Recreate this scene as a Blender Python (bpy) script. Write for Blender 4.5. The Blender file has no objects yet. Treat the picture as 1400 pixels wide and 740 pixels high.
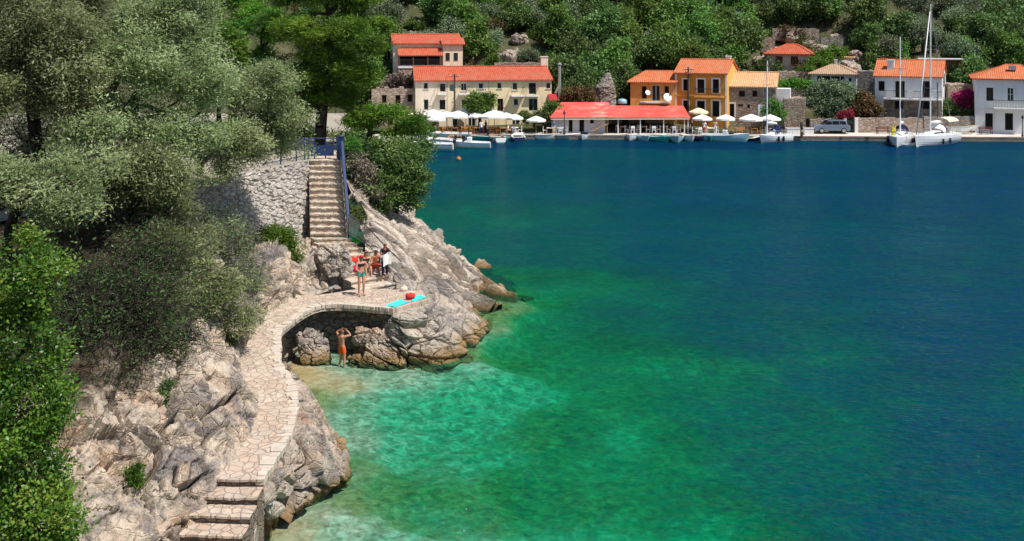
import bpy, math, random
import numpy as np
from mathutils import Vector, Matrix
random.seed(5)
SC = bpy.context.scene
COL = SC.collection
FPX, CXP, HYP, CAMH = 1400.0, 700.0, 34.0, 13.5     # the lens in picture units, and the eye height above the sea

def W(px, py, Y):
    return Vector(((px-CXP)*Y/FPX, Y, CAMH-(py-HYP)*Y/FPX))
def WZ(px, py, Z=0.0):
    Y = FPX*(CAMH-Z)/(py-HYP)
    return Vector(((px-CXP)*Y/FPX, Y, Z))

# ---------------------------------------------------------------- noise (numpy)
def _h(ix, iy, iz, s):
    h = (ix.astype(np.int64)*374761393 + iy.astype(np.int64)*668265263 + iz.astype(np.int64)*2147483647 + s*1274126177) & 0xffffffff
    h = ((h ^ (h >> 13))*1274126177) & 0xffffffff
    h = ((h ^ (h >> 16))*2246822519) & 0xffffffff
    return ((h ^ (h >> 15)) & 0xffffff)/float(0xffffff)
def vnoise(P, seed=0):
    i = np.floor(P); f = P-i; u = f*f*f*(f*(f*6-15)+10); i = i.astype(np.int64)
    r = 0
    for dx in (0, 1):
        for dy in (0, 1):
            for dz in (0, 1):
                a = i[:, 0]+dx; b = i[:, 1]+dy; c = i[:, 2]+dz
                g = ((_h(a, b, c, seed)*2-1)*(f[:, 0]-dx) + (_h(a, b, c, seed+11)*2-1)*(f[:, 1]-dy) + (_h(a, b, c, seed+23)*2-1)*(f[:, 2]-dz))
                w = (u[:, 0] if dx else 1-u[:, 0])*(u[:, 1] if dy else 1-u[:, 1])*(u[:, 2] if dz else 1-u[:, 2])
                r = r+w*g
    return r
def fbm(P, oct=4, seed=0):
    r = 0; a = 1.0
    for o in range(oct):
        r = r+a*vnoise(P*(2.03**o)+o*17.3, seed+o*31); a *= .5
    return r
def cells(P, seed=0):
    """nearest and second nearest jittered cell: F1, F2, cell randoms, vector to the cell centre"""
    i = np.floor(P).astype(np.int64); n = len(P)
    F1 = np.full(n, 9.0); F2 = np.full(n, 9.0); D = np.zeros((n, 3)); R = np.zeros((n, 4))
    for dx in (-1, 0, 1):
        for dy in (-1, 0, 1):
            for dz in (-1, 0, 1):
                a = i[:, 0]+dx; b = i[:, 1]+dy; c = i[:, 2]+dz
                q = np.stack([a+_h(a, b, c, seed), b+_h(a, b, c, seed+5), c+_h(a, b, c, seed+9)], 1)
                d = P-q; l = np.sqrt((d*d).sum(1)); m = l < F1
                F2 = np.where(m, F1, np.minimum(F2, l))
                F1 = np.where(m, l, F1); D[m] = d[m]
                for k in range(4): R[m, k] = _h(a, b, c, seed+40+k)[m]
    return F1, F2, R, D

# ---------------------------------------------------------------- mesh building
class MB:
    def __init__(s): s.v = []; s.f = []; s.m = []; s.n = 0
    def add(s, verts, faces, mi=0):
        for p in verts: s.v.append(tuple(p))
        for f in faces: s.f.append(tuple(k+s.n for k in f)); s.m.append(mi)
        s.n += len(verts); return s
    def box(s, x0, x1, y0, y1, z0, z1, mi=0, M=None):
        V = [Vector((x, y, z)) for z in (z0, z1) for y in (y0, y1) for x in (x0, x1)]
        if M is not None: V = [M @ p for p in V]
        return s.add(V, [(0, 2, 3, 1), (4, 5, 7, 6), (0, 1, 5, 4), (1, 3, 7, 5), (3, 2, 6, 7), (2, 0, 4, 6)], mi)
    def bar(s, a, b, w, h=None, mi=0):
        a = Vector(a); b = Vector(b); d = b-a; h = h or w
        M = Matrix.Translation(a) @ d.to_track_quat('X', 'Z').to_matrix().to_4x4()
        return s.box(0, d.length, -w/2, w/2, -h/2, h/2, mi, M)
    def tube(s, pts, rad, n=8, mi=0, cap=True):
        pts = [Vector(p) for p in pts]; k = len(pts)
        if not hasattr(rad, '__len__'): rad = [rad]*k
        V = []; F = []; up = None
        for i, p in enumerate(pts):
            t = (pts[min(i+1, k-1)]-pts[max(i-1, 0)]).normalized()
            if up is None: up = t.orthogonal().normalized()
            up = (up-t*up.dot(t)); up = up.normalized() if up.length > 1e-5 else t.orthogonal().normalized()
            w = t.cross(up)
            for j in range(n):
                a = 2*math.pi*j/n; V.append(p+(up*math.cos(a)+w*math.sin(a))*rad[i])
        for i in range(k-1):
            for j in range(n):
                F.append((i*n+j, i*n+(j+1) % n, (i+1)*n+(j+1) % n, (i+1)*n+j))
        if cap: F += [tuple(range(n-1, -1, -1)), tuple((k-1)*n+j for j in range(n))]
        return s.add(V, F, mi)
    def lathe(s, prof, n=16, c=(0, 0, 0), mi=0, M=None):
        V = []; F = []; c = Vector(c)
        for r, z in prof:
            for j in range(n):
                a = 2*math.pi*j/n; p = Vector((r*math.cos(a), r*math.sin(a), z))+c
                V.append(M @ p if M is not None else p)
        for i in range(len(prof)-1):
            for j in range(n): F.append((i*n+j, i*n+(j+1) % n, (i+1)*n+(j+1) % n, (i+1)*n+j))
        return s.add(V, F, mi)
    def grid(s, rows, mi=0, flip=False):
        r = len(rows); c = len(rows[0]); V = [p for row in rows for p in row]; F = []
        for i in range(r-1):
            for j in range(c-1):
                q = (i*c+j, i*c+j+1, (i+1)*c+j+1, (i+1)*c+j); F.append(q[::-1] if flip else q)
        return s.add(V, F, mi)
    def prism(s, poly, y0, y1, mi=0, M=None):
        """a polygon in x,z drawn out from y0 to y1"""
        n = len(poly); V = [Vector((x, y0, z)) for x, z in poly]+[Vector((x, y1, z)) for x, z in poly]
        if M is not None: V = [M @ p for p in V]
        F = [tuple(range(n)), tuple(range(2*n-1, n-1, -1))]+[((i+1) % n, i, n+i, n+(i+1) % n) for i in range(n)]
        return s.add(V, F, mi)
    def build(s, name, mats, parent=None, loc=None, smooth=False, bevel=0.0, rz=0.0):
        me = bpy.data.meshes.new(name); me.from_pydata(s.v, [], s.f); me.update()
        if not isinstance(mats, (list, tuple)): mats = [mats]
        for m in mats: me.materials.append(m)
        if len(mats) > 1: me.polygons.foreach_set('material_index', s.m)
        if smooth: me.polygons.foreach_set('use_smooth', [True]*len(me.polygons))
        return link(name, me, parent, loc, rz, bevel)
def link(name, me, parent=None, loc=None, rz=0.0, bevel=0.0):
    o = bpy.data.objects.new(name, me); COL.objects.link(o)
    if parent is not None: o.parent = parent
    if loc is not None: o.location = loc
    o.rotation_euler = (0, 0, rz)
    if bevel:
        b = o.modifiers.new('bevel', 'BEVEL'); b.width = bevel; b.segments = 2; b.limit_method = 'ANGLE'
    return o
def np_mesh(name, V, F, mats, smooth=False, mi=None):
    me = bpy.data.meshes.new(name); V = np.asarray(V, np.float32); F = np.asarray(F, np.int32); k = F.shape[1]
    me.vertices.add(len(V)); me.vertices.foreach_set('co', V.ravel())
    me.loops.add(F.size); me.loops.foreach_set('vertex_index', F.ravel())
    me.polygons.add(len(F)); me.polygons.foreach_set('loop_start', np.arange(0, F.size, k, dtype=np.int32))
    me.update(calc_edges=True); me.validate()
    if not isinstance(mats, (list, tuple)): mats = [mats]
    for m in mats: me.materials.append(m)
    me.polygons.foreach_set('use_smooth', np.full(len(F), smooth))
    if mi is not None: me.polygons.foreach_set('material_index', np.asarray(mi, np.int32))
    me.update(); return me
def tag(o, label=None, cat=None, group=None, kind=None):
    if label: o['label'] = label
    if cat: o['category'] = cat
    if group: o['group'] = group
    if kind: o['kind'] = kind
    return o
def thing(name, label, cat, loc=(0, 0, 0), rz=0.0, group=None):
    o = bpy.data.objects.new(name, None); COL.objects.link(o); o.location = loc; o.rotation_euler = (0, 0, rz)
    o.empty_display_size = .2
    return tag(o, label, cat, group)
def dup(root, loc, rz=0.0, label=None, group=None, scale=None):
    r = root.copy(); COL.objects.link(r); r.location = loc; r.rotation_euler = (0, 0, rz)
    if scale: r.scale = scale if hasattr(scale, '__len__') else (scale,)*3
    if label: r['label'] = label
    if group: r['group'] = group
    for ch in list(root.children):
        c = ch.copy(); COL.objects.link(c); c.parent = r
        for g in ch.children:
            d = g.copy(); COL.objects.link(d); d.parent = c
    return r
def cr(pts, n):
    """Catmull-Rom through control points -> n samples (numpy, any dimension)"""
    P = np.asarray([tuple(p) for p in pts], float); k = len(P)
    Q = np.vstack([2*P[0]-P[1], P, 2*P[-1]-P[-2]])
    t = np.linspace(0, k-1-1e-9, n); i = t.astype(int); f = (t-i)[:, None]
    a, b, c, d = Q[i], Q[i+1], Q[i+2], Q[i+3]
    return .5*((2*b)+(-a+c)*f+(2*a-5*b+4*c-d)*f*f+(-a+3*b-3*c+d)*f**3)
def loft_grid(rows, nu, nv):
    A = np.stack([cr(r, nu) for r in rows], 0)                 # rows x nu x 3
    B = cr(A.reshape(len(rows), -1), nv).reshape(nv, nu, 3)
    return B
def grid_faces(nv, nu, flip=False):
    i = np.arange(nv-1)[:, None]*nu+np.arange(nu-1)[None, :]
    F = np.stack([i, i+1, i+nu+1, i+nu], -1).reshape(-1, 4)
    return F[:, ::-1] if flip else F
def grid_normals(G):
    du = np.gradient(G, axis=1); dv = np.gradient(G, axis=0)
    n = np.cross(du, dv); return n/(np.linalg.norm(n, axis=2, keepdims=True)+1e-9)
def rock_disp(P, scale=1.0, seed=0, stretch=(1, 1, 1), rot=None):
    """angular rock: tilted facets in cells of three sizes, open joints between them, and grain"""
    Q = P.copy()
    if rot is not None: Q = Q @ np.array(rot.to_3x3())
    Q = Q*np.array(stretch)
    Q = Q+.35*scale*np.stack([fbm(Q/scale*.7, 2, seed+3), fbm(Q/scale*.7, 2, seed+7), fbm(Q/scale*.7, 2, seed+13)], 1)
    d = .45*scale*fbm(Q/scale*.35, 2, seed+60)
    for s, a, ck in ((1.9, .50, 1.0), (.75, .25, .8), (.28, .07, .25)):
        F1, F2, R, D = cells(Q/(s*scale), seed+int(s*100))
        nrm = R[:, 1:4]*2-1
        d += a*scale*((R[:, 0]-.5)*.7 + .95*(nrm*D).sum(1)) - a*ck*scale*np.clip(1-(F2-F1)/.075, 0, 1)**1.3
    d += .035*scale*fbm(Q/scale*7, 3, seed+80)
    return d
def smooth01(x): x = np.clip(x, 0, 1); return x*x*(3-2*x)
# ---------------------------------------------------------------- materials
class NT:
    def __init__(s, name):
        s.m = bpy.data.materials.new(name); s.m.use_nodes = True; s.t = s.m.node_tree; s.t.nodes.clear()
        s.out = s.t.nodes.new('ShaderNodeOutputMaterial')
    def n(s, typ, props=None, **inp):
        x = s.t.nodes.new('ShaderNode'+typ)
        for k, v in (props or {}).items(): setattr(x, k, v)
        for k, v in inp.items(): s.set(x, k.replace('_', ' '), v)
        return x
    def set(s, x, k, v):
        i = x.inputs[int(k)] if k.isdigit() else x.inputs[k]
        if hasattr(v, 'is_linked') or hasattr(v, 'links'): s.t.links.new(v, i)
        else: i.default_value = (tuple(v)+(1,) if hasattr(v, '__len__') and len(v) == 3 and i.type == 'RGBA' else v)
    def pos(s): return s.n('NewGeometry').outputs['Position']
    def obj(s): return s.n('TexCoord').outputs['Object']
    def math(s, op, a, b=0.0, clamp=False):
        x = s.n('Math', {'operation': op, 'use_clamp': clamp}); s.set(x, '0', a); s.set(x, '1', b); return x.outputs[0]
    def mix(s, f, a, b, blend='MIX'):
        x = s.n('MixRGB', {'blend_type': blend}); s.set(x, 'Fac', f); s.set(x, 'Color1', a); s.set(x, 'Color2', b); return x.outputs[0]
    def noise(s, vec, scale, detail=4, rough=.55, dist=0.0):
        return s.n('TexNoise', Vector=vec, Scale=scale, Detail=detail, Roughness=rough, Distortion=dist).outputs[0]
    def vor(s, vec, scale, feature='F1', rnd=1.0):
        return s.n('TexVoronoi', {'feature': feature}, Vector=vec, Scale=scale, Randomness=rnd)
    def ramp(s, f, stops, interp='LINEAR'):
        x = s.n('ValToRGB', Fac=f); c = x.color_ramp; c.interpolation = interp
        while len(c.elements) < len(stops): c.elements.new(.5)
        for e, (p, col) in zip(c.elements, stops):
            e.position = p; e.color = tuple(col)+(1,) if hasattr(col, '__len__') else (col, col, col, 1)
        return x.outputs[0]
    def map(s, vec, scale=(1, 1, 1), rot=(0, 0, 0)):
        return s.n('Mapping', Vector=vec, Scale=scale, Rotation=rot).outputs[0]
    def sep(s, vec): return s.n('SeparateXYZ', Vector=vec).outputs
    def bump(s, h, strength=.5, dist=.05, normal=None):
        b = s.n('Bump', Height=h, Strength=strength, Distance=dist)
        if normal is not None: s.set(b, 'Normal', normal)
        return b.outputs[0]
    def pbr(s, col, rough=.8, normal=None, spec=.3, metal=0.0):
        p = s.n('BsdfPrincipled', Base_Color=col, Roughness=rough, Metallic=metal)
        s.set(p, 'Specular IOR Level', spec)
        if normal is not None: s.set(p, 'Normal', normal)
        s.t.links.new(p.outputs[0], s.out.inputs[0]); return s.m
MATS = {}
def plain(name, col, rough=.7, spec=.3, metal=0.0, var=.10, scale=3.0, bump=0.0):
    """a painted or solid surface: small uneven tone and wear"""
    if name in MATS: return MATS[name]
    t = NT(name); v = t.obj(); f = t.noise(v, scale, 5, .6)
    c = t.mix(f, tuple(x*(1-var) for x in col), tuple(min(1, x*(1+var)) for x in col))
    nm = t.bump(t.noise(v, scale*8, 3), .3, bump) if bump else None
    MATS[name] = t.pbr(c, rough, nm, spec, metal); return MATS[name]
def plaster(name, col, stain=(.32, .27, .22), amt=.35, scale=.5):
    """lime plaster: patchy colour, weather stains running down, bare spots"""
    t = NT(name); v = t.obj()
    f = t.noise(v, scale*1.3, 6, .65)
    c = t.mix(f, tuple(x*.84 for x in col), tuple(min(.9, x*1.1) for x in col))
    st = t.ramp(t.noise(t.map(v, (1.4, 1.4, .22)), 1.1, 5, .6), [(.48, 0), (.72, 1)])
    c = t.mix(t.math('MULTIPLY', st, amt*1.5), c, stain)
    sp = t.ramp(t.noise(v, 2.3, 6, .7), [(.62, 0), (.68, 1)])
    c = t.mix(t.math('MULTIPLY', sp, .45), c, tuple(x*.6+.1 for x in stain))
    return t.pbr(c, .9, t.bump(t.noise(v, 14, 4), .35, .02), .15)
def masonry(name, a, b, c3, mortar, scale=2.6, bump=.04, squash=1.7):
    """rubble stone wall: irregular stones in mortar"""
    t = NT(name); v = t.obj(); d = t.n('VectorMath', {'operation': 'ADD'})
    t.set(d, '0', t.map(v, (1, 1, squash)))
    nz = t.n('TexNoise', Vector=v, Scale=1.6, Detail=2.0); sc = t.n('VectorMath', {'operation': 'SCALE'}, Scale=.22)
    t.set(sc, '0', nz.outputs['Color']); t.set(d, '1', sc.outputs[0]); v2 = d.outputs[0]
    vo = t.vor(v2, scale); e = t.vor(v2, scale, 'DISTANCE_TO_EDGE').outputs['Distance']
    h = t.sep(vo.outputs['Color'])
    c = t.mix(h[0], a, b); c = t.mix(t.ramp(h[1], [(.62, 0), (.7, 1)]), c, c3)
    c = t.mix(t.math('MULTIPLY', t.noise(v, 9, 5, .7), .5), c, tuple(x*.55 for x in a))
    joint = t.math('MULTIPLY', t.ramp(e, [(.015, 1), (.055, 0)]), .8)
    c = t.mix(joint, c, mortar)
    big = t.ramp(t.noise(v, .45, 4), [(.4, 0), (.7, 1)]); c = t.mix(t.math('MULTIPLY', big, .3), c, tuple(x*.6 for x in b))
    hh = t.math('ADD', t.math('MULTIPLY', t.ramp(e, [(0, 0), (.12, 1)]), 1.0), t.math('MULTIPLY', t.noise(v, 12, 4), .5))
    return t.pbr(c, .92, t.bump(hh, .8, bump), .15)
def rocky(name, light=(.52, .455, .395), mid=(.38, .32, .27), dark=(.105, .10, .10), ochre=(.44, .29, .17), water=True, rot=(0, 0, 0), dark_amt=.62, ochre_amt=.6, soil=False):
    t = NT(name); p = t.pos(); v = t.map(p, (1, 1, 1), rot); vs = t.map(p, (1, 1, 1.35), rot)
    n1 = t.noise(vs, .60, 9, .72, .1); c = t.ramp(n1, [(.28, mid), (.46, light), (.62, tuple(min(.75, x*1.18) for x in light))])
    n2 = t.ramp(t.noise(v, .75, 5, .6, .4), [(.50, 0), (.68, 1)]); c = t.mix(t.math('MULTIPLY', n2, ochre_amt), c, ochre)
    n3 = t.ramp(t.noise(vs, 1.7, 9, .78, .1), [(.50, 0), (.64, 1)]); c = t.mix(t.math('MULTIPLY', n3, dark_amt), c, dark)
    big = t.ramp(t.noise(t.map(v, (1, 1, .55)), .42, 7, .72, .8), [(.49, 0), (.60, 1)]); c = t.mix(t.math('MULTIPLY', big, dark_amt*.85), c, (dark[0]*1.55, dark[1]*1.55, dark[2]*1.65))
    if soil:
        zz = t.math('ADD', t.sep(p)[2], t.math('MULTIPLY', t.math('SUBTRACT', t.noise(v, .9, 6, .7), .5), 3.2)); c = t.mix(t.ramp(t.math('MULTIPLY', zz, .1), [(.40, 0), (.46, 1)]), c, t.mix(t.noise(v, 5, 6, .8), (.025, .02, .014), (.13, .10, .065)))
    n5 = t.ramp(t.noise(v, 7.0, 6, .75), [(.45, 0), (.75, 1)]); c = t.mix(t.math('MULTIPLY', n5, .35), c, tuple(x*.5 for x in mid))
    pits = t.ramp(t.noise(v, 3.1, 8, .8), [(.60, 0), (.66, 1)]); c = t.mix(t.math('MULTIPLY', pits, .6), c, tuple(x*.8 for x in dark))
    if water:
        z = t.math('ADD', t.sep(p)[2], t.math('MULTIPLY', t.math('SUBTRACT', t.noise(v, 1.3, 6, .7), .5), 1.1))
        c = t.mix(t.math('MULTIPLY', t.ramp(z, [(.25, 1), (.62, 0)]), .75), c, (.33, .19, .06))
        c = t.mix(t.math('MULTIPLY', t.ramp(z, [(.0, 1), (.22, 0)]), .85), c, (.13, .105, .035))
    cr_ = t.vor(vs, 2.1, 'DISTANCE_TO_EDGE').outputs['Distance']
    h = t.math('ADD', t.noise(vs, 3.2, 10, .75, .2), t.math('MULTIPLY', t.ramp(cr_, [(0, 0), (.06, 1)]), .22))
    h = t.math('ADD', h, t.math('MULTIPLY', t.noise(v, 22, 6, .7), .25))
    c = t.mix(t.math('MULTIPLY', t.ramp(t.noise(t.map(v, (1.6, 1.6, .6)), .8, 6, .65, .8), [(.57, 0), (.595, 1), (.62, 0)]), .25), c, (.07, .058, .048))
    return t.pbr(c, .93, t.bump(h, 1.0, .14), .12)
def leafy(name, cols, trans=.30, rough=.55, spec=.25):
    """foliage: every leaf takes its own tone from the face attribute 'tint'; some light passes through"""
    t = NT(name); a = t.n('Attribute', {'attribute_name': 'tint'}).outputs['Fac']
    k = len(cols); c = t.ramp(a, [(i/(k-1), col) for i, col in enumerate(cols)])
    r = t.n('ObjectInfo').outputs['Random']
    hs = t.n('HueSaturation', Color=c); t.set(hs, 'Hue', t.math('ADD', t.math('MULTIPLY', r, .05), .472)); t.set(hs, 'Value', t.math('ADD', t.math('MULTIPLY', r, .70), .85))
    c = hs.outputs[0]
    p = t.n('BsdfPrincipled', Base_Color=c, Roughness=rough); t.set(p, 'Specular IOR Level', spec)
    tr = t.n('BsdfTranslucent', Color=t.mix(.5, c, tuple(x*1.2 for x in cols[-1])))
    ms = t.n('MixShader', Fac=trans); t.set(ms, '1', p.outputs[0]); t.set(ms, '2', tr.outputs[0])
    t.t.links.new(ms.outputs[0], t.out.inputs[0]); return t.m
def bark(name, a=(.16, .13, .10), b=(.07, .055, .045)):
    t = NT(name); v = t.map(t.obj(), (1, 1, .25)); n = t.noise(v, 9, 8, .7)
    return t.pbr(t.ramp(n, [(.35, b), (.65, a)]), .95, t.bump(n, .8, .04), .1)
def tiles(name, col, old, axis=0, amt=.35):
    """terracotta roof tiles: rows of half-round tiles, each with its own tone"""
    t = NT(name); v = t.obj(); s = t.sep(v)
    br = t.n('TexBrick', Vector=t.n('CombineXYZ', X=s[0], Y=t.math('MULTIPLY', t.math('ADD', s[1], s[2]), .8)).outputs[0], Scale=1.0)
    br.offset = 0; t.set(br, 'Brick Width', .24); t.set(br, 'Row Height', .33); t.set(br, 'Mortar Size', .012)
    t.set(br, 'Color1', tuple(x*.82 for x in col)); t.set(br, 'Color2', tuple(min(.9, x*1.14) for x in col)); t.set(br, 'Mortar', tuple(x*.5 for x in col))
    c = br.outputs[0]
    f = t.ramp(t.noise(t.map(v, (.8, .5, .5)), .8, 6, .7), [(.42, 0), (.75, 1)]); c = t.mix(t.math('MULTIPLY', f, amt), c, old)
    wv = t.n('TexWave', {'bands_direction': 'X'}, Vector=v, Scale=1.3)
    return t.pbr(c, .85, t.bump(wv.outputs[1], .6, .06), .2)

M = {}
M['rock'] = rocky('limestone', rot=(.25, .5, .2))
M['rock_warm'] = rocky('warm_limestone', light=(.54, .45, .365), mid=(.37, .275, .205), ochre=(.46, .26, .14), rot=(.3, -.5, .1), dark_amt=.65, ochre_amt=.7)
M['rock_cliff'] = rocky('cliff_limestone', light=(.60, .495, .39), mid=(.35, .255, .18), ochre=(.47, .28, .16), rot=(.25, -.55, .2), dark_amt=.9, ochre_amt=.65, soil=True)
M['rock_pale'] = rocky('pale_limestone', light=(.61, .52, .43), mid=(.38, .30, .235), ochre=(.44, .31, .21), rot=(.2, .65, .2), dark_amt=.65, ochre_amt=.4)
M['rock_grey'] = rocky('grey_limestone', light=(.50, .435, .365), mid=(.28, .225, .18), rot=(.2, .3, .3), dark_amt=.65, ochre_amt=.35)
M['hill_rock'] = rocky('hill_limestone', light=(.42, .34, .28), mid=(.30, .23, .18), ochre=(.32, .22, .13), water=False, dark_amt=.45)
M['drystone'] = rocky('drystone', light=(.56, .51, .46), mid=(.40, .35, .30), ochre=(.48, .32, .18), water=False, dark_amt=.4, ochre_amt=.4)
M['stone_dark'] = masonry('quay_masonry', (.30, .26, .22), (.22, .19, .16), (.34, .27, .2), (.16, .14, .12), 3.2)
M['stone_house'] = masonry('house_rubble', (.34, .27, .22), (.44, .36, .29), (.30, .20, .14), (.22, .185, .155), 1.75, .08)
M['stone_pink'] = masonry('pinkish_rubble', (.42, .32, .26), (.50, .40, .32), (.36, .25, .18), (.29, .23, .19), 1.8, .08)
M['stone_grey'] = masonry('grey_rubble', (.28, .25, .22), (.36, .32, .28), (.24, .2, .17), (.16, .14, .12), 1.7, .08)
M['olive_leaf'] = leafy('olive_leaf', [(.07, .10, .034), (.15, .20, .075), (.25, .31, .135), (.38, .43, .24)], .42, .45, .35)
M['bush_leaf'] = leafy('bright_bush_leaf', [(.016, .05, .008), (.045, .12, .012), (.095, .20, .02), (.21, .26, .04)], .35, .4, .35)
M['pine_leaf'] = leafy('pine_needles', [(.012, .036, .007), (.04, .105, .012), (.10, .21, .018), (.20, .30, .035)], .32)
M['shrub_leaf'] = leafy('shrub_leaf', [(.018, .038, .012), (.05, .095, .024), (.09, .15, .034), (.15, .19, .06)], .25)
M['dry_leaf'] = leafy('dry_leaf', [(.10, .075, .055), (.17, .13, .10), (.22, .17, .13), (.25, .2, .15)], .15)
M['fresh_leaf'] = leafy('fresh_leaf', [(.02, .06, .006), (.05, .13, .012), (.09, .20, .02), (.15, .26, .04)], .35)
M['far_dark'] = leafy('oak_leaf', [(.028, .056, .018), (.055, .105, .028), (.095, .165, .042), (.16, .225, .07)], .2)
M['far_green'] = leafy('green_tree_leaf', [(.035, .08, .016), (.065, .145, .026), (.105, .20, .036), (.18, .27, .06)], .28)
M['far_grey'] = leafy('far_olive_leaf', [(.065, .092, .05), (.105, .145, .075), (.155, .20, .105), (.22, .27, .16)], .2)
M['rust_leaf'] = leafy('rusty_leaf', [(.06, .035, .02), (.12, .06, .03), (.12, .09, .03), (.08, .09, .03)], .25)
M['pink_leaf'] = leafy('bougainvillea_bract', [(.05, .05, .02), (.30, .012, .07), (.45, .02, .12), (.5, .04, .16)], .35)
M['bark'] = bark('bark'); M['bark_grey'] = bark('grey_bark', (.20, .18, .16), (.09, .08, .07)); M['bark_dark'] = bark('dark_bark', (.075, .06, .05), (.03, .025, .02))

def path_mat():
    t = NT('flagstones'); v = t.obj(); nz = t.n('TexNoise', Vector=v, Scale=1.2, Detail=3.0)
    sc = t.n('VectorMath', {'operation': 'SCALE'}, Scale=.35); t.set(sc, '0', nz.outputs['Color'])
    d = t.n('VectorMath', {'operation': 'ADD'}); t.set(d, '0', v); t.set(d, '1', sc.outputs[0]); v2 = t.map(d.outputs[0], (1, .85, 0.001))
    vo = t.vor(v2, 3.7); e = t.vor(v2, 3.7, 'DISTANCE_TO_EDGE').outputs['Distance']; h = t.sep(vo.outputs['Color'])
    c = t.ramp(h[0], [(0, (.40, .31, .24)), (.4, (.52, .415, .325)), (.75, (.47, .385, .31)), (1, (.60, .49, .385))])
    c = t.mix(t.ramp(h[1], [(.72, 0), (.8, .6)]), c, (.52, .36, .26))
    c = t.mix(t.math('MULTIPLY', t.ramp(t.noise(v, 3.5, 8, .75), [(.40, 0), (.66, 1)]), .6), c, (.32, .26, .215))
    c = t.mix(t.ramp(e, [(.018, 1), (.05, 0)]), c, (.27, .205, .165))
    c = t.mix(t.math('MULTIPLY', t.ramp(t.noise(v, .9, 5), [(.5, 0), (.7, 1)]), .35), c, (.58, .48, .40))
    hh = t.math('ADD', t.ramp(e, [(0, 0), (.07, 1)]), t.math('MULTIPLY', t.noise(v, 15, 5), .3))
    return t.pbr(c, .88, t.bump(hh, .7, .025), .2)
M['path'] = path_mat()
M['step_stone'] = masonry('step_stone', (.58, .49, .40), (.66, .57, .47), (.54, .41, .30), (.34, .27, .22), 3.0, .03, 1.6)
M['edge_stone'] = plain('edge_stone', (.50, .43, .355), .9, .15, var=.45, scale=3.4, bump=.03)
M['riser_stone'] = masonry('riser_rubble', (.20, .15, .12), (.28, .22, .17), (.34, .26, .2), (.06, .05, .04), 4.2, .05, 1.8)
M['concrete'] = plain('quay_concrete', (.55, .50, .44), .9, .15, var=.16, scale=.6, bump=.01)
M['white_wall'] = plaster('white_plaster', (.74, .73, .74), (.42, .38, .35), .25)
M['cream_wall'] = plaster('cream_plaster', (.80, .66, .48), (.46, .36, .24), .35)
M['cream2_wall'] = plaster('yellow_cream_plaster', (.80, .66, .41), (.48, .36, .2), .32)
M['pale_wall'] = plaster('pale_cream_plaster', (.78, .66, .52), (.45, .34, .26), .4)
M['pink_wall'] = plaster('pink_plaster', (.62, .44, .38), (.40, .28, .24), .35)
M['orange_wall'] = plaster('orange_plaster', (.62, .27, .045), (.38, .16, .04), .35)
M['ochre_wall'] = plaster('ochre_plaster', (.66, .33, .09), (.42, .2, .07), .35)
M['blue_wall'] = plaster('bluish_white_plaster', (.66, .69, .74), (.4, .38, .36), .25)
M['tile_red'] = tiles('red_roof_tiles', (.47, .095, .048), (.36, .17, .11), amt=.6)
M['tile_orange'] = tiles('orange_roof_tiles', (.55, .15, .058), (.42, .22, .14), amt=.55)
M['tile_pale'] = tiles('pale_roof_tiles', (.64, .36, .18), (.50, .34, .22), amt=.5)
M['tile_brown'] = tiles('brown_roof_tiles', (.42, .28, .18), (.33, .25, .19), amt=.6)
def taverna_roof():
    t = NT('faded_red_roof_paint'); v = t.obj()
    f = t.ramp(t.noise(t.map(v, (.5, 1, 1)), .9, 6, .7, .5), [(.46, 0), (.66, 1)])
    band = t.ramp(t.math('ABSOLUTE', t.math('MULTIPLY', t.math('ADD', t.sep(v)[0], 1.0), .16)), [(.0, 1), (.42, .15)])   # the weathered strip near the middle
    c = t.mix(t.math('MULTIPLY', f, t.math('ADD', t.math('MULTIPLY', band, .8), .25)), (.56, .075, .055), (.60, .38, .31))
    c = t.mix(t.math('MULTIPLY', t.noise(v, 3, 5), .3), c, (.52, .10, .07))
    wv = t.n('TexWave', {'bands_direction': 'X'}, Vector=v, Scale=1.6)
    return t.pbr(c, .7, t.bump(wv.outputs[1], .4, .04), .25)
M['taverna_roof'] = taverna_roof()
M['glass'] = plain('dark_glass', (.012, .013, .016), .12, .6, var=.3, scale=.8)
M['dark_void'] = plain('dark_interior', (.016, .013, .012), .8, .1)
M['frame_white'] = plain('white_painted_wood', (.70, .68, .64), .6)
M['frame_brown'] = plain('brown_painted_wood', (.10, .05, .03), .6)
M['shutter_dark'] = plain('dark_shutter', (.035, .025, .022), .6)
M['shutter_red'] = plain('red_brown_shutter', (.16, .03, .025), .6)
M['shutter_grey'] = plain('grey_green_shutter', (.22, .27, .24), .6)
M['metal_dark'] = plain('dark_metal', (.03, .03, .035), .5, .4)
M['metal_grey'] = plain('galvanised_metal', (.42, .42, .43), .4, .5, .6)
M['metal_blue'] = plain('blue_painted_metal', (.018, .04, .12), .45, .4)
M['wood'] = plain('weathered_wood', (.30, .19, .11), .8, .2, var=.3, scale=4)
M['wood_orange'] = plain('orange_varnished_wood', (.42, .17, .045), .6, .3, var=.25)
M['pole_wood'] = plain('creosoted_pole', (.085, .065, .05), .85, .1, var=.3)
M['canvas'] = plain('white_canvas', (.80, .78, .74), .85, .1, var=.05)
M['canvas_cream'] = plain('cream_canvas', (.74, .64, .40), .85, .1, var=.06)
M['canvas_red'] = plain('dark_red_canvas', (.40, .03, .04), .85, .1)
M['gel_white'] = plain('white_gelcoat', (.78, .79, .80), .25, .5, var=.04)
M['gel_blue'] = plain('blue_gelcoat', (.05, .14, .30), .3, .5)
M['gel_navy'] = plain('navy_hull_paint', (.015, .025, .09), .35, .5)
M['gel_teal'] = plain('teal_hull_paint', (.03, .36, .32), .4, .4)
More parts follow.
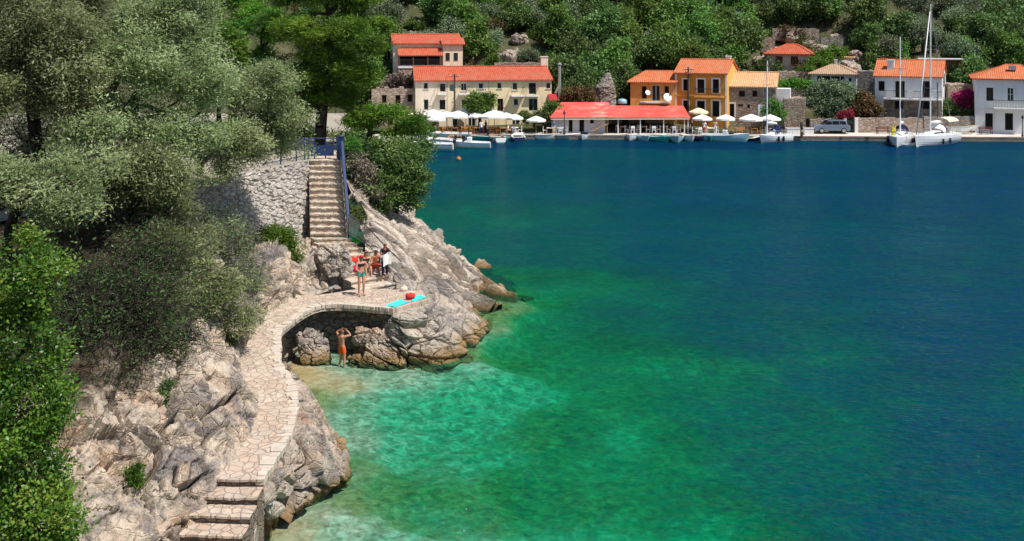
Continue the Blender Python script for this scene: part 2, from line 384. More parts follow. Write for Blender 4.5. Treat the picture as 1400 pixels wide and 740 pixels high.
M['gel_sky'] = plain('pale_blue_hull_paint', (.30, .52, .62), .4, .4)
M['rubber'] = plain('black_rubber', (.02, .02, .022), .6, .3)
M['navy_fabric'] = plain('navy_fabric', (.015, .02, .07), .9, .1)
M['sand_fabric'] = plain('sand_fabric', (.60, .52, .42), .9, .1)
M['yellow'] = plain('yellow_fabric', (.75, .62, .05), .8, .1)
M['towel_teal'] = plain('turquoise_towel', (.06, .62, .60), .95, .05, var=.06, bump=.01)
M['towel_white'] = plain('white_towel', (.82, .80, .76), .95, .05, var=.05)
M['red_cloth'] = plain('red_cloth', (.62, .045, .03), .85, .1)
M['pink_cloth'] = plain('crimson_cloth', (.60, .02, .09), .85, .1)
M['black_cloth'] = plain('black_cloth', (.02, .02, .025), .9, .1)
M['skin'] = plain('tanned_skin', (.46, .235, .15), .55, .35, var=.06)
M['skin_dark'] = plain('deep_tanned_skin', (.34, .12, .06), .55, .35, var=.06)
M['skin_light'] = plain('light_skin', (.60, .34, .22), .55, .35, var=.06)
M['swim_red'] = plain('red_swimwear', (.60, .06, .02), .7, .2)
M['swim_orange'] = plain('orange_red_swimwear', (.66, .11, .02), .7, .2)
M['hair'] = plain('dark_hair', (.03, .018, .012), .6, .3, var=.3)
M['hair_brown'] = plain('brown_hair', (.14, .07, .035), .6, .3, var=.3)
M['car_paint'] = plain('silver_blue_car_paint', (.20, .25, .32), .25, .6, .4, var=.03)
M['tyre'] = M['rubber']
M['lamp_glass'] = plain('lamp_glass', (.6, .6, .55), .3, .5)
# ---------------------------------------------------------------- camera, sun, sky
cam = bpy.data.cameras.new('camera'); co = bpy.data.objects.new('camera', cam); COL.objects.link(co)
co.location = (0, 0, CAMH); co.rotation_euler = (math.radians(90), 0, 0)
cam.sensor_width = 36; cam.lens = 36*FPX/1400; cam.shift_y = -(370-HYP)/1400; cam.clip_start = .5; cam.clip_end = 2000
SC.camera = co
SUN_EL, SUN_DIR = 60.0, (.84, -.54)
az = math.atan2(SUN_DIR[0], SUN_DIR[1])
wd = bpy.data.worlds.new('World'); SC.world = wd; wd.use_nodes = True
nt = wd.node_tree; bg = nt.nodes['Background']; sky = nt.nodes.new('ShaderNodeTexSky'); sky.sky_type = 'NISHITA'
sky.sun_disc = False; sky.sun_elevation = math.radians(SUN_EL); sky.sun_rotation = az
nt.links.new(sky.outputs[0], bg.inputs[0]); bg.inputs[1].default_value = .09
sl = bpy.data.lights.new('sun', 'SUN'); sl.energy = 4.4; sl.angle = math.radians(.5); sl.color = (1, .955, .88)
so = bpy.data.objects.new('sun', sl); COL.objects.link(so)
tosun = Vector((math.sin(az)*math.cos(math.radians(SUN_EL)), math.cos(az)*math.cos(math.radians(SUN_EL)), math.sin(math.radians(SUN_EL))))
so.rotation_euler = tosun.to_track_quat('Z', 'Y').to_euler(); so.location = (40, -20, 60)
SC.view_settings.view_transform = 'Standard'; SC.view_settings.look = 'None'; SC.view_settings.exposure = .42; SC.view_settings.gamma = 1
SC.cycles.max_bounces = 6; SC.cycles.transparent_max_bounces = 12; SC.cycles.diffuse_bounces = 3; SC.cycles.glossy_bounces = 3
SC.cycles.use_denoising = True; SC.cycles.caustics_reflective = False

# ---------------------------------------------------------------- sea and sea floor
DEP = [(400,515,.10),(450,522,.25),(500,500,.5),(540,500,.7),(480,560,.9),(560,560,2.0),(640,560,2.7),(700,530,3.0),(610,500,2.2),(560,620,2.1),(430,560,.35),
 (480,620,1.0),(520,660,1.5),(600,690,1.9),(400,720,.3),(470,722,.6),(550,738,1.0),(800,540,3.9),(850,600,4.0),(820,700,3.2),(750,640,3.5),(950,700,5.2),(690,610,2.7),
 (960,520,6.8),(1100,650,11),(1000,430,14),(850,420,10),(1040,560,9.5),(760,440,6.5),(700,470,4.0),(740,400,7.5),(700,408,.9),(650,440,.7),(620,492,.55),(640,468,.5),(665,447,.5),(600,500,.55),(560,500,.5),(690,418,.5),(720,404,.6),(480,665,.6),(490,640,.6),(440,690,.45),(475,610,.6),(1100,350,18),(900,330,16),(760,340,11),(1300,450,20),(1100,470,12),(680,330,12),
 (1380,600,17),(1300,700,14),(1000,250,20),(650,250,14),(1300,250,22),(700,210,17),(1380,200,22),(640,330,10),(1150,520,13),(600,300,9),(1000,800,5),(500,800,1),(1500,500,13),(1000,192,18),(620,196,14),(1390,192,18),(840,500,4.9)]
WEED = [(400,515,.10),(470,530,.12),(560,540,.02),(640,560,.02),(690,520,.05),(600,620,.1),(460,580,.06),(500,650,.62),(540,680,.55),(600,690,.45),(440,640,.5),(400,725,.05),(500,725,.03),(560,735,.1),
 (760,560,.55),(720,640,.62),(800,600,.52),(860,560,.30),(900,480,.35),(830,500,.5),(790,470,.55),(740,450,.5),(690,450,.45),(850,660,.6),(820,715,.25),(900,740,.2),(930,640,.6),(1000,600,.55),(1050,700,.55),(930,570,.62),
 (1000,500,.45),(850,420,.5),(1100,400,.6),(1300,500,.6),(1000,300,.6),(1300,300,.6),(700,300,.6),(650,440,.5),(640,600,.06)]
def imap(X, Y): return np.stack([X/np.maximum(Y, 6)*40, 40*np.log(np.maximum(Y, 6))], -1)
def idw(ctrl, X, Y, p=3.0):
    c = np.array([tuple(WZ(a, b, 0))[:2]+(v,) for a, b, v in ctrl]); C = imap(c[:, 0], c[:, 1]); Q = imap(X, Y).reshape(-1, 2)
    w = 1/(((Q[:, None, :]-C[None])**2).sum(2)+.6)**p
    return ((w*c[:, 2]).sum(1)/w.sum(1)).reshape(X.shape)
gx = np.concatenate([np.arange(-40, 30, .45), np.arange(30, 140, 1.2)]); gy = np.concatenate([np.arange(8, 62, .45), np.arange(62, 128, 1.1)])
GX, GY = np.meshgrid(gx, gy); sh = GX.shape
flat = np.stack([GX.ravel(), GY.ravel(), 0*GX.ravel()], 1)
depth = idw(DEP, GX, GY).ravel(); depth = np.maximum(.05, depth*(1+.22*fbm(flat*.16, 4, 3)))
weed = idw(WEED, GX, GY).ravel()
seaF = grid_faces(sh[0], sh[1])
def fattr(me, name, vals):
    a = me.attributes.new(name, 'FLOAT', 'POINT'); a.data.foreach_set('value', np.asarray(vals, np.float32))
def sea_mat():
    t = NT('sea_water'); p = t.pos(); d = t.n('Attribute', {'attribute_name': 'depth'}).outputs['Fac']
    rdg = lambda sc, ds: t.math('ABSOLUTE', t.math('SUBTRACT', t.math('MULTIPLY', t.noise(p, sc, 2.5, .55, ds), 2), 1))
    caustic_rip = t.math('ADD', t.math('MULTIPLY', t.noise(t.map(p, (1, 1.1, 1), (0, 0, .5)), .7, 3, .6, .4), .5), t.math('ADD', t.math('MULTIPLY', rdg(1.35, .5), .85), t.math('MULTIPLY', rdg(2.9, .4), .55)))
    d = t.math('MULTIPLY', d, t.math('ADD', .28, t.math('MULTIPLY', caustic_rip, 1.35)))  # depth thinned along noise ridges, painting a caustic-like net of bright lines
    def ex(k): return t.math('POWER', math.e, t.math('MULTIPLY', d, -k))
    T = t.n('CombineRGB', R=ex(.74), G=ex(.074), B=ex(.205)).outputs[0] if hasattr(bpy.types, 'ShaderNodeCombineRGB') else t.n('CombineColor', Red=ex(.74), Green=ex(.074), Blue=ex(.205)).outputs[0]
    tr = t.n('BsdfTransparent', Color=T)
    s = t.math('SUBTRACT', 1, ex(.115))
    di = t.n('BsdfDiffuse', Color=t.mix(s, (0, 0, 0), (.0003, .029, .078)))
    hs = t.noise(t.map(p, (1, 1.5, 1), (0, 0, .35)), .42, 3, .55, .3); hf = t.noise(t.map(p, (1, 1.35, 1), (0, 0, -.2)), 2.3, 4, .6, .5)
    gust = t.ramp(t.noise(t.map(p, (.35, 1, 1), (0, 0, -.12)), .06, 4, .6, .5), [(.35, .45), (.62, 1)])
    h = t.math('MULTIPLY', gust, t.math('ADD', t.math('MULTIPLY', hs, .6), t.math('MULTIPLY', hf, .34)))
    nm = t.bump(h, 1.0, .8); t.set(di, 'Normal', nm)
    ad = t.n('AddShader'); t.set(ad, '0', tr.outputs[0]); t.set(ad, '1', di.outputs[0])
    gl = t.n('BsdfGlossy', Color=(1, 1, 1), Roughness=.07, Normal=nm)
    fr = t.n('Fresnel', IOR=1.33, Normal=nm)
    ms = t.n('MixShader', Fac=t.math('MULTIPLY', fr.outputs[0], .16)); t.set(ms, '1', ad.outputs[0]); t.set(ms, '2', gl.outputs[0])
    t.t.links.new(ms.outputs[0], t.out.inputs[0]); return t.m
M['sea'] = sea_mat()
def bed_mat():
    t = NT('sea_floor'); p = t.pos(); w = t.n('Attribute', {'attribute_name': 'weed'}).outputs['Fac']; d = t.n('Attribute', {'attribute_name': 'depth'}).outputs['Fac']
    n = t.math('ADD', t.math('MULTIPLY', t.noise(p, .22, 3, .5, .2), .6), t.math('MULTIPLY', t.noise(p, 1.1, 8, .75, .2), .4))
    m = t.ramp(t.math('ADD', w, t.math('MULTIPLY', t.math('SUBTRACT', n, .5), 2.7)), [(.12, 0), (.42, .72), (.75, 1)])
    peb = t.noise(p, 2.6, 7, .72, .8); sand = t.ramp(peb, [(.34, (.11, .10, .065)), (.5, (.25, .23, .165)), (.66, (.46, .43, .35))])
    net = t.ramp(t.vor(t.map(p, (1, 1, 0.1)), 2.2, 'DISTANCE_TO_EDGE').outputs['Distance'], [(.0, 1), (.12, 0)])
    sand = t.mix(t.math('MULTIPLY', net, .14), sand, (.5, .48, .40))
    brown = t.ramp(d, [(.10, 1), (.5, 0)]); sand = t.mix(t.math('MULTIPLY', brown, .7), sand, (.42, .24, .10))
    grass = t.ramp(t.noise(p, 3.2, 7, .75, .6), [(.35, (.045, .06, .018)), (.52, (.125, .15, .045)), (.70, (.26, .28, .12))])
    deepg = t.ramp(d, [(2.2/8, 0), (3.2/8, 1)]); grass = t.mix(.0, grass, grass)
    c = t.mix(m, sand, grass)
    return t.pbr(c, .95, t.bump(peb, .6, .05), .05)
M['bed'] = bed_mat()
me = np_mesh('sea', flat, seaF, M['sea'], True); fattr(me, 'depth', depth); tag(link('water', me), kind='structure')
bz = -np.minimum(.95, .08+.19*depth)+.08*fbm(flat*.8, 4, 9)
bedP = flat.copy(); bedP[:, 2] = np.minimum(bz, -.06)
me = np_mesh('sea_floor', bedP, seaF, M['bed'], True); fattr(me, 'depth', depth); fattr(me, 'weed', weed); tag(link('sea_floor', me), kind='structure')

# ---------------------------------------------------------------- cliffs of the near shore
def rock_loft(name, rows, nu, nv, mat, scale=1.0, seed=0, stretch=(1, 1, 1), rot=None, amp=1.0, edge=None, flip=False, kind='structure'):
    G = loft_grid(rows, nu, nv); n = grid_normals(G)
    if flip: n = -n
    P = G.reshape(-1, 3); d = rock_disp(P, scale, seed, stretch, rot).reshape(nv, nu)*amp
    if edge is not None: d = d*edge(np.linspace(0, 1, nu)[None, :], np.linspace(0, 1, nv)[:, None])
    G = G+n*d[..., None]
    o = link(name, np_mesh(name, G.reshape(-1, 3), grid_faces(nv, nu, flip), mat, False))
    return tag(o, kind=kind)
def st(x, y, z, prof): return [(x+a+.14, y+b, c) for a, b, c in [(0, 0, z)]+prof]
cl = [
 st(-8.6, 15, -.6, [(-.5, .1, .6), (-1.4, .3, 2.0), (-2.8, .6, 3.6), (-5, 1, 5.0), (-8, 2, 6.2), (-30, 4, 7.5)]),
 st(-8.3, 20, .2, [(-.5, .1, 1.1), (-1.4, .3, 2.3), (-2.8, .6, 3.8), (-5, 1, 5.2), (-8, 2, 6.3), (-30, 4, 7.5)]),
 st(-7.96, 23.8, .95, [(-.5, .1, 1.7), (-1.3, .3, 2.6), (-2.7, .6, 3.8), (-5, 1, 5.3), (-8, 2, 6.4), (-30, 4, 7.5)]),
 st(-7.6, 26.0, 1.9, [(-.45, .1, 2.5), (-1.3, .3, 3.1), (-2.6, .6, 4.1), (-5, 1.4, 5.4), (-8, 2.5, 6.4), (-30, 4, 7.3)]),
 st(-7.45, 28.8, 1.93, [(-.4, .1, 2.4), (-1.2, .3, 3.2), (-2.5, .6, 4.2), (-5, 2, 5.5), (-8, 3.5, 6.4), (-30, 5, 7.2)]),
 st(-7.99, 31.5, 1.93, [(-.4, .1, 2.4), (-1.2, .4, 3.1), (-2.4, .8, 4.0), (-4.6, 2.5, 5.4), (-7, 4.5, 6.4), (-30, 6, 7.0)]),
 st(-9.35, 34.7, 1.93, [(-.3, .1, 2.35), (-.9, .3, 3.0), (-1.8, .8, 3.8), (-3.6, 2.6, 5.2), (-5.6, 5, 6.4), (-30, 8, 6.9)]),
 st(-9.67, 37.1, 1.93, [(-.3, .2, 2.4), (-.9, .6, 3.0), (-1.8, 1.4, 3.9), (-3.0, 3.0, 4.3), (-5.0, 5.6, 4.8), (-30, 9, 6.3)]),
 st(-9.6, 40.8, 1.93, [(-.3, .3, 2.4), (-.9, .9, 3.0), (-1.7, 1.9, 3.3), (-3.2, 3.6, 3.5), (-5.2, 5.2, 4.6), (-30, 8, 6.3)]),
 st(-8.87, 43.4, 1.93, [(-.25, .5, 2.4), (-.7, 1.4, 2.8), (-1.5, 3.2, 3.1), (-2.9, 5.2, 3.1), (-5.0, 6.6, 4.2), (-30, 9, 6.3)]),
 st(-8.1, 44.6, 1.93, [(-.3, .8, 2.4), (-.8, 2.2, 2.9), (-1.7, 4.4, 3.0), (-2.9, 6.6, 3.0), (-4.4, 8.4, 4.2), (-30, 12, 6.3)])]
rows = [list(r) for r in zip(*cl)]
rock_loft('cliff', rows, 460, 250, M['rock_cliff'], 1.0, 11, (1.25, 1.25, .5), Matrix.Rotation(.35, 4, 'X') @ Matrix.Rotation(.55, 4, 'Y'),
          edge=lambda u, v: .12+.88*smooth01((v-.02)/.10))
# headland right of the stairs: ridge, bulging face, foot in the water, back slope
ridge = [(-9.2, 55.0, 6.2), (-8.0, 52.2, 5.1), (-6.9, 54, 4.0), (-5.4, 55.2, 2.95), (-3.8, 55.4, 1.85), (-2.5, 54.4, .75), (-1.1, 53.2, .0), (-.1, 52.4, -.5)]
back2 = [(-8, 64, 3.8), (-6.6, 61, 2.2), (-5.4, 59.5, 1.3), (-4.2, 58.5, .3), (-2.8, 57.8, -.5), (-1.6, 56.8, -.7), (-.2, 55.0, -.9), (1.0, 53.6, -1.0)]
back3 = [(-8, 74, 2.0), (-6.0, 66, -.3), (-4.4, 63, -1), (-3.4, 61.5, -1.2), (-2, 60, -1.4), (-.8, 58.6, -1.4), (.6, 56, -1.5), (1.8, 54, -1.5)]
mid = [(-7.5, 51.6, 3.9), (-6.9, 50.3, 3.8), (-5.7, 51.0, 3.2), (-4.5, 52.0, 2.25), (-3.1, 53.0, 1.35), (-2.0, 52.9, .45), (-.9, 52.0, -.05), (0, 51.4, -.5)]
foot = [(-6.9, 48.4, 2.5), (-6.1, 47.6, 2.2), (-5.1, 46.9, 1.9), (-4.2, 47.0, 1.4), (-3.1, 48.6, .75), (-2.0, 50.2, .1), (-.7, 50.6, -.25), (.2, 50.4, -.6)]
low = [(-6.6, 47.2, 1.6), (-5.6, 46.4, 1.4), (-4.3, 45.6, 1.1), (-3.0, 45.9, .3), (-2.0, 47.4, -.3), (-.9, 49.0, -.6), (.2, 49.6, -.8), (1.0, 49.6, -1.0)]
rock_loft('headland', [low, foot, mid, ridge, back2, back3], 440, 430, M['rock_pale'], 1.35, 41, (.55, 1.5, 1.25), Matrix.Rotation(.75, 4, 'Y') @ Matrix.Rotation(.3, 4, 'X'), 1.0, edge=lambda u, v: .55+.75*smooth01((u-.25)/.3)+0*v)
# rock ledge that carries the bathing deck, running out to the right into the water
D1 = WZ(537, 421, 1.84); D2 = WZ(586, 410, 1.84)
r0 = [(-6.6, 42.4, .2), (-5.7, 42.2, .55), (-4.78, 41.45, 1.78), (-4.25, 42.0, 1.84), (-3.58, 42.72, 1.86), (-3.98, 44.0, 1.84), (-4.3, 46.2, 1.45)]
r1 = [(-6.5, 41.8, .32), (-5.6, 41.5, .62), (-4.5, 41.0, 1.15), (-3.7, 41.5, 1.2), (-2.8, 42.8, 1.15), (-2.5, 44.4, 1.0), (-2.8, 46.6, .75)]
r2 = [(-6.6, 41.1, .15), (-5.4, 40.9, .28), (-4.1, 40.7, .40), (-3.0, 41.3, .50), (-2.1, 43.0, .50), (-1.5, 45.2, .35), (-1.9, 47.0, .25)]
r3 = [(-6.7, 40.8, -.3), (-5.3, 40.5, -.3), (-3.9, 40.3, -.3), (-2.4, 40.8, -.3), (-1.5, 43.2, -.3), (-.8, 46.2, -.3), (-1.3, 47.8, -.2)]
r4 = [(-6.8, 40.2, -1), (-5.2, 39.9, -1), (-3.7, 39.7, -1), (-1.8, 40.2, -1), (-.9, 43.4, -1), (-.1, 46.8, -1), (-.8, 48.2, -.9)]
rock_loft('rock_ledge', [r0, r1, r2, r3, r4], 300, 170, M['rock_grey'], .8, 71, (.75, .75, 2.0), Matrix.Rotation(.35, 4, 'Y'), .8, flip=True,
          edge=lambda u, v: .15+.85*smooth01(v/.12))
# buttress of rock below the path, down to the water at the bottom of the picture
e0 = [(326, 750, 1.05), (340, 708, 1.35), (352, 680, 1.7), (377, 630, 1.78), (396, 597, 1.78), (405, 565, 1.78), (406, 540, 1.78), (397, 520, 1.75), (390, 505, 1.7)]
e1 = [(332, 752, .85), (347, 714, 1.1), (366, 690, 1.45), (402, 632, 1.55), (424, 604, 1.5), (424, 578, 1.55), (414, 552, 1.5), (402, 530, 1.3), (394, 513, 1.2)]
e2 = [(345, 757, .4), (360, 722, .55), (386, 700, .75), (430, 652, .9), (453, 622, .9), (443, 592, .9), (424, 563, .85), (408, 538, .65), (398, 520, .5)]
e3 = [(362, 762, -.1), (376, 728, -.05), (402, 702, 0), (452, 668, .2), (478, 640, .25), (460, 604, .15), (434, 573, .1), (414, 548, 0), (402, 528, 0)]
e4 = [(368, 772, -.8), (384, 742, -.8), (415, 712, -.8), (462, 690, -.8), (492, 660, -.8), (476, 622, -.8), (444, 590, -.8), (420, 562, -.8), (406, 540, -.8)]
rock_loft('rock_buttress', [[WZ(*q) for q in e] for e in (e0, e1, e2, e3, e4)], 300, 190, M['rock_warm'], .75, 91, (1, 1, .8), Matrix.Rotation(-.6, 4, 'Y') @ Matrix.Rotation(.5, 4, 'X'), .85, flip=True,
          edge=lambda u, v: .08+.92*smooth01(v/.16))

def boulder(name, label, c, r, mat, seed, sub=5, rz=0.0, scale=.7, squash=1.0, rot=None, group=None):
    import bmesh
    bm = bmesh.new(); bmesh.ops.create_icosphere(bm, subdivisions=sub, radius=1.0)
    P = np.array([v.co[:] for v in bm.verts]); F = np.array([[v.index for v in f.verts] for f in bm.faces]); bm.free()
    n = P/np.linalg.norm(P, axis=1, keepdims=True)
    Q = np.sign(P)*np.abs(P)**.8*np.array(r)
    Q = Q+n*(rock_disp(Q+np.array(c), scale, seed, (1, 1, squash), rot)*.9)[:, None]
    o = link(name, np_mesh(name, Q, F, mat), None, c, rz)
    return tag(o, label, 'rock', group)
boulder('boulder', 'pale pink-streaked boulder under the curve of the path beside the cave', (-8.05, 41.3, .50), (.68, .45, .78), M['rock_warm'], 5, 6, .2, .55)
boulder('boulder', 'brown slanting boulder under the deck, right of the standing bather', (-5.75, 41.75, .75), (.85, .35, .36), M['rock_warm'], 8, 6, -.3, .5)
boulder('boulder', 'small grey rock against the foot of the path at the brown shallows', WZ(394, 512, .1), (.30, .45, .5), M['rock_grey'], 14, 5)
boulder('boulder', 'pitted grey rock mound between the lower stairs and the path', (-8.05, 46.0, 2.55), (.85, .75, 1.15), M['rock_grey'], 21, 6, .3, .45)
boulder('boulder', 'pale upright rock left of the pitted mound below the green shrub', (-9.15, 45.3, 2.3), (.35, .5, .85), M['rock_pale'], 33, 5, .2, .5)

# ---------------------------------------------------------------- stone path, its edging and near steps
OUT = [(340, 706, 1.62), (360, 656, 2), (380, 622, 2), (395, 598, 2), (404, 566, 2), (407, 538, 2), (398, 516, 2), (384, 496, 2), (383, 470, 2), (384, 453, 2), (402, 437, 2), (423, 423, 2), (444, 417, 2), (470, 416.5, 2), (500, 418.5, 2), (537, 422, 2)]
INN = [(250, 712, 1.62), (288, 656, 2), (306, 622, 2), (330, 598, 2), (338, 570, 2), (336, 540, 2), (324, 515, 2), (312, 496, 2), (322, 474, 2), (344, 452, 2), (372, 430, 2), (396, 412, 2), (414, 404, 2), (445, 403, 2), (500, 396, 2), (578, 399.5, 2)]
O_ = cr([WZ(*p) for p in OUT[1:]], 150); I_ = cr([WZ(*p) for p in INN[1:]], 150)
O_[:, 2] += .015*fbm(O_*1.5, 2, 4); I_[:, 2] = 2.0
ROW = np.stack([I_+(O_-I_)*k for k in np.linspace(-.06, 1, 9)], 1)          # 150 x 9 x 3
mb = MB(); rr = [[Vector(p) for p in row] for row in ROW.transpose(1, 0, 2)]
mb.grid(rr, flip=False)
side = [[Vector(p) for p in O_], [Vector(p)-Vector((0, 0, .26)) for p in O_]]; mb.grid(side)
mb.grid([[Vector(p)-Vector((0, 0, .26)) for p in O_], [Vector(p)-Vector((0, 0, .26)) for p in I_]])
end = [Vector(p) for p in (O_[-1], WZ(586, 410, 2), I_[-1])]
mb.add([end[0], end[1], end[2]], [(0, 1, 2)]); mb.add([end[0], end[1], end[1]-Vector((0, 0, .26)), end[0]-Vector((0, 0, .26))], [(0, 1, 2, 3)])
mb.add([end[1], end[2], end[2]-Vector((0, 0, .26)), end[1]-Vector((0, 0, .26))], [(0, 1, 2, 3)])
path = tag(mb.build('path', M['path']), kind='structure')
# edging: a row of flat light stones laid crosswise on the outer rim
mb = MB(); seg = np.linalg.norm(np.diff(O_, axis=0), axis=1); s = np.concatenate([[0], np.cumsum(seg)]); q = 0.0; rnd = random.Random(3)
while q < s[-1]-.3:
    L = rnd.uniform(.12, .32); a = np.array([np.interp(q, s, O_[:, k]) for k in range(3)]); b = np.array([np.interp(q+L-.022, s, O_[:, k]) for k in range(3)])
    t = Vector(b-a).normalized(); nrm = Vector((-t.y, t.x, 0)); inn = np.array([np.interp(q, s, I_[:, k]) for k in range(3)])
    if nrm.dot(Vector(inn-a)) < 0: nrm = -nrm
    w = rnd.uniform(.15, .36); o1 = -rnd.uniform(.0, .07); z1 = rnd.uniform(.006, .05)
    A = [Vector(a)+nrm*o1, Vector(b)+nrm*(o1+rnd.uniform(-.02, .02)), Vector(b)+nrm*(w+rnd.uniform(-.08, .08)), Vector(a)+nrm*(w+rnd.uniform(-.06, .06))]
    V = [p-Vector((0, 0, .15)) for p in A]+[p+Vector((0, 0, z1)) for p in A]
    mb.add(V, [(3, 2, 1, 0), (4, 5, 6, 7), (0, 1, 5, 4), (1, 2, 6, 5), (2, 3, 7, 6), (3, 0, 4, 7)]); q += L
ed = mb.build('edging', M['edge_stone'], path, bevel=.018)
# near steps going down to the bottom edge
st_px = [((352, 681), (279, 679)), ((342, 707), (260, 704)), ((332, 733), (247, 730)), ((322, 762), (232, 758)), ((312, 795), (215, 790)), ((300, 832), (195, 828))]
prevO, prevI = Vector(O_[0]), Vector(I_[0])
for k, (a, b) in enumerate(st_px):
    z = 2-.19*(k+1); A = WZ(*a, z); B = WZ(*b, z)
    dO = (A-prevO); dI = (B-prevI); back = .42
    P1 = Vector((prevO.x, prevO.y+.08, z)); P0 = Vector((prevI.x, prevI.y+.08, z)); B = B-Vector((.35, 0, 0)); P0 = P0-Vector((.35, 0, 0))
    mbs = MB(); n = 14; fr = [B.lerp(A, i/n)+Vector((0, -.035+.03*rnd.random(), .02*rnd.random()-.01)) for i in range(n+1)]
    bk = [P0.lerp(P1, i/n) for i in range(n+1)]
    mbs.grid([bk, fr], flip=True)
    mbs.grid([fr, [p-Vector((0, 0, .055)) for p in fr]], flip=True)
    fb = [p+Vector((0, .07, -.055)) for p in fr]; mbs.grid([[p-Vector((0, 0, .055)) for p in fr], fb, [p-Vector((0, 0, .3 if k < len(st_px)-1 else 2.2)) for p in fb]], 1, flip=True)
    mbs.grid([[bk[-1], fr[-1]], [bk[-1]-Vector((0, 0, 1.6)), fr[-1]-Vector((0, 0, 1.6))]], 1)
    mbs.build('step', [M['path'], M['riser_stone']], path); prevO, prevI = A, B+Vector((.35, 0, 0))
mbs = MB(); a, b = Vector(O_[0]), Vector(I_[0])-Vector((.3, 0, 0)); fr = [b.lerp(a, i/14)+Vector((0, -.035+.03*rnd.random(), .012)) for i in range(15)]
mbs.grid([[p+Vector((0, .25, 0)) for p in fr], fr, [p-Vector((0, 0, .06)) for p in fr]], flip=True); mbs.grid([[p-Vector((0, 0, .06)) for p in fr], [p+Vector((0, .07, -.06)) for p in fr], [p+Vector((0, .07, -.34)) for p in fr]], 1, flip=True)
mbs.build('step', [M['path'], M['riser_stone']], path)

# ---------------------------------------------------------------- walls under and above the path
def stone_wall(name, label, top, bot, mat, nu, nv, seed, thick=.5, st_=(2.6, 2.6, 5.2), amp=.085, group=None):
    """a wall of real protruding stones: courses of flattish blocks with open joints"""
    T = cr(top, nu); B = cr(bot, nu); k = np.linspace(0, 1, nv)[:, None, None]
    G = B[None]*(1-k)+T[None]*k; n = grid_normals(G)
    if n[..., 1].mean() > 0 or (abs(n[..., 1].mean()) < .3 and n[..., 0].mean() < 0): n = -n
    P = G.reshape(-1, 3); Q = P+.06*np.stack([fbm(P*1.5, 2, seed), fbm(P*1.5, 2, seed+3), fbm(P*1.5, 2, seed+6)], 1)
    F1, F2, R, D = cells(Q*np.array(st_), seed)
    d = (amp*(R[:, 0]-.2)+amp*.6*((R[:, 1:4]-.5)*D).sum(1)-amp*1.4*np.clip(1-(F2-F1)/.17, 0, 1)**1.3+.02*fbm(P*9, 3, seed+2)+.16*fbm(P*.5, 2, seed+9)).reshape(nv, nu)
    G = G+n*d[..., None]; back = T-n.mean((0, 1))*thick
    V = np.concatenate([G.reshape(-1, 3), back]); F = np.concatenate([grid_faces(nv, nu), np.stack([(nv-1)*nu+np.arange(nu-1), (nv-1)*nu+np.arange(1, nu), nv*nu+np.arange(1, nu), nv*nu+np.arange(nu-1)], 1)])
    return tag(link(name, np_mesh(name, V, F, mat)), label, 'wall', group)
stone_wall('retaining_wall', 'tall pale dry-stone wall left of the straight stairs, holding up the terrace',
           [(-16.2, 40.2, 6.6), (-13.6, 44.9, 6.65), (-11.9, 48.0, 6.65), (-10.35, 52.1, 6.6)], [(-15.6, 39.6, 3.3), (-12.7, 44.0, 2.9), (-11.1, 47.4, 2.8), (-9.75, 50.6, 3.0)], M['drystone'], 330, 130, 3)
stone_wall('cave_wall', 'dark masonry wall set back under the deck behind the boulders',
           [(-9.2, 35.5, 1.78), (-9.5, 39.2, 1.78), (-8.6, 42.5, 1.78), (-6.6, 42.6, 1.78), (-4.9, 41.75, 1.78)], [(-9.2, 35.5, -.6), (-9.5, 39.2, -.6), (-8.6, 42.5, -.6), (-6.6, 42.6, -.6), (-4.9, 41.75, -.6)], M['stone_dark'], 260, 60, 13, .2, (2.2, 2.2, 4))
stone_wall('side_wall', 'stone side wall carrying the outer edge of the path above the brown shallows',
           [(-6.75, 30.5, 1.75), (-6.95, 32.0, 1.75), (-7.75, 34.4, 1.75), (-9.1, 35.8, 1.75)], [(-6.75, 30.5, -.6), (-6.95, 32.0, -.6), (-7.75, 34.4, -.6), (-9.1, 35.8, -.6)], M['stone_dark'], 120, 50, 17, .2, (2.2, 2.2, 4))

# ---------------------------------------------------------------- long staircase up to the terrace
stairs = thing('stone_staircase', 'long flight of pale stone steps climbing to the terrace beside the dry-stone wall', 'stairs', (-8.6, 48.4, 2))
def step(o, a, b, c, d, h):
    """tread corners front-left a, front-right b, back-right c, back-left d (world), and its riser"""
    a, b, c, d = [Vector(p)-stairs.location for p in (a, b, c, d)]; m = MB(); n = 10
    fr = [a.lerp(b, i/n)+Vector((rnd.uniform(-.012, .012), rnd.uniform(-.03, .015), rnd.uniform(-.012, .012))) for i in range(n+1)]; bk = [d.lerp(c, i/n) for i in range(n+1)]
    dn = lambda L, dz, f: [p+(q-p).normalized()*f+Vector((0, 0, dz)) for p, q in zip(L, bk)]
    m.grid([bk, fr, dn(fr, -.06, 0), dn(fr, -.065, .045), dn(fr, -h-.05, .045)], flip=True)
    m.add([b, c, c-Vector((0, 0, 2.2)), b-Vector((0, 0, 2.2))], [(0, 1, 2, 3)]); m.add([a, d, d-Vector((0, 0, 2.2)), a-Vector((0, 0, 2.2))], [(3, 2, 1, 0)])
    m.build('step', M['step_stone'], o)
NS = 12; h1 = .25; t1 = .30
for i in range(NS+1):                      # straight flight, from the top down
    y = 52.15-i*t1; z = 6.6-i*h1; k = i/NS; xl = -10.35+.78*k; xr = -8.72+.86*k
    step(stairs, (xl, y, z), (xr, y, z), (xr, y+t1+.05+(3 if i == 0 else 0), z), (xl, y+t1+.05+(3 if i == 0 else 0), z), h1)
L0, R0 = Vector((-9.57, 48.5, 0)), Vector((-7.86, 48.5, 0)); L1, R1 = Vector((-6.15, 43.75, 0)), Vector((-4.75, 44.85, 0)); zc = 6.6-NS*h1
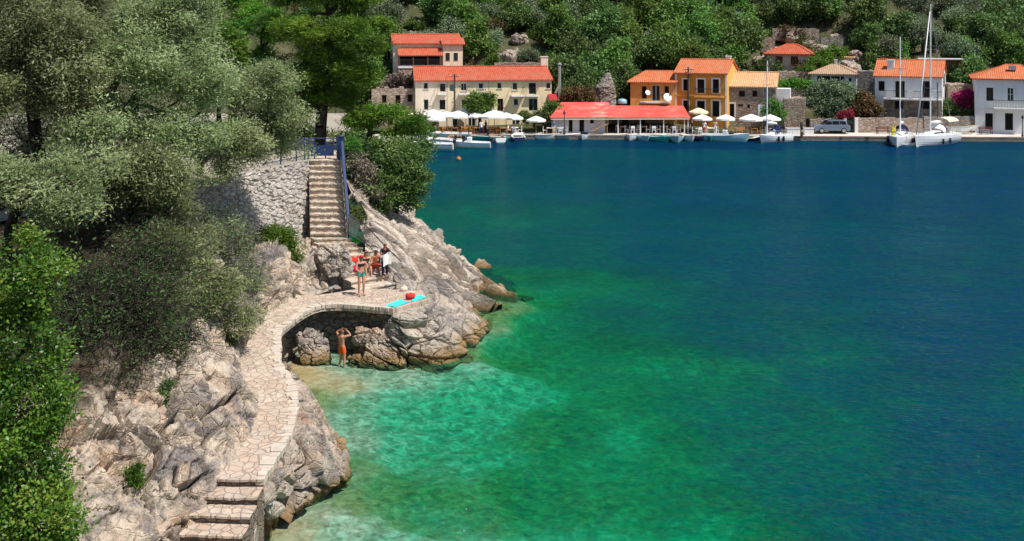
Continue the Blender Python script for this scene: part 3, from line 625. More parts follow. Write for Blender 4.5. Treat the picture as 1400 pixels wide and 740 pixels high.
nL = 8; hL = (zc-2.0)/(nL+.0)
LP = cr([L0, (-8.75, 47.5, 0), (-7.5, 45.5, 0), L1], nL+2); RP = cr([R0, (-7.0, 48.1, 0), (-5.9, 46.7, 0), R1], nL+2)
for i in range(1, nL+1):
    z = zc-i*hL+.02; step(stairs, (*LP[i][:2], z), (*RP[i][:2], z), (*(RP[i-1]+(RP[i-1]-RP[i])*.1)[:2], z), (*(LP[i-1]+(LP[i-1]-LP[i])*.1)[:2], z), hL)

# handrails
hr = thing('handrail', 'dark blue metal handrail running down the right side of the straight stairs', 'handrail', (-8.65, 52.2, 6.6))
T0, T1 = Vector((0, -.05, .95)), Vector((.92, -3.75, -2.25))
MB().bar(T0, T1, .11, .05).build('rail', M['metal_blue'], hr)
MB().bar(T0-Vector((0, 0, .42)), T1-Vector((0, 0, .42)), .07, .04).build('rail', M['metal_dark'], hr)
MB().bar(T0-Vector((0, 0, .80)), T1-Vector((0, 0, .80)), .10, .16).build('stringer', M['metal_dark'], hr)
for k in (0, .25, .5, .75, 1.0):
    p = T0.lerp(T1, k); MB().bar(p, p-Vector((0, 0, 1.0)), .06).build('post', M['metal_blue'], hr)
gp = tag(MB().box(-.16, .16, -.05, .05, 0, 1.15).box(-.19, .19, -.07, .07, 1.15, 1.20).build('gate_post', M['metal_blue'], None, (-8.75, 52.35, 6.6)), 'broad bright blue metal post at the top of the straight stairs', 'post')
hr2 = thing('balustrade', 'grey railing of thin bars beside the lower turning stairs', 'railing', (-7.75, 48.4, 3.6))
pts = [Vector(p) for p in cr([(-7.75, 48.35, 3.62), (-6.95, 48.0, 3.25), (-5.85, 46.6, 2.6), (-4.9, 45.3, 2.1)], 40)]
MB().tube([p+Vector((0, 0, .92))-hr2.location for p in pts], .025, 6).build('rail', M['metal_dark'], hr2)
MB().tube([p+Vector((0, 0, .12))-hr2.location for p in pts], .018, 6).build('rail', M['metal_dark'], hr2)
for p in pts[::1]: MB().bar(p-hr2.location, p+Vector((0, 0, .92))-hr2.location, .018).build('baluster', M['metal_grey'], hr2)

# terrace behind the wall, with its blue fence
terr = [(-10.3, 52.0), (-11.9, 48.1), (-13.6, 45.0), (-16.2, 40.3), (-18, 36), (-70, 36), (-70, 80), (-11, 80), (-8.0, 60), (-7.6, 54), (-8.7, 52.4)]
m = MB(); m.add([(x, y, 6.58) for x, y in terr], [tuple(range(len(terr)-1, -1, -1))])
M['terrace'] = plain('terrace_gravel', (.33, .29, .24), .95, .1, var=.25, scale=1.2)
tag(m.build('terrace_ground', M['terrace']), kind='structure')
fe = thing('blue_fence', 'blue metal fence along the terrace edge behind the olive branches', 'fence', (-10.5, 52.5, 6.58))
fp = [Vector(p) for p in cr([(-9.0, 52.75, 6.58), (-10.3, 52.65, 6.58), (-10.8, 52.2, 6.58), (-12.0, 49.3, 6.58)], 8)]
for a, b in zip(fp[:-1], fp[1:]):
    a, b = a-fe.location, b-fe.location; MB().bar(a, a+Vector((0, 0, 1.1)), .06).build('post', M['metal_blue'], fe)
MB().tube([p-fe.location+Vector((0, 0, 1.08)) for p in fp], .03, 6).build('rail', M['metal_blue'], fe)
MB().tube([p-fe.location+Vector((0, 0, .6)) for p in fp], .022, 6).build('rail', M['metal_blue'], fe)
MB().tube([p-fe.location+Vector((0, 0, .2)) for p in fp], .022, 6).build('rail', M['metal_blue'], fe)
m = MB(); a, b = fp[0]-fe.location, fp[3]-fe.location; m.bar(a.lerp(b, .12)+Vector((0, 0, .45)), a.lerp(b, .9)+Vector((0, 0, .45)), .02, .55); m.build('panel', M['metal_blue'], fe)
# ---------------------------------------------------------------- trees and shrubs
VG = np.random.default_rng(21)
def unit(n):
    d = VG.normal(size=(n, 3)); return d/np.linalg.norm(d, axis=1, keepdims=True)
def leaves(C, sig, n, L, Wd, ctint, up=.5, out=None, flat=1.0, spread=.55):
    """n leaves round every clump centre C: pointed quads of random lie, each a face with its own tint"""
    k = len(C); c = np.repeat(C, n, 0); off = VG.normal(size=(k*n, 3))*sig; off[:, 2] *= flat; c = c+off
    a = unit(k*n); a[:, 2] *= .6; a += .9*off/(np.linalg.norm(off, axis=1, keepdims=True)+1e-6); a /= np.linalg.norm(a, axis=1, keepdims=True)
    nn = unit(k*n)*(1-up)+np.array([.15, -.2, 1.0])*up; b = np.cross(a, nn); b /= np.linalg.norm(b, axis=1, keepdims=True)+1e-6
    s = VG.uniform(.65, 1.35, (k*n, 1)); a = a*L*.5*s; b = b*Wd*.5*s
    V = np.stack([c-a, c-a*.1+b, c+a, c-a*.1-b], 1).reshape(-1, 3); F = np.arange(k*n*4).reshape(-1, 4)
    t = np.clip(np.repeat(ctint, n)+VG.normal(size=k*n)*.11, 0, 1)
    return V, F, t
def crown_obj(name, V, F, t, mat, parent=None):
    me = np_mesh(name, V, F, mat); at = me.attributes.new('tint', 'FLOAT', 'FACE'); at.data.foreach_set('value', t.astype(np.float32))
    return link(name, me, parent)
def skeleton(trunk, C, r_tip, wander, n=5, rmax=9, power=.46):
    """limbs from the trunk to every clump: each new clump joins the nearest earlier node; radii follow the load carried"""
    nodes = [np.array(p, float) for p in trunk]; par = [-1]+list(range(len(trunk)-1)); top = nodes[-1]; first = max(1, len(trunk)-3)
    order = np.argsort(((C-top)**2).sum(1)); ND = list(nodes); dist = [0.0]*len(nodes)
    for i in range(1, len(nodes)): dist[i] = dist[i-1]+.2*np.linalg.norm(nodes[i]-nodes[i-1])
    tips = []
    for i in order:
        A = np.array(ND[first:]); d = np.linalg.norm(A-C[i], axis=1)+.30*np.array(dist[first:]); j = int(d.argmin())+first
        p = ND[j]; q = C[i]; l = np.linalg.norm(q-p); cur = j; ns = max(1, min(4, int(l/.6)))
        for s in range(1, ns+1):
            x = p+(q-p)*s/ns+(VG.normal(size=3)*wander*l/ns if s < ns else 0); x = x+np.array([0, 0, .10*l*math.sin(math.pi*s/ns)])
            ND.append(x); par.append(cur); dist.append(dist[cur]+np.linalg.norm(x-ND[cur])); cur = len(ND)-1
        tips.append(cur)
    load = np.zeros(len(ND))
    for t in tips: load[t] += 1
    for i in range(len(ND)-1, 0, -1): load[par[i]] += load[i]
    rad = np.minimum(rmax, r_tip*np.maximum(load, 1)**power)
    V = []; F = []; nv = 0; ang = np.arange(n)*2*math.pi/n
    for i in range(1, len(ND)):
        a, b = ND[par[i]], ND[i]; t = b-a; l = np.linalg.norm(t)
        if l < 1e-4: continue
        t /= l; u = np.cross(t, [0.3, .2, 1] if abs(t[2]) < .9 else [1, 0, 0]); u /= np.linalg.norm(u); w = np.cross(t, u)
        ring = np.cos(ang)[:, None]*u+np.sin(ang)[:, None]*w
        ra = min(rad[par[i]], rad[i]*1.5)
        V.append(a+ring*ra); V.append(b+t*rad[i]*.3+ring*rad[i]); k = np.arange(n)
        F.append(np.stack([nv+k, nv+(k+1) % n, nv+n+(k+1) % n, nv+n+k], 1)); nv += 2*n
    return np.concatenate(V), np.concatenate(F)
def clumps(lobes, n, shell=.5, gap=0.0, seed=0, gs=.6):
    """clump centres in the lobes (cx,cy,cz,rx,ry,rz), mostly near their surface, with gaps"""
    w = np.array([l[3]*l[4]+l[4]*l[5]+l[3]*l[5] for l in lobes]); w = w/w.sum(); out = []; lob = []
    while len(out) < n:
        i = VG.choice(len(lobes), p=w); l = lobes[i]; d = unit(1)[0]; r = shell+(1-shell)*VG.random()**.7
        p = np.array(l[:3])+d*r*np.array(l[3:6])
        if gap and vnoise(p[None]*gs+seed, seed)[0] < gap-.3 and VG.random() < .85: continue
        out.append(p); lob.append(i)
    return np.array(out), np.array(lob)
def make_tree(name, label, cat, base, lobes, n, nleaf, L, Wd, sig, leaf, bk, trunk=None, r_tip=.012, up=.5, shell=.45, gap=.12, gs=.6, tone=(.2, .8), wander=.12, twigs=0, group=None, flat=.8, power=.46):
    root = thing(name, label, cat, base, 0, group); lobes = [tuple(np.array(l[:3])-np.array(base))+tuple(l[3:]) for l in lobes]
    C, lob = clumps(lobes, n, shell, gap, seed=int(VG.integers(99)), gs=gs)
    if trunk is None:
        c = np.mean([l[:3] for l in lobes], 0); trunk = [(0, 0, -.5), (.1, .05, c[2]*.25), (c[0]*.25, c[1]*.25, c[2]*.5), (c[0]*.5, c[1]*.5, c[2]*.72)]
    V, F = skeleton(trunk, C, r_tip, wander, power=power); link('trunk', np_mesh('trunk', V, F, bk, True), root)
    if twigs:
        k = twigs; i = VG.integers(len(C), size=k); p = C[i]+VG.normal(size=(k, 3))*sig*1.4; d = unit(k)*VG.uniform(.3, 1.1, (k, 1)); d[:, 2] *= .6
        m = p+d*.5+VG.normal(size=(k, 3))*.06; e = p+d; r = .010
        o = np.cross(d, [0.1, .2, 1]); o = o/np.linalg.norm(o, axis=1, keepdims=True)*r; o2 = np.array([0, 0, r*.9])
        TV = np.stack([p-o, p+o, m+o*.8, m-o*.8, e, p-o2, p+o2, m+o2, m-o2], 1).reshape(-1, 3); b = np.arange(k)[:, None]*9
        TF = np.concatenate([b+np.array([[0, 1, 2, 3]]), b+np.array([[5, 6, 7, 8]]), b+np.array([[3, 2, 4, 4]])*0+b*0+np.array([[8, 7, 4, 3]])])
        tag(link('twigs', np_mesh('twigs', TV, TF, bk), root), kind='stuff')
    ct = np.clip(VG.uniform(tone[0], tone[1], len(lobes))[lob]*.40+VG.uniform(tone[0], tone[1], len(C))*.60, 0, 1)
    if nleaf: crown_obj('crown', *leaves(C, sig, nleaf, L, Wd, ct, up, flat=flat), leaf, root)
    return root
def lob(px, py, Y, rx, ry, rz): return tuple(W(px, py, Y))+(rx, ry, rz)
OL = 'olive trees on the terrace'
def sublobes(lobes, k=7, f=.50):
    out = []
    for l in lobes:
        for d in unit(k):
            d[2] = abs(d[2])*.8-.1 if VG.random() < .75 else d[2]; s = f*VG.uniform(.75, 1.2); out.append(tuple(np.array(l[:3])+d*np.array(l[3:6])*.62)+(l[3]*s, l[4]*s, l[5]*s*1.05))
    return out
def olive(label, base, lobes, n=230, nleaf=150, tw=900, tone=(.05, 1.0), **k):
    lobes = sublobes(lobes); n = int(n*1.35)
    return make_tree('olive_tree', label, 'olive tree', base, lobes, n, nleaf, .135, .044, .235, M['olive_leaf'], M['bark_dark'], r_tip=.014, up=.55, shell=.62, gap=.16, gs=.9, tone=tone, twigs=tw, group=OL, wander=.16, **k)
olive('large silvery olive tree spreading over the terrace, tallest of the olives', (-14.2, 38.2, 6.4),
      [lob(190, 60, 36.5, 2.6, 2.2, 2.0), lob(120, 110, 35.5, 2.2, 2.0, 1.6), lob(240, 120, 36, 2.1, 2.0, 1.7), lob(170, 180, 34.5, 2.2, 1.8, 1.3), lob(250, 200, 35.5, 1.9, 1.7, 1.3), lob(240, 20, 38, 1.9, 1.9, 1.7), lob(110, 20, 38, 2.3, 2.0, 1.6)], 460, 170, 1600)
olive('olive tree with several bare dark trunks at the left edge of the terrace', (-17.2, 37.2, 6.5),
      [lob(20, 40, 34, 2.6, 2.2, 2.0), lob(60, 100, 34, 2.0, 1.8, 1.2), lob(-40, 90, 34, 2.2, 2, 1.7), lob(70, -10, 36, 2.4, 2, 1.6), lob(10, 130, 33, 1.7, 1.5, .8)], 330, 160, 1400)
olive('slender olive tree reaching over the top of the dry-stone wall', (-14.6, 47.6, 6.55),
      [lob(345, 120, 44, 1.7, 1.6, 1.3), lob(375, 165, 44.5, 1.7, 1.5, 1.0), lob(320, 190, 43, 1.5, 1.4, 1.0), lob(395, 192, 45.5, 1.0, 1.0, .5), lob(300, 130, 43, 1.4, 1.5, 1.3), lob(300, 195, 42.5, 1.0, 1.0, .6), lob(400, 203, 46, .95, .9, .45), lob(365, 205, 45, 1.0, .9, .5), lob(330, 212, 43.5, .9, .9, .5), lob(298, 228, 42.5, .9, .8, .45), lob(275, 238, 41.5, .8, .8, .5)], 250, 140, 1100)
olive('low olive tree leaning out over the cliff below the large one', (-13.6, 35.5, 6.2),
      [lob(200, 250, 34, 1.7, 1.6, 1.1), lob(228, 285, 34.5, 1.0, 1.1, .9), lob(150, 240, 33, 1.5, 1.4, .9), lob(205, 325, 33.5, 1.1, 1.0, .6)], 230, 140, 1300, (.0, .85))
olive('grey-leaved olive bough hanging just above the bright green bush', (-15.6, 31.5, 6.6),
      [lob(50, 265, 29.5, 1.7, 1.5, .75), lob(110, 290, 29.5, 1.1, 1.1, .55), lob(-10, 250, 30, 1.5, 1.5, .9), lob(120, 235, 31, 1.5, 1.3, .7)], 150, 140, 800, (.1, .9))
make_tree('wild_olive', 'sparse wild olive shrub hanging down the cliff beside the path', 'shrub', (-11.6, 36.3, 3.6),
      [lob(290, 395, 35, .9, .9, .7), lob(245, 355, 35, 1.1, 1.0, .8), lob(325, 432, 35.5, .7, .6, .35), lob(225, 410, 33.5, 1.0, .9, .6), lob(275, 335, 36.5, .8, .8, .6), lob(185, 390, 32.5, .8, .8, .4)], 200, 150, .13, .042, .24, M['olive_leaf'], M['bark_grey'], tone=(.0, .95), twigs=1500, wander=.2, gap=.2)
make_tree('wild_olive', 'thin grey wild olive growing against the foot of the dry-stone wall', 'shrub', (-12.1, 42.5, 3.4),
      [lob(318, 330, 42, .9, .8, .9), lob(335, 380, 41, .8, .7, .8), lob(300, 300, 42.5, .8, .8, .6)], 90, 45, .12, .04, .22, M['olive_leaf'], M['bark_grey'], tone=(.1, .6), twigs=900, wander=.2, gap=.2)
make_tree('thorn_thicket', 'tangled dark thicket of bare twigs in the hollow behind the bright bush', 'shrub', (-12.4, 29.5, 4.4),
      [lob(170, 400, 29, 1.7, 1.4, 1.2), lob(140, 480, 28, 1.1, 1.0, 1.1), lob(230, 440, 30.5, 1.2, 1.0, .9), lob(110, 390, 28, 1.1, 1.0, 1.2), lob(215, 350, 31, 1.2, 1.2, 1), lob(125, 520, 26.6, .7, .6, .6), lob(170, 500, 27.4, .8, .7, .7), lob(225, 470, 28.8, .8, .6, .6), lob(100, 450, 27, .8, .7, .9)], 420, 30, .11, .04, .28, M['shrub_leaf'], M['bark_dark'], tone=(0, .5), twigs=3600, wander=.25, gap=.1, shell=.2)  # leaf tones kept low: shade of the olive canopy put into the colour
make_tree('green_bush', 'bright green glossy-leaved bush in the lower left corner', 'bush', (-9.9, 20.5, 2.5),
      [lob(20, 375, 20, .95, 1.0, .85), lob(52, 385, 20, .42, .6, .55), lob(10, 480, 19.5, 1.0, 1.0, .9), lob(35, 560, 19, .62, .9, .7), lob(-30, 620, 18.5, 1.1, 1.0, 1.0), lob(30, 660, 18.5, .70, .8, .7), lob(60, 715, 18, .55, .7, .5), lob(-40, 430, 20, 1.1, 1, 1.2), lob(0, 740, 18, .8, .8, .6)],
      430, 150, .078, .046, .15, M['bush_leaf'], M['bark'], tone=(.0, 1.0), up=.5, gap=.42, gs=1.7, shell=.72)
make_tree('shrub', 'fresh green shrub rooted in the wall left of the stairs', 'shrub', (-10.35, 46.6, 2.9),
      [lob(385, 330, 46, .65, .5, .7), lob(395, 350, 45.7, .5, .5, .55), lob(372, 322, 46.2, .45, .4, .4)], 90, 80, .14, .045, .17, M['fresh_leaf'], M['bark'], tone=(.2, .9), up=.45)
make_tree('shrub', 'small green shrub on the rock just right of the handrail', 'shrub', (-7.6, 51.0, 3.7),
      [lob(487, 297, 50.5, .38, .4, .45), lob(480, 285, 51, .3, .3, .3)], 40, 60, .12, .04, .13, M['shrub_leaf'], M['bark'], tone=(.2, .9))
make_tree('mastic_bush', 'dense dark green bush on top of the headland above the water', 'bush', (-6.3, 55.2, 3.6),
      [lob(545, 235, 53.5, 1.5, 1.2, 1.2), lob(520, 260, 53, 1.2, 1.0, .9), lob(560, 262, 53.5, .95, .9, .8), lob(535, 212, 54.5, 1.4, 1.2, .8), lob(570, 215, 55, 1.0, 1.0, 1.0), lob(500, 215, 54.5, 1.1, 1.0, .9)], 330, 120, .17, .075, .22, M['shrub_leaf'], M['bark_dark'], tone=(.1, .9), gap=.1)
make_tree('dry_bush', 'dry brownish bush between the stairs and the dark headland bush', 'bush', (-8.0, 53.6, 5.0),
      [lob(498, 238, 52.6, .65, .5, .75), lob(487, 222, 52.8, .5, .5, .5), lob(512, 255, 52.3, .55, .5, .5)], 80, 70, .12, .05, .15, M['dry_leaf'], M['bark_grey'], tone=(.1, .9), twigs=500)
make_tree('dry_bush', 'yellow-green brush at the top of the stairs behind the handrail', 'bush', (-8.2, 53.8, 5.6),
      [lob(482, 205, 53, .5, .5, .6), lob(478, 230, 52.8, .35, .4, .5)], 50, 70, .12, .045, .15, M['fresh_leaf'], M['bark_grey'], tone=(.0, .6))
def pine(label, base, lobes, n, nleaf=130, trunk=None, **k):
    lobes = sublobes(lobes, 5, .55); n = int(n*1.15)
    return make_tree('pine_tree', label, 'pine tree', base, lobes, n, nleaf, .27, .05, .28, M['pine_leaf'], M['bark_dark'], trunk, r_tip=.02, up=.30, shell=.6, gap=.2, tone=(.05, 1.0), wander=.1, flat=.6, group='pines on the terrace', **k)
pine('tall pine with tiered bright green pads rising at the head of the stairs', (-10.9, 58.0, 6.5),
     [lob(470, 35, 57, 2.1, 1.8, 1.0), lob(492, 62, 56.5, 1.4, 1.4, .8), lob(415, 45, 57, 2.0, 1.7, 1.0), lob(478, 100, 56.5, 1.4, 1.3, .7), lob(400, 105, 57, 1.8, 1.5, 1.0), lob(455, 85, 57.5, 1.9, 1.6, 1.0), lob(522, 35, 57.5, 1.0, 1.2, .5), lob(440, 135, 58, 1.9, 1.6, .9), lob(430, -5, 58, 2.4, 2, 1.0), lob(500, -10, 58, 2.2, 2, .9), lob(478, 132, 57.5, 1.1, 1.1, .5), lob(385, 145, 57.5, 1.4, 1.3, .8)],
     420, 150, [(0, 0, -.5), (.05, 0, 1.2), (.15, 0, 2.6), (.35, 0, 4.2), (.5, 0, 6.0), (.6, 0, 7.6)])
pine('dark pine half hidden behind the olive trees', (-16.5, 60, 6.5),
     [lob(345, 40, 60, 2.4, 2, 1.3), lob(300, 60, 60, 1.9, 1.8, 1.4), lob(330, 0, 61, 2.6, 2, 1.3), lob(365, 90, 60, 1.7, 1.6, 1.1), lob(290, 10, 61, 2, 1.8, 1.3), lob(315, 115, 60.5, 1.6, 1.5, 1.0)], 260, 130)
pine('low wide pine with open branches through which the moored boats show', (-8.4, 58.0, 5.2),
     [lob(522, 156, 56.5, 1.3, 1.2, .35), lob(560, 168, 56, 1.0, .9, .40), lob(490, 165, 57, 1.1, 1, .4), lob(575, 180, 55.5, .7, .7, .3), lob(540, 185, 56.5, 1.0, .8, .3)], 110, 110, [(0, 0, -.6), (.1, 0, .8), (.2, -.1, 1.7), (.4, -.2, 2.2)])
make_tree('rock_weed', 'small dark weed tuft rooted in the cliff above the near path', 'weed', WZ(228, 552, 3.3), [tuple(WZ(226, 545, 3.5))+(.22, .2, .26), tuple(WZ(232, 530, 3.7))+(.18, .2, .2)], 26, 60, .09, .035, .08, M['shrub_leaf'], M['bark'], tone=(.0, .7))
make_tree('rock_weed', 'green weed tuft growing low on the cliff left of the near steps', 'weed', WZ(185, 655, 2.7), [tuple(WZ(183, 648, 2.85))+(.22, .18, .2), tuple(WZ(192, 655, 2.75))+(.16, .15, .15)], 24, 60, .09, .03, .07, M['fresh_leaf'], M['bark'], tone=(.0, .7))
make_tree('rock_weed', 'grey-green tuft sprouting beside the path below the wild olive', 'weed', WZ(318, 470, 2.3), [tuple(WZ(314, 466, 2.5))+(.3, .25, .22), tuple(WZ(302, 474, 2.5))+(.2, .2, .16)], 30, 60, .10, .035, .09, M['olive_leaf'], M['bark'], tone=(.0, .7))
make_tree('undergrowth_bush', 'dark undergrowth bush on the terrace beneath the tall pine', 'bush', W(425, 212, 63), [lob(415, 190, 63, 1.6, 1.2, .9), lob(445, 194, 63, 1.2, 1, .7), lob(385, 190, 63, 1.4, 1.2, 1.0)], 130, 90, .18, .08, .25, M['shrub_leaf'], M['bark_dark'], tone=(.0, .8))
make_tree('undergrowth_bush', 'dark undergrowth bush behind the stair head right of the blue post', 'bush', W(485, 205, 60), [lob(480, 192, 60, .9, .9, .6), lob(500, 198, 59.5, .9, .8, .6)], 80, 80, .17, .07, .22, M['shrub_leaf'], M['bark_dark'], tone=(.1, .9))
make_tree('wild_olive', 'thin-stemmed wild olive filling the gap under the leftmost olive crown', 'shrub', (-21.5, 43, 6.5), [lob(20, 175, 42, 2.0, 1.4, 1.2), lob(85, 180, 41, 1.8, 1.3, 1.3), lob(130, 200, 42, 1.4, 1.2, 1.0), lob(40, 225, 39, 1.6, 1.2, .7)], 260, 40, .13, .042, .3, M['olive_leaf'], M['bark_dark'], tone=(0, .6), twigs=2600, wander=.25, shell=.2)
make_tree('leafy_tree', 'bright green leafy tree in the gap between the olives and the pine', 'tree', (-14.5, 55.5, 6.5),
     [lob(300, 70, 53, 1.3, 1.3, 1.4), lob(320, 110, 53, 1.1, 1.1, 1.0), lob(285, 40, 54, 1.2, 1.2, 1.1)], 130, 120, .2, .10, .25, M['fresh_leaf'], M['bark'], tone=(.2, .9))

# ---------------------------------------------------------------- the hillside across the bay
def hill(X, Y):
    X = np.asarray(X, float); Y = np.asarray(Y, float)
    s = np.interp(Y, [100, 123.5, 130, 137, 144, 152, 162, 185, 215, 265, 330], [.45, .45, 1.6, 4.0, 6.6, 10.2, 15.6, 28.5, 41, 52, 58])
    n = fbm(np.stack([X*.07, Y*.07, 0*X], -1).reshape(-1, 3), 4, 5).reshape(X.shape)*4*np.clip((Y-131)/12, 0, 1)
    return s+n
hx = np.arange(-110, 190, 1.6); hy = np.concatenate([np.arange(121.6, 190, 1.3), np.arange(190, 330, 5)]); HX, HY_ = np.meshgrid(hx, hy)
P = np.stack([HX, HY_, hill(HX, HY_)], -1); jit = fbm(P.reshape(-1, 3)*.55, 4, 8).reshape(HX.shape); P[..., 2] += .8*jit*np.clip((HY_-130)/6, 0, 1)
def hill_mat():
    t = NT('hillside_ground'); p = t.pos(); a = t.noise(p, .22, 8, .7)
    c = t.ramp(a, [(.35, (.035, .05, .016)), (.50, (.065, .075, .03)), (.64, (.15, .125, .08)), (.78, (.30, .25, .19))])
    c = t.mix(t.math('MULTIPLY', t.noise(p, 1.5, 8, .75), .6), c, (.10, .09, .055))
    return t.pbr(c, .95, t.bump(t.noise(p, 1.8, 8, .7), 1, .3), .1)
M['hill'] = hill_mat()
tag(link('hillside', np_mesh('hillside', P.reshape(-1, 3), grid_faces(*HX.shape), M['hill'])), kind='structure')
m = MB(); m.box(-110, -12, 79, 124, -2, .46); tag(m.build('village_ground', M['terrace']), kind='structure')
FV = {}
def far_variant(key, nm, lobes, n, nleaf, L, Wd, sig, leaf, **k):
    if key != 'scrub': lobes = sublobes(lobes, 4, .58)
    r = make_tree(nm, 'x', 'tree', (0, 0, 0), lobes, int(n*1.25), nleaf, L*.9, Wd*.9, sig*.9, leaf, M['bark_dark'], r_tip=.03, shell=.6, gap=.14, **k); FV.setdefault(key, []).append(r)
for q in range(3):
    u = lambda a=.25: VG.uniform(-a, a)
    far_variant('dark', 'oak_tree', [(u(), u(), 3.0, 2.3, 2.1, 1.9), (1.2+u(), u(), 2.6, 1.5, 1.5, 1.4), (-1.3+u(), u(), 2.7, 1.6, 1.5, 1.5), (u(.6), -.8, 4.1, 1.5, 1.4, 1.3), (u(.8), -1.2, 2.0, 1.4, 1.2, 1.2)], 150, 34, .36, .22, .40, M['far_dark'], up=.45, tone=(.1, .95))
    far_variant('green', 'leafy_tree', [(u(), u(), 2.8, 1.9, 1.9, 2.0), (.9+u(), -.3, 2.2, 1.4, 1.3, 1.3), (-.9+u(), -.2, 2.4, 1.4, 1.3, 1.4), (u(.5), -.3, 4.4, 1.2, 1.2, 1.3), (u(.5), -1, 3.4, 1.2, 1, 1.1)], 130, 34, .34, .20, .38, M['far_green'], up=.45, tone=(.1, .95))
    far_variant('grey', 'olive_tree', [(u(), u(), 2.6, 2.0, 1.8, 1.6), (1.2+u(), -.2, 2.3, 1.4, 1.3, 1.2), (-1.2+u(), u(), 2.4, 1.4, 1.3, 1.2), (u(.6), -.5, 3.5, 1.3, 1.2, 1.1)], 120, 36, .30, .13, .38, M['far_grey'], up=.4, tone=(.1, .95))
    far_variant('scrub', 'shrub', [(u(), u(), .8, 1.3, 1.2, .9), (.8, u(), .6, .9, .9, .7), (-.8, u(), .6, .9, .8, .7)], 50, 34, .24, .14, .26, [M['shrub_leaf'], M['far_green'], M['rust_leaf']][q], tone=(.1, .9))
# landmarks that name where a tree stands, by the bearing from which it is seen
LM = [(300, 'olive terrace'), (470, 'tall pine'), (585, 'veranda house'), (665, 'cream terrace row'), (760, 'metal flue'), (828, 'ruined tower'), (893, 'small ochre house'), (965, 'tall orange house'), (1035, 'rubble-stone house'), (1080, 'pink house'), (1142, 'brown-roofed house'), (1245, 'balconied white house'), (1320, 'pink bougainvillea'), (1380, 'right-edge white house')]
trees = []
hr_ = random.Random(9)
def put(kind, X, Y, s, dz=-.15):
    trees.append([kind, X, Y, float(hill(X, Y))+dz, s])
def clear(px, Y):      # rocky ground and house plots stay open
    if 640 < px < 722 and 138 < Y < 153: return hr_.random() < .7
    if 540 < px < 640 and 128 < Y < 146: return True
    if 625 < px < 700 and 150 <= Y < 160: return hr_.random() < .2
    if 1030 < px < 1180 and 130 < Y < 155: return True
    if 1180 <= px < 1300 and Y < 141: return True
    if 1320 < px and Y < 141: return True
    if px < 770 and Y < 136: return True
    if 855 < px < 1075 and Y < 138: return True
    return False
Y = 134.0
while Y < 178:
    X = -.2*Y
    while X < .56*Y:
        x = X+hr_.uniform(-1.6, 1.6); y = Y+hr_.uniform(-1.8, 1.8); px = 700+1400*x/y
        if not clear(px, y) and len(trees) < 250:
            if px > 1150 and y > 146: kd = hr_.choice(['dark', 'dark', 'grey', 'dark'])
            elif px < 760: kd = hr_.choice(['green', 'dark', 'grey', 'scrub', 'scrub', 'green', 'scrub'])
            else: kd = hr_.choice(['dark', 'green', 'dark', 'green', 'grey'])
            sc = hr_.uniform(.75, 1.25)*(1.1 if y > 146 else .95)
            put(kd, x, y, sc)
        X += hr_.uniform(3.2, 4.6)*(1 if Y < 158 else 1.5)
    Y += 4.6 if Y < 156 else 6.5
for kd, px, Y, s in [('green', 842, 139, 1.25), ('green', 905, 143, 1.3), ('green', 955, 146, 1.35), ('dark', 790, 141, 1.35), ('dark', 770, 135, 1.1), ('dark', 815, 137, 1.1), ('dark', 858, 134.5, 1.0), ('grey', 1215, 146, 1.25), ('green', 1375, 143, 1.15), ('dark', 1010, 145, 1.4), ('grey', 675, 148, 1.0), ('scrub', 650, 141, 1.7), ('scrub', 702, 138, 1.3), ('scrub', 1310, 133, 1.9), ('scrub', 1340, 135, 2.0), ('scrub', 1290, 137, 1.6), ('grey', 1130, 158, 1.2), ('scrub', 1135, 142, 1.5), ('scrub', 1118, 141, 1.6), ('green', 1100, 160, 1.1), ('dark', 790, 131, .9), ('dark', 781, 132, .7)]:
    put(kd, (px-700)/1400*Y, Y, s)
for kd, px, Y, s in [('dark', 545, 141, .9), ('green', 515, 139, 1.0), ('dark', 530, 146, 1.1), ('green', 500, 133, 1.0), ('dark', 480, 141, 1.2), ('green', 450, 138, 1.2), ('dark', 420, 132, 1.2), ('green', 380, 128, 1.3)]:
    put(kd, (px-700)/1400*Y, Y, s)
for i in range(34):
    px, Y = (hr_.uniform(545, 770), hr_.uniform(143, 172)) if i < 20 else (hr_.uniform(1020, 1200), hr_.uniform(152, 168)) if i < 28 else (hr_.uniform(1040, 1190), hr_.uniform(141, 152))
    put('scrub', (px-700)/1400*Y, Y, hr_.uniform(.8, 1.7))
DESC = {'dark': ('dark green spreading tree', 'tree'), 'green': ('mid-green rounded tree', 'tree'), 'grey': ('silver-grey olive tree', 'olive tree'), 'scrub': ('low scrubby bush', 'bush')}
GRP = {'dark': 'dark trees on the hillside', 'green': 'green trees on the hillside', 'grey': 'olive trees on the hillside', 'scrub': 'bushes on the hillside'}
ORD = ['nearest the houses', 'second up the slope', 'third up the slope', 'fourth up the slope', 'fifth up the slope', 'sixth up the slope', 'seventh up the slope', 'eighth up the slope', 'ninth up the slope', 'tenth up the slope', 'eleventh up the slope', 'twelfth up the slope', 'thirteenth up the slope', 'fourteenth up the slope', 'fifteenth up the slope', 'sixteenth up the slope', 'seventeenth up the slope', 'eighteenth up the slope', 'nineteenth up the slope', 'twentieth up the slope', 'topmost of all', 'hidden highest']
band = {}
for t in trees:
    px = 700+1400*t[1]/t[2]; lm = min(LM, key=lambda l: abs(l[0]-px))[1]; band.setdefault((lm, t[0]), []).append(t)
used = set()
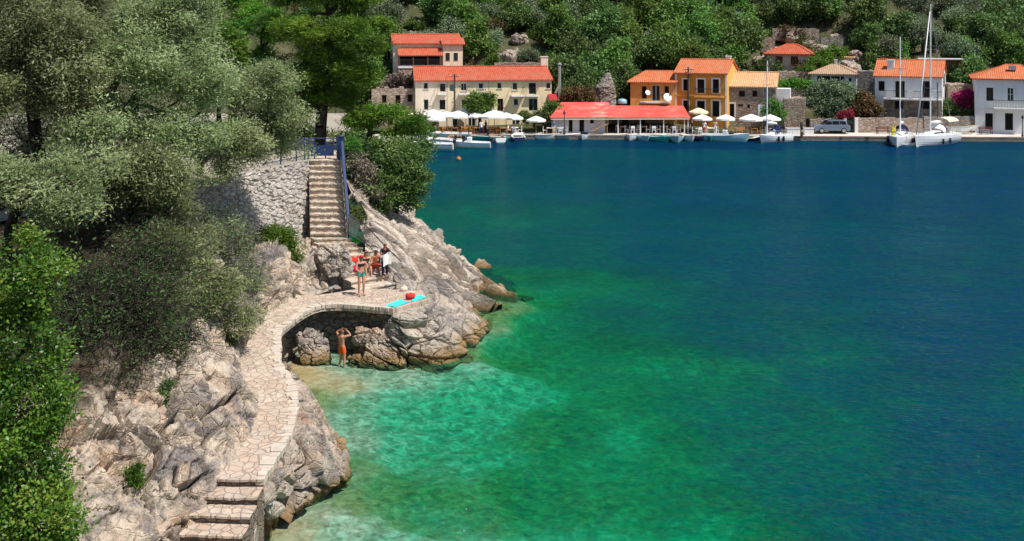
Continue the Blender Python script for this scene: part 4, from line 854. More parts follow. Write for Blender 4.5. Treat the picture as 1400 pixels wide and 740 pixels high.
for (lm, kd), L in band.items():
    L.sort(key=lambda t: t[2])
    for i, (kind, X, Y, Z, s) in enumerate(L):
        v = FV[kind][hr_.randrange(3)]
        lab = f'{DESC[kd][0]} on the hill above the {lm}' + (f', {ORD[min(i, 21)]}' if len(L) > 1 else '')
        args = ((X, Y, Z), hr_.uniform(0, 6.28)); scl = (s*hr_.uniform(.92, 1.1), s*hr_.uniform(.92, 1.1), s*hr_.uniform(.9, 1.12))
        if id(v) not in used:
            used.add(id(v)); v.location = args[0]; v.rotation_euler = (0, 0, args[1]); v.scale = scl; v['label'] = lab; v['group'] = GRP[kd]; o = v
        else: o = dup(v, *args, lab, GRP[kd], scl)
        o['category'] = DESC[kd][1]
# rocks lying on the open slope
rk = []
for px, Y, r in [(672, 141, 1.3), (690, 143, 1.6), (660, 140, 1.1), (705, 146, 1.5), (685, 147, 1.3), (655, 146, 1.2), (628, 147, 1.3), (720, 140, 1.2), (600, 150, 1.4), (640, 151, 1.0), (1055, 151, 1.3), (1080, 154, 1.4), (1100, 152, 1.2), (1120, 150, 1.3), (1065, 147, 1.1), (1160, 143, 1.5), (1180, 141, 1.4), (1195, 143, 1.3), (1355, 146, 1.5), (1335, 149, 1.4), (1380, 150, 1.3), (980, 150, 1.2), (585, 148, 1.0), (665, 152, 1.1), (710, 151, 1.0), (738, 143, 1.1), (615, 156, 1.0), (1145, 154, 1.1), (1040, 148, 1.0), (1092, 147, .9), (1170, 149, 1.0)]:
    rk.append((px, Y, r))
rl = {}
for i, (px, Y, r) in enumerate(rk):
    X = (px-700)/1400*Y; lm = min(LM, key=lambda l: abs(l[0]-px))[1]; rl[lm] = rl.get(lm, 0)+1
    ordn = ['', ', the second along', ', the third along', ', the fourth along', ', the fifth along', ', the sixth along', ', the seventh along', ', the eighth along', ', the ninth along', ', the tenth along', ', the eleventh along', ', the twelfth along'][rl[lm]-1]
    lab = f'{["pale", "brownish", "broken"][i % 3]} limestone outcrop on the slope behind the {lm}{ordn}'
    boulder('outcrop', lab, (X, Y, float(hill(X, Y))+.2*r), (r*1.3, r, r*.9), M['hill_rock'], 100+i, 4, i*1.3, .9, group='outcrops on the hillside')
# ---------------------------------------------------------------- houses of the village
def facade(m, x0, x1, z0, z1, ops, rec=.22, mi=0):
    """front wall at y=0 with real openings (x0,x1,z0,z1) and their reveals"""
    xs = sorted({x0, x1, *[v for o in ops for v in o[:2]]}); zs = sorted({z0, z1, *[v for o in ops for v in o[2:4]]})
    for a, b in zip(xs[:-1], xs[1:]):
        for c, d in zip(zs[:-1], zs[1:]):
            if any(o[0] <= (a+b)/2 <= o[1] and o[2] <= (c+d)/2 <= o[3] for o in ops): continue
            m.add([(a, 0, c), (b, 0, c), (b, 0, d), (a, 0, d)], [(0, 1, 2, 3)], mi)
    for a, b, c, d in [o[:4] for o in ops]:
        m.add([(a, 0, c), (b, 0, c), (b, rec, c), (a, rec, c)], [(0, 1, 2, 3)], mi); m.add([(a, 0, d), (a, rec, d), (b, rec, d), (b, 0, d)], [(0, 1, 2, 3)], mi)
        m.add([(a, 0, c), (a, rec, c), (a, rec, d), (a, 0, d)], [(0, 1, 2, 3)], mi); m.add([(b, 0, c), (b, 0, d), (b, rec, d), (b, rec, c)], [(0, 1, 2, 3)], mi)
class House:
    def __init__(s, name, label, x0, x1, ybase, yeave, Y0, a, depth, wall, found=2.5, group='houses round the harbour'):
        s.a = math.radians(a); s.u = Vector((math.cos(s.a), -math.sin(s.a), 0)); s.P = W(x0, ybase, Y0)
        s.root = thing(name, label, 'house', s.P, -s.a, group); s.wall = wall; s.D = depth; s.w = s.t(x1); s.found = found
        s.H = s.z(yeave, (x0+x1)/2); s.ops = []; s.x1 = x1
    def t(s, px):
        k = (px-CXP)/FPX; return (k*s.P.y-s.P.x)/(s.u.x-k*s.u.y)
    def Yof(s, px): return s.P.y+s.t(px)*s.u.y
    def z(s, py, px=None): return CAMH-(py-HYP)*(s.Yof(px) if px else s.P.y)/FPX-s.P.z
    def zr(s, py, px, back):          # height of something 'back' metres behind the facade
        return CAMH-(py-HYP)*(s.Yof(px)+back*math.cos(s.a))/FPX-s.P.z
    def walls(s, gable=None, ridge=None, ztop=None):
        m = MB(); z1 = ztop or s.H; facade(m, 0, s.w, -s.found, z1, [o[:4] for o in s.ops])
        m.add([(0, 0, -s.found), (0, s.D, -s.found), (0, s.D, z1), (0, 0, z1)], [(3, 2, 1, 0)]); m.add([(s.w, 0, -s.found), (s.w, s.D, -s.found), (s.w, s.D, z1), (s.w, 0, z1)], [(0, 1, 2, 3)])
        m.add([(0, s.D, -s.found), (s.w, s.D, -s.found), (s.w, s.D, z1), (0, s.D, z1)], [(3, 2, 1, 0)])
        if ridge:
            m.add([(0, 0, z1), (0, s.D, z1), (0, s.D/2, ridge)], [(2, 1, 0)]); m.add([(s.w, 0, z1), (s.w, s.D, z1), (s.w, s.D/2, ridge)], [(0, 1, 2)])
        return m.build('wall', s.wall, s.root)
    def op(s, x0, y0, x1, y1, kind='win', **k):
        xm = (x0+x1)/2; a, b, c, d = s.t(x0), s.t(x1), s.z(y1, xm), s.z(y0, xm); s.ops.append((a, b, c, d, kind, k)); return s
    def windows(s):
        for a, b, c, d, kind, k in s.ops:
            w, h = b-a, d-c; nm = 'door' if 'door' in kind else 'window'; fm = M[k.get('frame', 'frame_white')]; f = .07
            m = MB(); m.box(a, a+f, .10, .18, c, d).box(b-f, b, .10, .18, c, d).box(a+f, b-f, .10, .18, d-f, d).box(a+f, b-f, .10, .18, c, c+f)
            if kind != 'dark' and w > .7: m.box((a+b)/2-f/2, (a+b)/2+f/2, .11, .17, c+f, d-f)
            if 'bars' in kind: m.box(a+f, b-f, .12, .16, c+h*.5, c+h*.5+.05)
            o = m.build(nm, fm, s.root)
            if kind == 'slats':
                q = MB()
                for i in range(max(3, int(h/.1))): q.box(a+f, b-f, .13, .16, c+f+i*.1, c+f+i*.1+.07)
                q.build('shutter', M[k.get('shutter', 'shutter_dark')], o)
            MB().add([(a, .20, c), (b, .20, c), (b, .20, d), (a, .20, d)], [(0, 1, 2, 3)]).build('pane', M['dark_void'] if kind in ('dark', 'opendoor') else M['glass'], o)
            if k.get('open'):          # shutter leaves folded back against the wall
                for x, e in ((a, -1), (b, 1)):
                    q = MB(); q.box(min(x, x+e*w*.5), max(x, x+e*w*.5), -.05, -.008, c, d); q.build('shutter', M[k.get('shutter', 'shutter_grey')], o)
            if k.get('surround'):
                q = MB(); g = .17; q.box(a-g, a, -.035, .02, c, d+g).box(b, b+g, -.035, .02, c, d+g).box(a, b, -.035, .02, d, d+g); q.build('surround', M['frame_white'], o)
            if k.get('sill', kind == 'win'): MB().box(a-.08, b+.08, -.07, .09, c-.07, c-.002).build('sill', M['edge_stone'], o)
    def gable(s, yridge, mat, over=.32, side=.18, th=.14, ridge_mat=None, cut=None):
        r = s.zr(yridge, (s.x1+CXP)/2 if False else s.x1, s.D/2); s.R = r; root = None
        sl = (r-s.H)/(s.D/2); m = MB(); x0, x1 = -side, s.w+side
        for e in (0, 1):
            ya, yb = (-over, s.D/2) if e == 0 else (s.D+over, s.D/2); za = s.H-sl*over+.03; zb = r+.03
            V = [(x0, ya, za), (x1, ya, za), (x1, yb, zb), (x0, yb, zb)]; V = V+[(x, y, z+th) for x, y, z in V]
            F = [(0, 1, 5, 4), (1, 2, 6, 5), (2, 3, 7, 6), (3, 0, 4, 7), (4, 5, 6, 7), (3, 2, 1, 0)]; m.add(V, F if e == 0 else [f[::-1] for f in F])
        s.roof = m.build('roof', mat, s.root)
        MB().tube([(x0, s.D/2, r+th+.03), (x1, s.D/2, r+th+.03)], .11, 6).build('ridge_tiles', ridge_mat or mat, s.roof)
        s.walls(ridge=r); s.windows(); return s
    def hip(s, yridge, xr0, xr1, mat, over=.4, th=.12):
        r = s.zr(yridge, (xr0+xr1)/2, s.D/2); z = s.H-.08; k = s.D/2*math.sin(s.a)
        a = max(.3, s.w*.5-.2 if xr0 == xr1 else s.t(xr0)+0.0); b = min(s.w-.3, a+.4 if xr0 == xr1 else s.t(xr1))
        E = [(-over, -over, z), (s.w+over, -over, z), (s.w+over, s.D+over, z), (-over, s.D+over, z)]; T = [(x, y, q+th) for x, y, q in E]; Rg = [(a, s.D/2, r), (b, s.D/2, r)]
        m = MB(); m.add(E+T+Rg, [(0, 1, 5, 4), (1, 2, 6, 5), (2, 3, 7, 6), (3, 0, 4, 7), (3, 2, 1, 0), (4, 5, 9, 8), (5, 6, 9), (6, 7, 8, 9), (7, 4, 8)]); s.roof = m.build('roof', mat, s.root); s.R = r
        q = MB()
        for p0, p1 in ((T[0], Rg[0]), (T[1], Rg[1]), (T[2], Rg[1]), (T[3], Rg[0]), (Rg[0], Rg[1])): q.tube([p0, p1], .09, 6)
        q.build('ridge_tiles', mat, s.roof); s.walls(); s.windows(); return s
    def balcony(s, x0, x1, yfloor, dep=1.0, solid=False, hrail=.95, mat=None, posts=0):
        xm = (x0+x1)/2; a, b, z = s.t(x0), s.t(x1), s.z(yfloor, xm); m = MB(); m.box(a, b, -dep, .0-.004, z-.16, z); bal = m.build('balcony', mat or M['frame_white'], s.root)
        q = MB()
        if solid: q.box(a, b, -dep, -dep+.12, z+.002, z+hrail)
        else:
            q.bar((a, -dep+.04, z+hrail), (b, -dep+.04, z+hrail), .05); q.bar((a+.02, -dep+.04, z+hrail), (a+.02, 0, z+hrail), .05); q.bar((b-.02, -dep+.04, z+hrail), (b-.02, 0, z+hrail), .05)
            n = max(3, int((b-a)/.16))
            for i in range(n+1): x = a+(b-a)*i/n; q.bar((x, -dep+.04, z), (x, -dep+.04, z+hrail), .025)
        q.build('railing', (mat or M['frame_white']) if solid else M['metal_dark'], bal); return bal
    def chimney(s, px, w=.55, h=.9, yb=None, mat=None):
        x = s.t(px); y = s.D*.3 if yb is None else yb; zb = s.H+(s.R-s.H)*min(1, y/(s.D/2))
        MB().box(x-w/2, x+w/2, y-w/2, y+w/2, zb-.4, zb+h).box(x-w/2-.06, x+w/2+.06, y-w/2-.06, y+w/2+.06, zb+h+.002, zb+h+.1).build('chimney', mat or s.wall, s.roof)
    def on(s, px): return s.Yof(px)

# cream terrace row behind the umbrellas: three joined houses
h = House('terraced_house', 'pale cream terraced house at the left end of the row behind the white umbrellas', 568, 611, 174, 110.5, 125.6, -8, 8.5, M['pale_wall'], group='cream terrace row')
for w in [(579, 113, 585.5, 122, 'win'), (601, 114, 611 - 1.5, 126, 'dark'), (579, 136, 586, 151, 'win'), (600.5, 136, 609.5, 151, 'dark'), (590, 158, 597, 173, 'door'), (574, 158, 581, 173, 'door')]: h.op(*w)
h.gable(92.5, M['tile_red']); h.balcony(597.5, 610.5, 127.5); P2, rowA = h, h
Yb = h.on(611)
h = House('terraced_house', 'middle cream terraced house of the row, with a square-clipped tree before it', 611.6, 668, 174, 110.2, Yb, -8, 8.5, M['cream_wall'], group='cream terrace row')
for w in [(630, 114, 638, 124.5, 'win'), (654, 113.5, 661, 121.5, 'win'), (631, 136, 638, 150, 'win'), (652, 137, 659, 150, 'win'), (618, 158, 626, 173, 'door'), (640, 158, 650, 173, 'door')]: h.op(*w)
h.op(614.5, 115, 621, 126, 'slats', shutter='shutter_grey'); h.gable(92.8, M['tile_red']); h.balcony(627, 641, 128, .8); Yb = h.on(668)
h = House('terraced_house', 'yellowish cream terraced house at the right end of the row, with arched door and balconies', 668.6, 754, 174, 109.6, Yb, -8, 8.5, M['cream2_wall'], group='cream terrace row')
for w in [(679.5, 113, 686, 121.5, 'win'), (700.5, 113, 707.5, 123.5, 'win'), (722.5, 113, 733.5, 129.5, 'dark'), (746.5, 113, 753, 121.5, 'win'), (702, 135, 709, 144.5, 'win'), (747, 137, 753, 150, 'dark')]: h.op(*w)
h.op(680, 135, 688, 152, 'opendoor', frame='frame_brown'); h.op(723, 135, 735, 152, 'door', open=False, frame='shutter_grey'); h.op(700, 158, 710, 173, 'door'); h.op(725, 158, 735, 173, 'door')
h.gable(92.5, M['tile_red']); h.balcony(698, 716, 130, 1.0); h.balcony(719, 736, 130.5, .5); h.chimney(757 - 3, .9, 1.3, 5.5, M['pale_wall'])
a = thing('awning', 'small dark red awning at the right corner of the cream row', 'awning', h.root.location, h.root.rotation_euler.z)
x0, x1, z0 = h.t(749), h.t(760), h.z(129, 752); MB().add([(x0, -.01, z0), (x1, -.01, z0), (x1, -1.5, z0-.7), (x0, -1.5, z0-.7), (x0, -.01, z0+.04), (x1, -.01, z0+.04), (x1, -1.5, z0-.66), (x0, -1.5, z0-.66)], [(0, 1, 2, 3), (7, 6, 5, 4), (3, 2, 6, 7), (0, 3, 7, 4), (1, 5, 6, 2)]).build('canopy', M['canvas_red'], a)
MB().bar((x0+.05, -1.48, z0-.7), (x0+.05, -.01, z0-.75), .03).bar((x1-.05, -1.48, z0-.7), (x1-.05, -.01, z0-.75), .03).build('frame', M['metal_dark'], a)
fl = thing('flue_pipe', 'tall galvanised flue pipe standing behind the right end of the cream row', 'flue', W(765, 118, 130.2))
MB().tube([(0, 0, -2), (0, 0, 2.6)], .20, 12).build('pipe', M['metal_grey'], fl); MB().lathe([(.30, 2.72), (.28, 2.85), (.05, 3.0)], 12).bar((.17, 0, 2.5), (.26, 0, 2.75), .03).bar((-.17, 0, 2.5), (-.26, 0, 2.75), .03).build('cowl', M['metal_grey'], fl); MB().tube([(-.05, 0, .1), (-.5, -.1, -.9)], .16, 10).build('elbow', M['metal_grey'], fl)
# upper cream house with the tiled veranda
h = House('veranda_house', 'cream house above the row with a red-tiled veranda and a two-window bay', 538, 631, 100, 62, 137, -10, 7.5, M['pale_wall'], 5)
h.H = h.z(59.5, 585)
h.op(546, 73, 602, 89.5, 'dark', sill=False)
h.op(608, 72, 613.5, 82.5, 'win'); h.op(619, 72, 624.5, 82.5, 'win'); h.gable(48.5, M['tile_red'], over=.45)
x0, x1, z0 = h.t(543), h.t(603.5), h.z(66.5, 575); zl = z0-.95
m = MB(); V = [(x0, -.004, z0), (x1, -.004, z0), (x1, -2.1, zl), (x0, -2.1, zl)]; V += [(x, y, z+.13) for x, y, z in V]; m.add(V, [(3, 2, 1, 0), (4, 5, 6, 7), (0, 1, 5, 4), (1, 2, 6, 5), (2, 3, 7, 6), (3, 0, 4, 7)][::1]); m.build('veranda_roof', M['tile_red'], h.root)
zf = h.z(89.5, 575); f = MB().box(x0, x1, -2.0, -.005, zf-.28, zf).build('veranda_floor', M['frame_white'], h.root)
q = MB(); [q.bar((x0+(x1-x0)*i/40, -1.95, zf), (x0+(x1-x0)*i/40, -1.95, zf+.85), .03) for i in range(41)]; q.bar((x0, -1.95, zf+.87), (x1, -1.95, zf+.87), .05); q.build('railing', M['metal_dark'], f)
for i in range(4): x = x0+.1+(x1-x0-.2)*i/3; MB().box(x-.09, x+.09, -2.0, -1.82, zf+.002, zl+.02).build('post', M['frame_brown'], h.root)
MB().box(x0, x1, -1.9, -.004, zf-4.5, zf-.29).build('basement', M['stone_pink'], h.root)
MB().box(h.t(604.5), h.t(631), -1.2, -.004, -2, h.H-.02).build('bay', M['cream_wall'], h.root)
bx0, bx1 = h.t(604.5), h.t(631)
for wx0, wx1 in ((608, 613.5), (619, 624.5)):
    a, b, c, d = h.t(wx0), h.t(wx1), h.z(82.5, 615), h.z(72, 615); w_ = MB().box(a-.05, b+.05, -1.24, -1.203, c-.05, d+.05).build('window', M['frame_white'], h.root); MB().box(a, b, -1.262, -1.243, c, d).build('pane', M['glass'], w_)
V = [(bx0-.2, -1.55, h.H-.18), (bx1+.3, -1.55, h.H-.18), (bx1+.3, .4, h.H+.66), (bx0-.2, .4, h.H+.66)]; V += [(x, y, z+.13) for x, y, z in V]; MB().add(V, [(0, 1, 5, 4), (1, 2, 6, 5), (2, 3, 7, 6), (3, 0, 4, 7), (4, 5, 6, 7), (3, 2, 1, 0)]).build('bay_roof', M['tile_red'], h.root)
# roofless ruin left of the row
h = House('ruined_house', 'roofless pinkish stone ruin with empty windows left of the cream row', 508, 567, 172, 123, 126.4, -8, 7, M['stone_pink'])
for w in [(522, 130, 528.5, 141), (540.5, 130, 547.5, 145), (557, 129, 564, 139.5), (530, 156, 538, 172), (548, 156, 555, 166)]: h.op(*w, 'dark', sill=False, frame='frame_brown')
h.walls(); h.windows(); m = MB(); x = 0.0
while x < h.w: L = rnd.uniform(.3, .9); m.box(x, min(h.w, x+L-.01), .0, .45, h.H+.002, h.H+rnd.uniform(.05, .4)); x += L
m.build('broken_wall_top', M['stone_pink'], h.root, bevel=.03)
m = MB(); m.box(1.2, 3.4, 4.5, 5, h.H, h.H+1.0).box(3.5, 5.4, 5.5, 6, h.H, h.H+.6); m.build('rear_wall', M['stone_pink'], h.root)
# small ochre house and tall orange house
h = House('ochre_house', 'small ochre house with hipped left roof end, joined to the tall orange house', 862, 922, 172, 112.5, 128.5, 12, 7.5, M['ochre_wall'])
h.op(877.5, 118, 884, 135, 'dark', frame='frame_brown'); h.op(891, 116.5, 902.5, 138, 'door', open=False); h.op(908.5, 118, 914.5, 132, 'dark', frame='frame_brown')
h.hip(97, 880, 921.5, M['tile_orange']); h.balcony(876, 917, 139, .9); hh = h
for i, (px, py) in enumerate(((885.5, 127), (912.5, 133.5))):
    p = W(px, py, hh.on(px)-1.1); d = thing('satellite_dish', ['small white satellite dish beside the ochre house window', 'large white satellite dish on the ochre house balcony'][i], 'satellite dish', p); r = (.33, .55)[i]
    R_ = Matrix.Rotation(math.radians(62), 4, 'X') @ Matrix.Rotation(.3, 4, 'Y'); MB().lathe([(.02, -.10), (r*.5, -.07), (r, .05), (r, .065), (r*.5, -.05), (.02, -.08)], 20, M=R_).build('dish', M['gel_white'], d, smooth=True); MB().bar((0, 0, 0), (0, 1.05, -.3), .05).bar(R_ @ Vector((0, 0, -.05)), R_ @ Vector((0, 0, .45)), .03).build('arm', M['metal_grey'], d)
h = House('orange_house', 'tall orange house with white window surrounds and a sun-brightened yellow side', 923, 993.5, 176, 100.5, 127.8, 22, 8.0, M['orange_wall'])
for x0, x1 in ((934, 941), (953.5, 963), (974.5, 983)): h.op(x0, 108.5, x1, 127.5 if x0 > 940 else 124, 'dark', surround=True, frame='frame_brown', sill=True)
for x0, x1, y0 in ((934, 941, 137.5), (953, 963.5, 138), (974, 983.5, 138)): h.op(x0, y0, x1, 160, 'dark', surround=True, frame='frame_brown')
h.gable(83.5, M['tile_orange'], .3); a, b, z = h.t(923), h.t(993.5), h.z(131, 960); MB().box(a, b, -.08, -.003, z-.09, z+.09).build('string_course', M['ochre_wall'], h.root); h.chimney(1000 - 14, .6, .5, 5.0, M['white_wall'])
MB().box(-.03, .22, -.03, -.003, -2, h.H-.05).box(h.w-.2, h.w+.03, -.03, -.003, -2, h.H-.05).build('quoins', M['frame_white'], h.root)
M['sunlit_orange_wall'] = plaster('sunlit_orange_plaster', (.74, .42, .12), (.5, .3, .1), .2)  # the orange wall as the sun brightens it, put into the side's colour
MB().add([(h.w+.012, .02, -2), (h.w+.012, h.D-.02, -2), (h.w+.012, h.D-.02, h.H), (h.w+.012, h.D/2, h.R-.05), (h.w+.012, .02, h.H)], [(0, 1, 2, 3, 4)]).build('sunlit_yellow_side', M['sunlit_orange_wall'], h.root)
bal = h.balcony(950, 990, 131.8, .55, mat=M['ochre_wall'])
# rubble-stone house
h = House('rubble_house', 'rubble-stone house with pale orange roof right of the orange house', 996, 1061, 176, 119, 127, 18, 7, M['stone_house'])
for w in [(1010, 124, 1018.5, 132.5, 'dark'), (1028.5, 124, 1035.5, 132.5, 'dark'), (1021.5, 143, 1025.5, 148, 'dark'), (1009, 142.5, 1016, 146, 'slats')]: h.op(*w, frame='frame_brown')
h.op(997.5, 142, 1004, 160, 'dark', surround=True, frame='frame_brown'); h.gable(101, M['tile_pale'], .25)
MB().box(h.t(1003), h.t(1003)+.7, h.D*.3, h.D*.3+.5, h.R-1, h.R-.55).build('roof_hatch', M['tile_brown'], h.roof)
MB().box(h.w, h.w+1.6, 1.0, 5.5, -3, h.z(122, 1061)).build('side_annexe', M['white_wall'], h.root)
# houses up the slope
h = House('pink_house', 'pink house with red-brown shutters and a hipped red roof up the slope', 1048, 1107, 100, 74, 145, 22, 7.5, M['pink_wall'], 3)
for w in [(1060, 77, 1070, 88.5), (1081, 77, 1091, 88.5)]: h.op(*w, 'slats', shutter='shutter_red', frame='frame_brown')
h.hip(60, 1072, 1084, M['tile_red']); MB().add([(h.w+.012, .02, -2), (h.w+.012, h.D-.02, -2), (h.w+.012, h.D-.02, h.H-.1), (h.w+.012, .02, h.H-.1)], [(0, 1, 2, 3)]).build('sunlit_pale_side', M['white_wall'], h.root)  # sunlight on the right-hand side painted in as white
h = House('brown_roofed_house', 'bluish-white house with a brown hipped tile roof and shaded porch', 1109, 1170, 130, 101.5, 137, 20, 7.5, M['blue_wall'], 3)
h.op(1117, 104, 1154, 119, 'dark', frame='shutter_grey', sill=False); h.op(1160, 106, 1165, 114, 'win'); h.hip(87.5, 1137, 1143, M['tile_brown']); h.chimney(1141, .35, .5, 3.75, M['white_wall'])
for i in range(3): x = h.t(1117)+.5+i*1.2; MB().box(x, x+.1, .03, .13, h.ops[0][2], h.ops[0][3]).build('porch_post', M['frame_white'], h.root)
h = House('small_outhouse', 'tiny white flat-roofed outhouse among shrubs behind the brown roof', 1146, 1166, 94, 80, 146, 22, 3, M['white_wall'], 3); h.op(1151, 84, 1155, 93, 'door', frame='shutter_grey'); h.walls(); h.windows(); MB().box(-.15, h.w+.15, -.15, h.D+.15, h.H+.003, h.H+.18).build('roof', M['tile_pale'], h.root)
# white house with the stone ground floor
h = House('balcony_house', 'white house with orange roof, long balcony and stone ground floor', 1196, 1288, 164, 104.5, 127.5, 26, 7.5, M['white_wall'], 3)
for w in [(1201, 111, 1209.5, 124.5, 'dark'), (1224, 111, 1237, 133.5, 'dark'), (1261.5, 111, 1272, 133.5, 'dark'), (1223, 138, 1236, 149.5, 'dark'), (1259, 138, 1271, 149.5, 'dark')]: h.op(*w, frame='frame_brown', sill=False)
h.gable(84.5, M['tile_orange'], .35); h.chimney(1216, .8, 1.1, 1.6, M['white_wall']); bl = h.balcony(1209, 1288, 134.5, 1.3)
for px in (1217, 1246, 1279): a = h.t(px); MB().box(a-.25, a+.25, -1.3, -1.1, h.z(134.5, px)+.003, h.z(134.5, px)+1.0).build('pillar', M['white_wall'], bl)
a, b, z = h.t(1208.5), h.w, h.z(136, 1250)
m = MB(); q = [(o[0], o[1], o[2], o[3]) for o in h.ops[3:]]; facade(m, a, b, -h.found, z, q, .03); ob = m.build('stone_base', M['stone_house'], h.root); ob.location.y = -.035
ww = MB()
for dy, z0_, z1_ in ((2.2, 4.6, 6.3), (4.4, 4.6, 6.3)): ww.box(h.w+.01, h.w+.05, dy, dy+.8, z0_-.4, z1_-.6)
ww.build('side_window', M['glass'], h.root)
MB().bar((h.t(1283), -1.6, -.5), (h.t(1283), -1.6, h.z(112, 1283)), .1).build('pole', M['metal_dark'], h.root)
# white house at the right edge
h = House('white_house', 'large white two-storey house with orange hipped roof at the right edge', 1333, 1425, 183, 108.5, 123.3, 22, 9, M['white_wall'])
h.op(1348.5, 120, 1358, 138, 'slats', frame='shutter_dark'); h.op(1377, 120, 1386, 138.5, 'bars'); h.op(1347, 155, 1357.5, 177, 'dark', frame='shutter_dark'); h.op(1374, 155, 1385, 178, 'dark', frame='shutter_dark'); h.op(1404, 120, 1413, 138, 'slats'); h.op(1402, 155, 1412, 178, 'door')
h.hip(88.5, 1380, 1400, M['tile_orange']); h.balcony(1358, 1408, 147.5, 1.1)
m = MB()
for i in range(60): x = -.35+(h.w+.7)*i/59; m.tube([(x, -.47, h.H-.02), (x, -.2, h.H+.06)], .085, 6)
m.build('eave_tiles', M['tile_orange'], h.root)
sk = MB().box(h.t(1381), h.t(1381)+.8, 2.0, 2.7, h.H+1.0, h.H+1.55).build('skylight', M['metal_grey'], h.roof)
MB().box(-.01, h.w+.01, -.06, -.003, h.z(150.6, 1380)-.04, h.z(150.6, 1380)+.04).build('string_course', M['white_wall'], h.root)

# taverna with its long faded red roof, open on the right half
Yt = 122.3; TL = W(752, 181.5, Yt)
tv = thing('taverna', 'long low waterside taverna under a faded red roof, open on its right half', 'taverna', TL, math.radians(1.5))
tt = lambda px: ((px-CXP)/FPX*Yt-TL.x); tz = lambda py, Yv=Yt: CAMH-(py-HYP)*Yv/FPX-TL.z
ze, zr1, zr2, dR = tz(161.5), tz(141, Yt+4.2), tz(145.5, Yt+4.0), 4.2
def slab(m, V, th=.1): V = [Vector(p) for p in V]; n = len(V); m.add(V+[p+Vector((0, 0, th)) for p in V], [tuple(range(n-1, -1, -1)), tuple(range(n, 2*n))]+[(i, (i+1) % n, n+(i+1) % n, n+i) for i in range(n)])
m = MB(); x0, x1, x2, x3 = tt(752), tt(765)+.5, tt(838), tt(944)
slab(m, [(x0, -.5, ze), (x2, -.5, ze), (x2, dR, zr1), (x1, dR, zr1)]); slab(m, [(x0, -.5, ze), (x1, dR, zr1), (x1+.2, dR*2, ze+.2), (x0, dR*2, ze)]); slab(m, [(x2, dR, zr1), (x2, dR*2, ze+.2), (x1, dR*2, ze+.2), (x1, dR, zr1)])
slab(m, [(x2+.02, -.5, ze-.02), (x3, -.5, ze-.05), (x3, dR-.2, zr2-.05), (x2+.02, dR-.2, zr2)]); slab(m, [(x2+.02, dR-.2, zr2), (x3, dR-.2, zr2-.05), (x3, dR*2, ze), (x2+.02, dR*2, ze)])
rf = m.build('roof', M['taverna_roof'], tv); rf.data.transform(Matrix.Translation((-x2, 0, 0))); rf.location.x = x2
MB().box(x0+.1, x3-.1, -.5, -.42, ze-.16, ze-.06).build('fascia', M['frame_white'], tv)
class _H:  pass
m = MB(); ops = [(tt(778), tt(784.5), .0, tz(163.5)), (tt(792.5), tt(800.5), .0, tz(162.5)), (tt(807.5), tt(814), tz(170), tz(163))]; xr_ = tt(829)
facade(m, x0+.6, xr_, -.6, ze-.2, ops); w_ = m.build('wall', M['white_wall'], tv); w_.location = (0, .9, 0)
for i, (a, b, c, d) in enumerate(ops):
    f = MB().box(a, a+.07, 1.0, 1.08, c, d).box(b-.07, b, 1.0, 1.08, c, d).box(a+.07, b-.07, 1.0, 1.08, d-.07, d).build('door' if i < 2 else 'window', M['frame_white'], tv); MB().add([(a, 1.1, c), (b, 1.1, c), (b, 1.1, d), (a, 1.1, d)], [(0, 1, 2, 3)]).build('pane', M['dark_void'], f)
MB().box(x0+.5, x0+.6, .9, 7.5, -.6, ze-.2).build('wall', M['blue_wall'], tv)
m = MB(); facade(m, xr_, x3-.6, -.6, ze-.05, [(tt(858), tt(868), 0, 2.0), (tt(884), tt(892), 0, 2.0), (tt(912), tt(919), .8, 1.9)]); w_ = m.build('rear_wall', M['stone_grey'], tv); w_.location = (0, 5.0, 0)
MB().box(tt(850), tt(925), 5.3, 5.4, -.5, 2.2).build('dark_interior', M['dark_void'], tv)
for px in (845, 875.5, 907.5, 936, 941): x = tt(px); MB().bar((x, -.25, -.3), (x, -.25, ze-.06), .11).build('post', M['frame_white'], tv)
rm = thing('boarding_ramp', 'sloping wooden ramp beside the taverna leading down to the quay', 'ramp', W(820, 181, 121.6)); MB().bar((-1.1, 0, .05), (1.0, 0, 1.0), 1.0, .08).build('deck', M['wood'], rm); MB().bar((-1.1, -.5, .5), (1.0, -.5, 1.5), .06).build('rail', M['wood'], rm); [MB().bar((x, -.5, z), (x, -.5, z+.5), .06).build('post', M['wood'], rm) for x, z in ((-1.0, .05), (0, .55), (.95, 1.0))]
MB().bar((.9, .3, -.2), (.9, .3, .9), .1).build('leg', M['wood'], rm)
# ruined stone tower behind the taverna
P_ = W(827, 142, 131); tw = thing('ruined_tower', 'squat ruined stone tower with pointed broken top behind the taverna', 'ruin', P_)
nT = 40; prof = [(1.45, -4), (1.40, .4), (1.36, 1.6), (1.30, 2.2), (1.15, 2.35), (.75, 3.0), (.40, 3.75), (.08, 4.0)]
pr = cr(prof, 60); V = []
for r, z in pr:
    for j in range(nT): a = 2*math.pi*j/nT; V.append((r*1.02*math.cos(a)+max(0, z-2)*.22, r*math.sin(a), z))
V = np.array(V); F1, F2, R, D = cells(V*np.array([2.6, 2.6, 4]), 77); n_ = V.copy(); n_[:, 2] = 0; n_ /= np.linalg.norm(n_, axis=1, keepdims=True)+1e-6; V += n_*(.14*(R[:, :1]-.5)-.12*np.clip(1-(F2-F1)/.2, 0, 1)[:, None]) 
F = np.array([(i*nT+j, i*nT+(j+1) % nT, (i+1)*nT+(j+1) % nT, (i+1)*nT+j) for i in range(59) for j in range(nT)]); link('tower_body', np_mesh('tower_body', V, F, M['stone_grey']), tw)
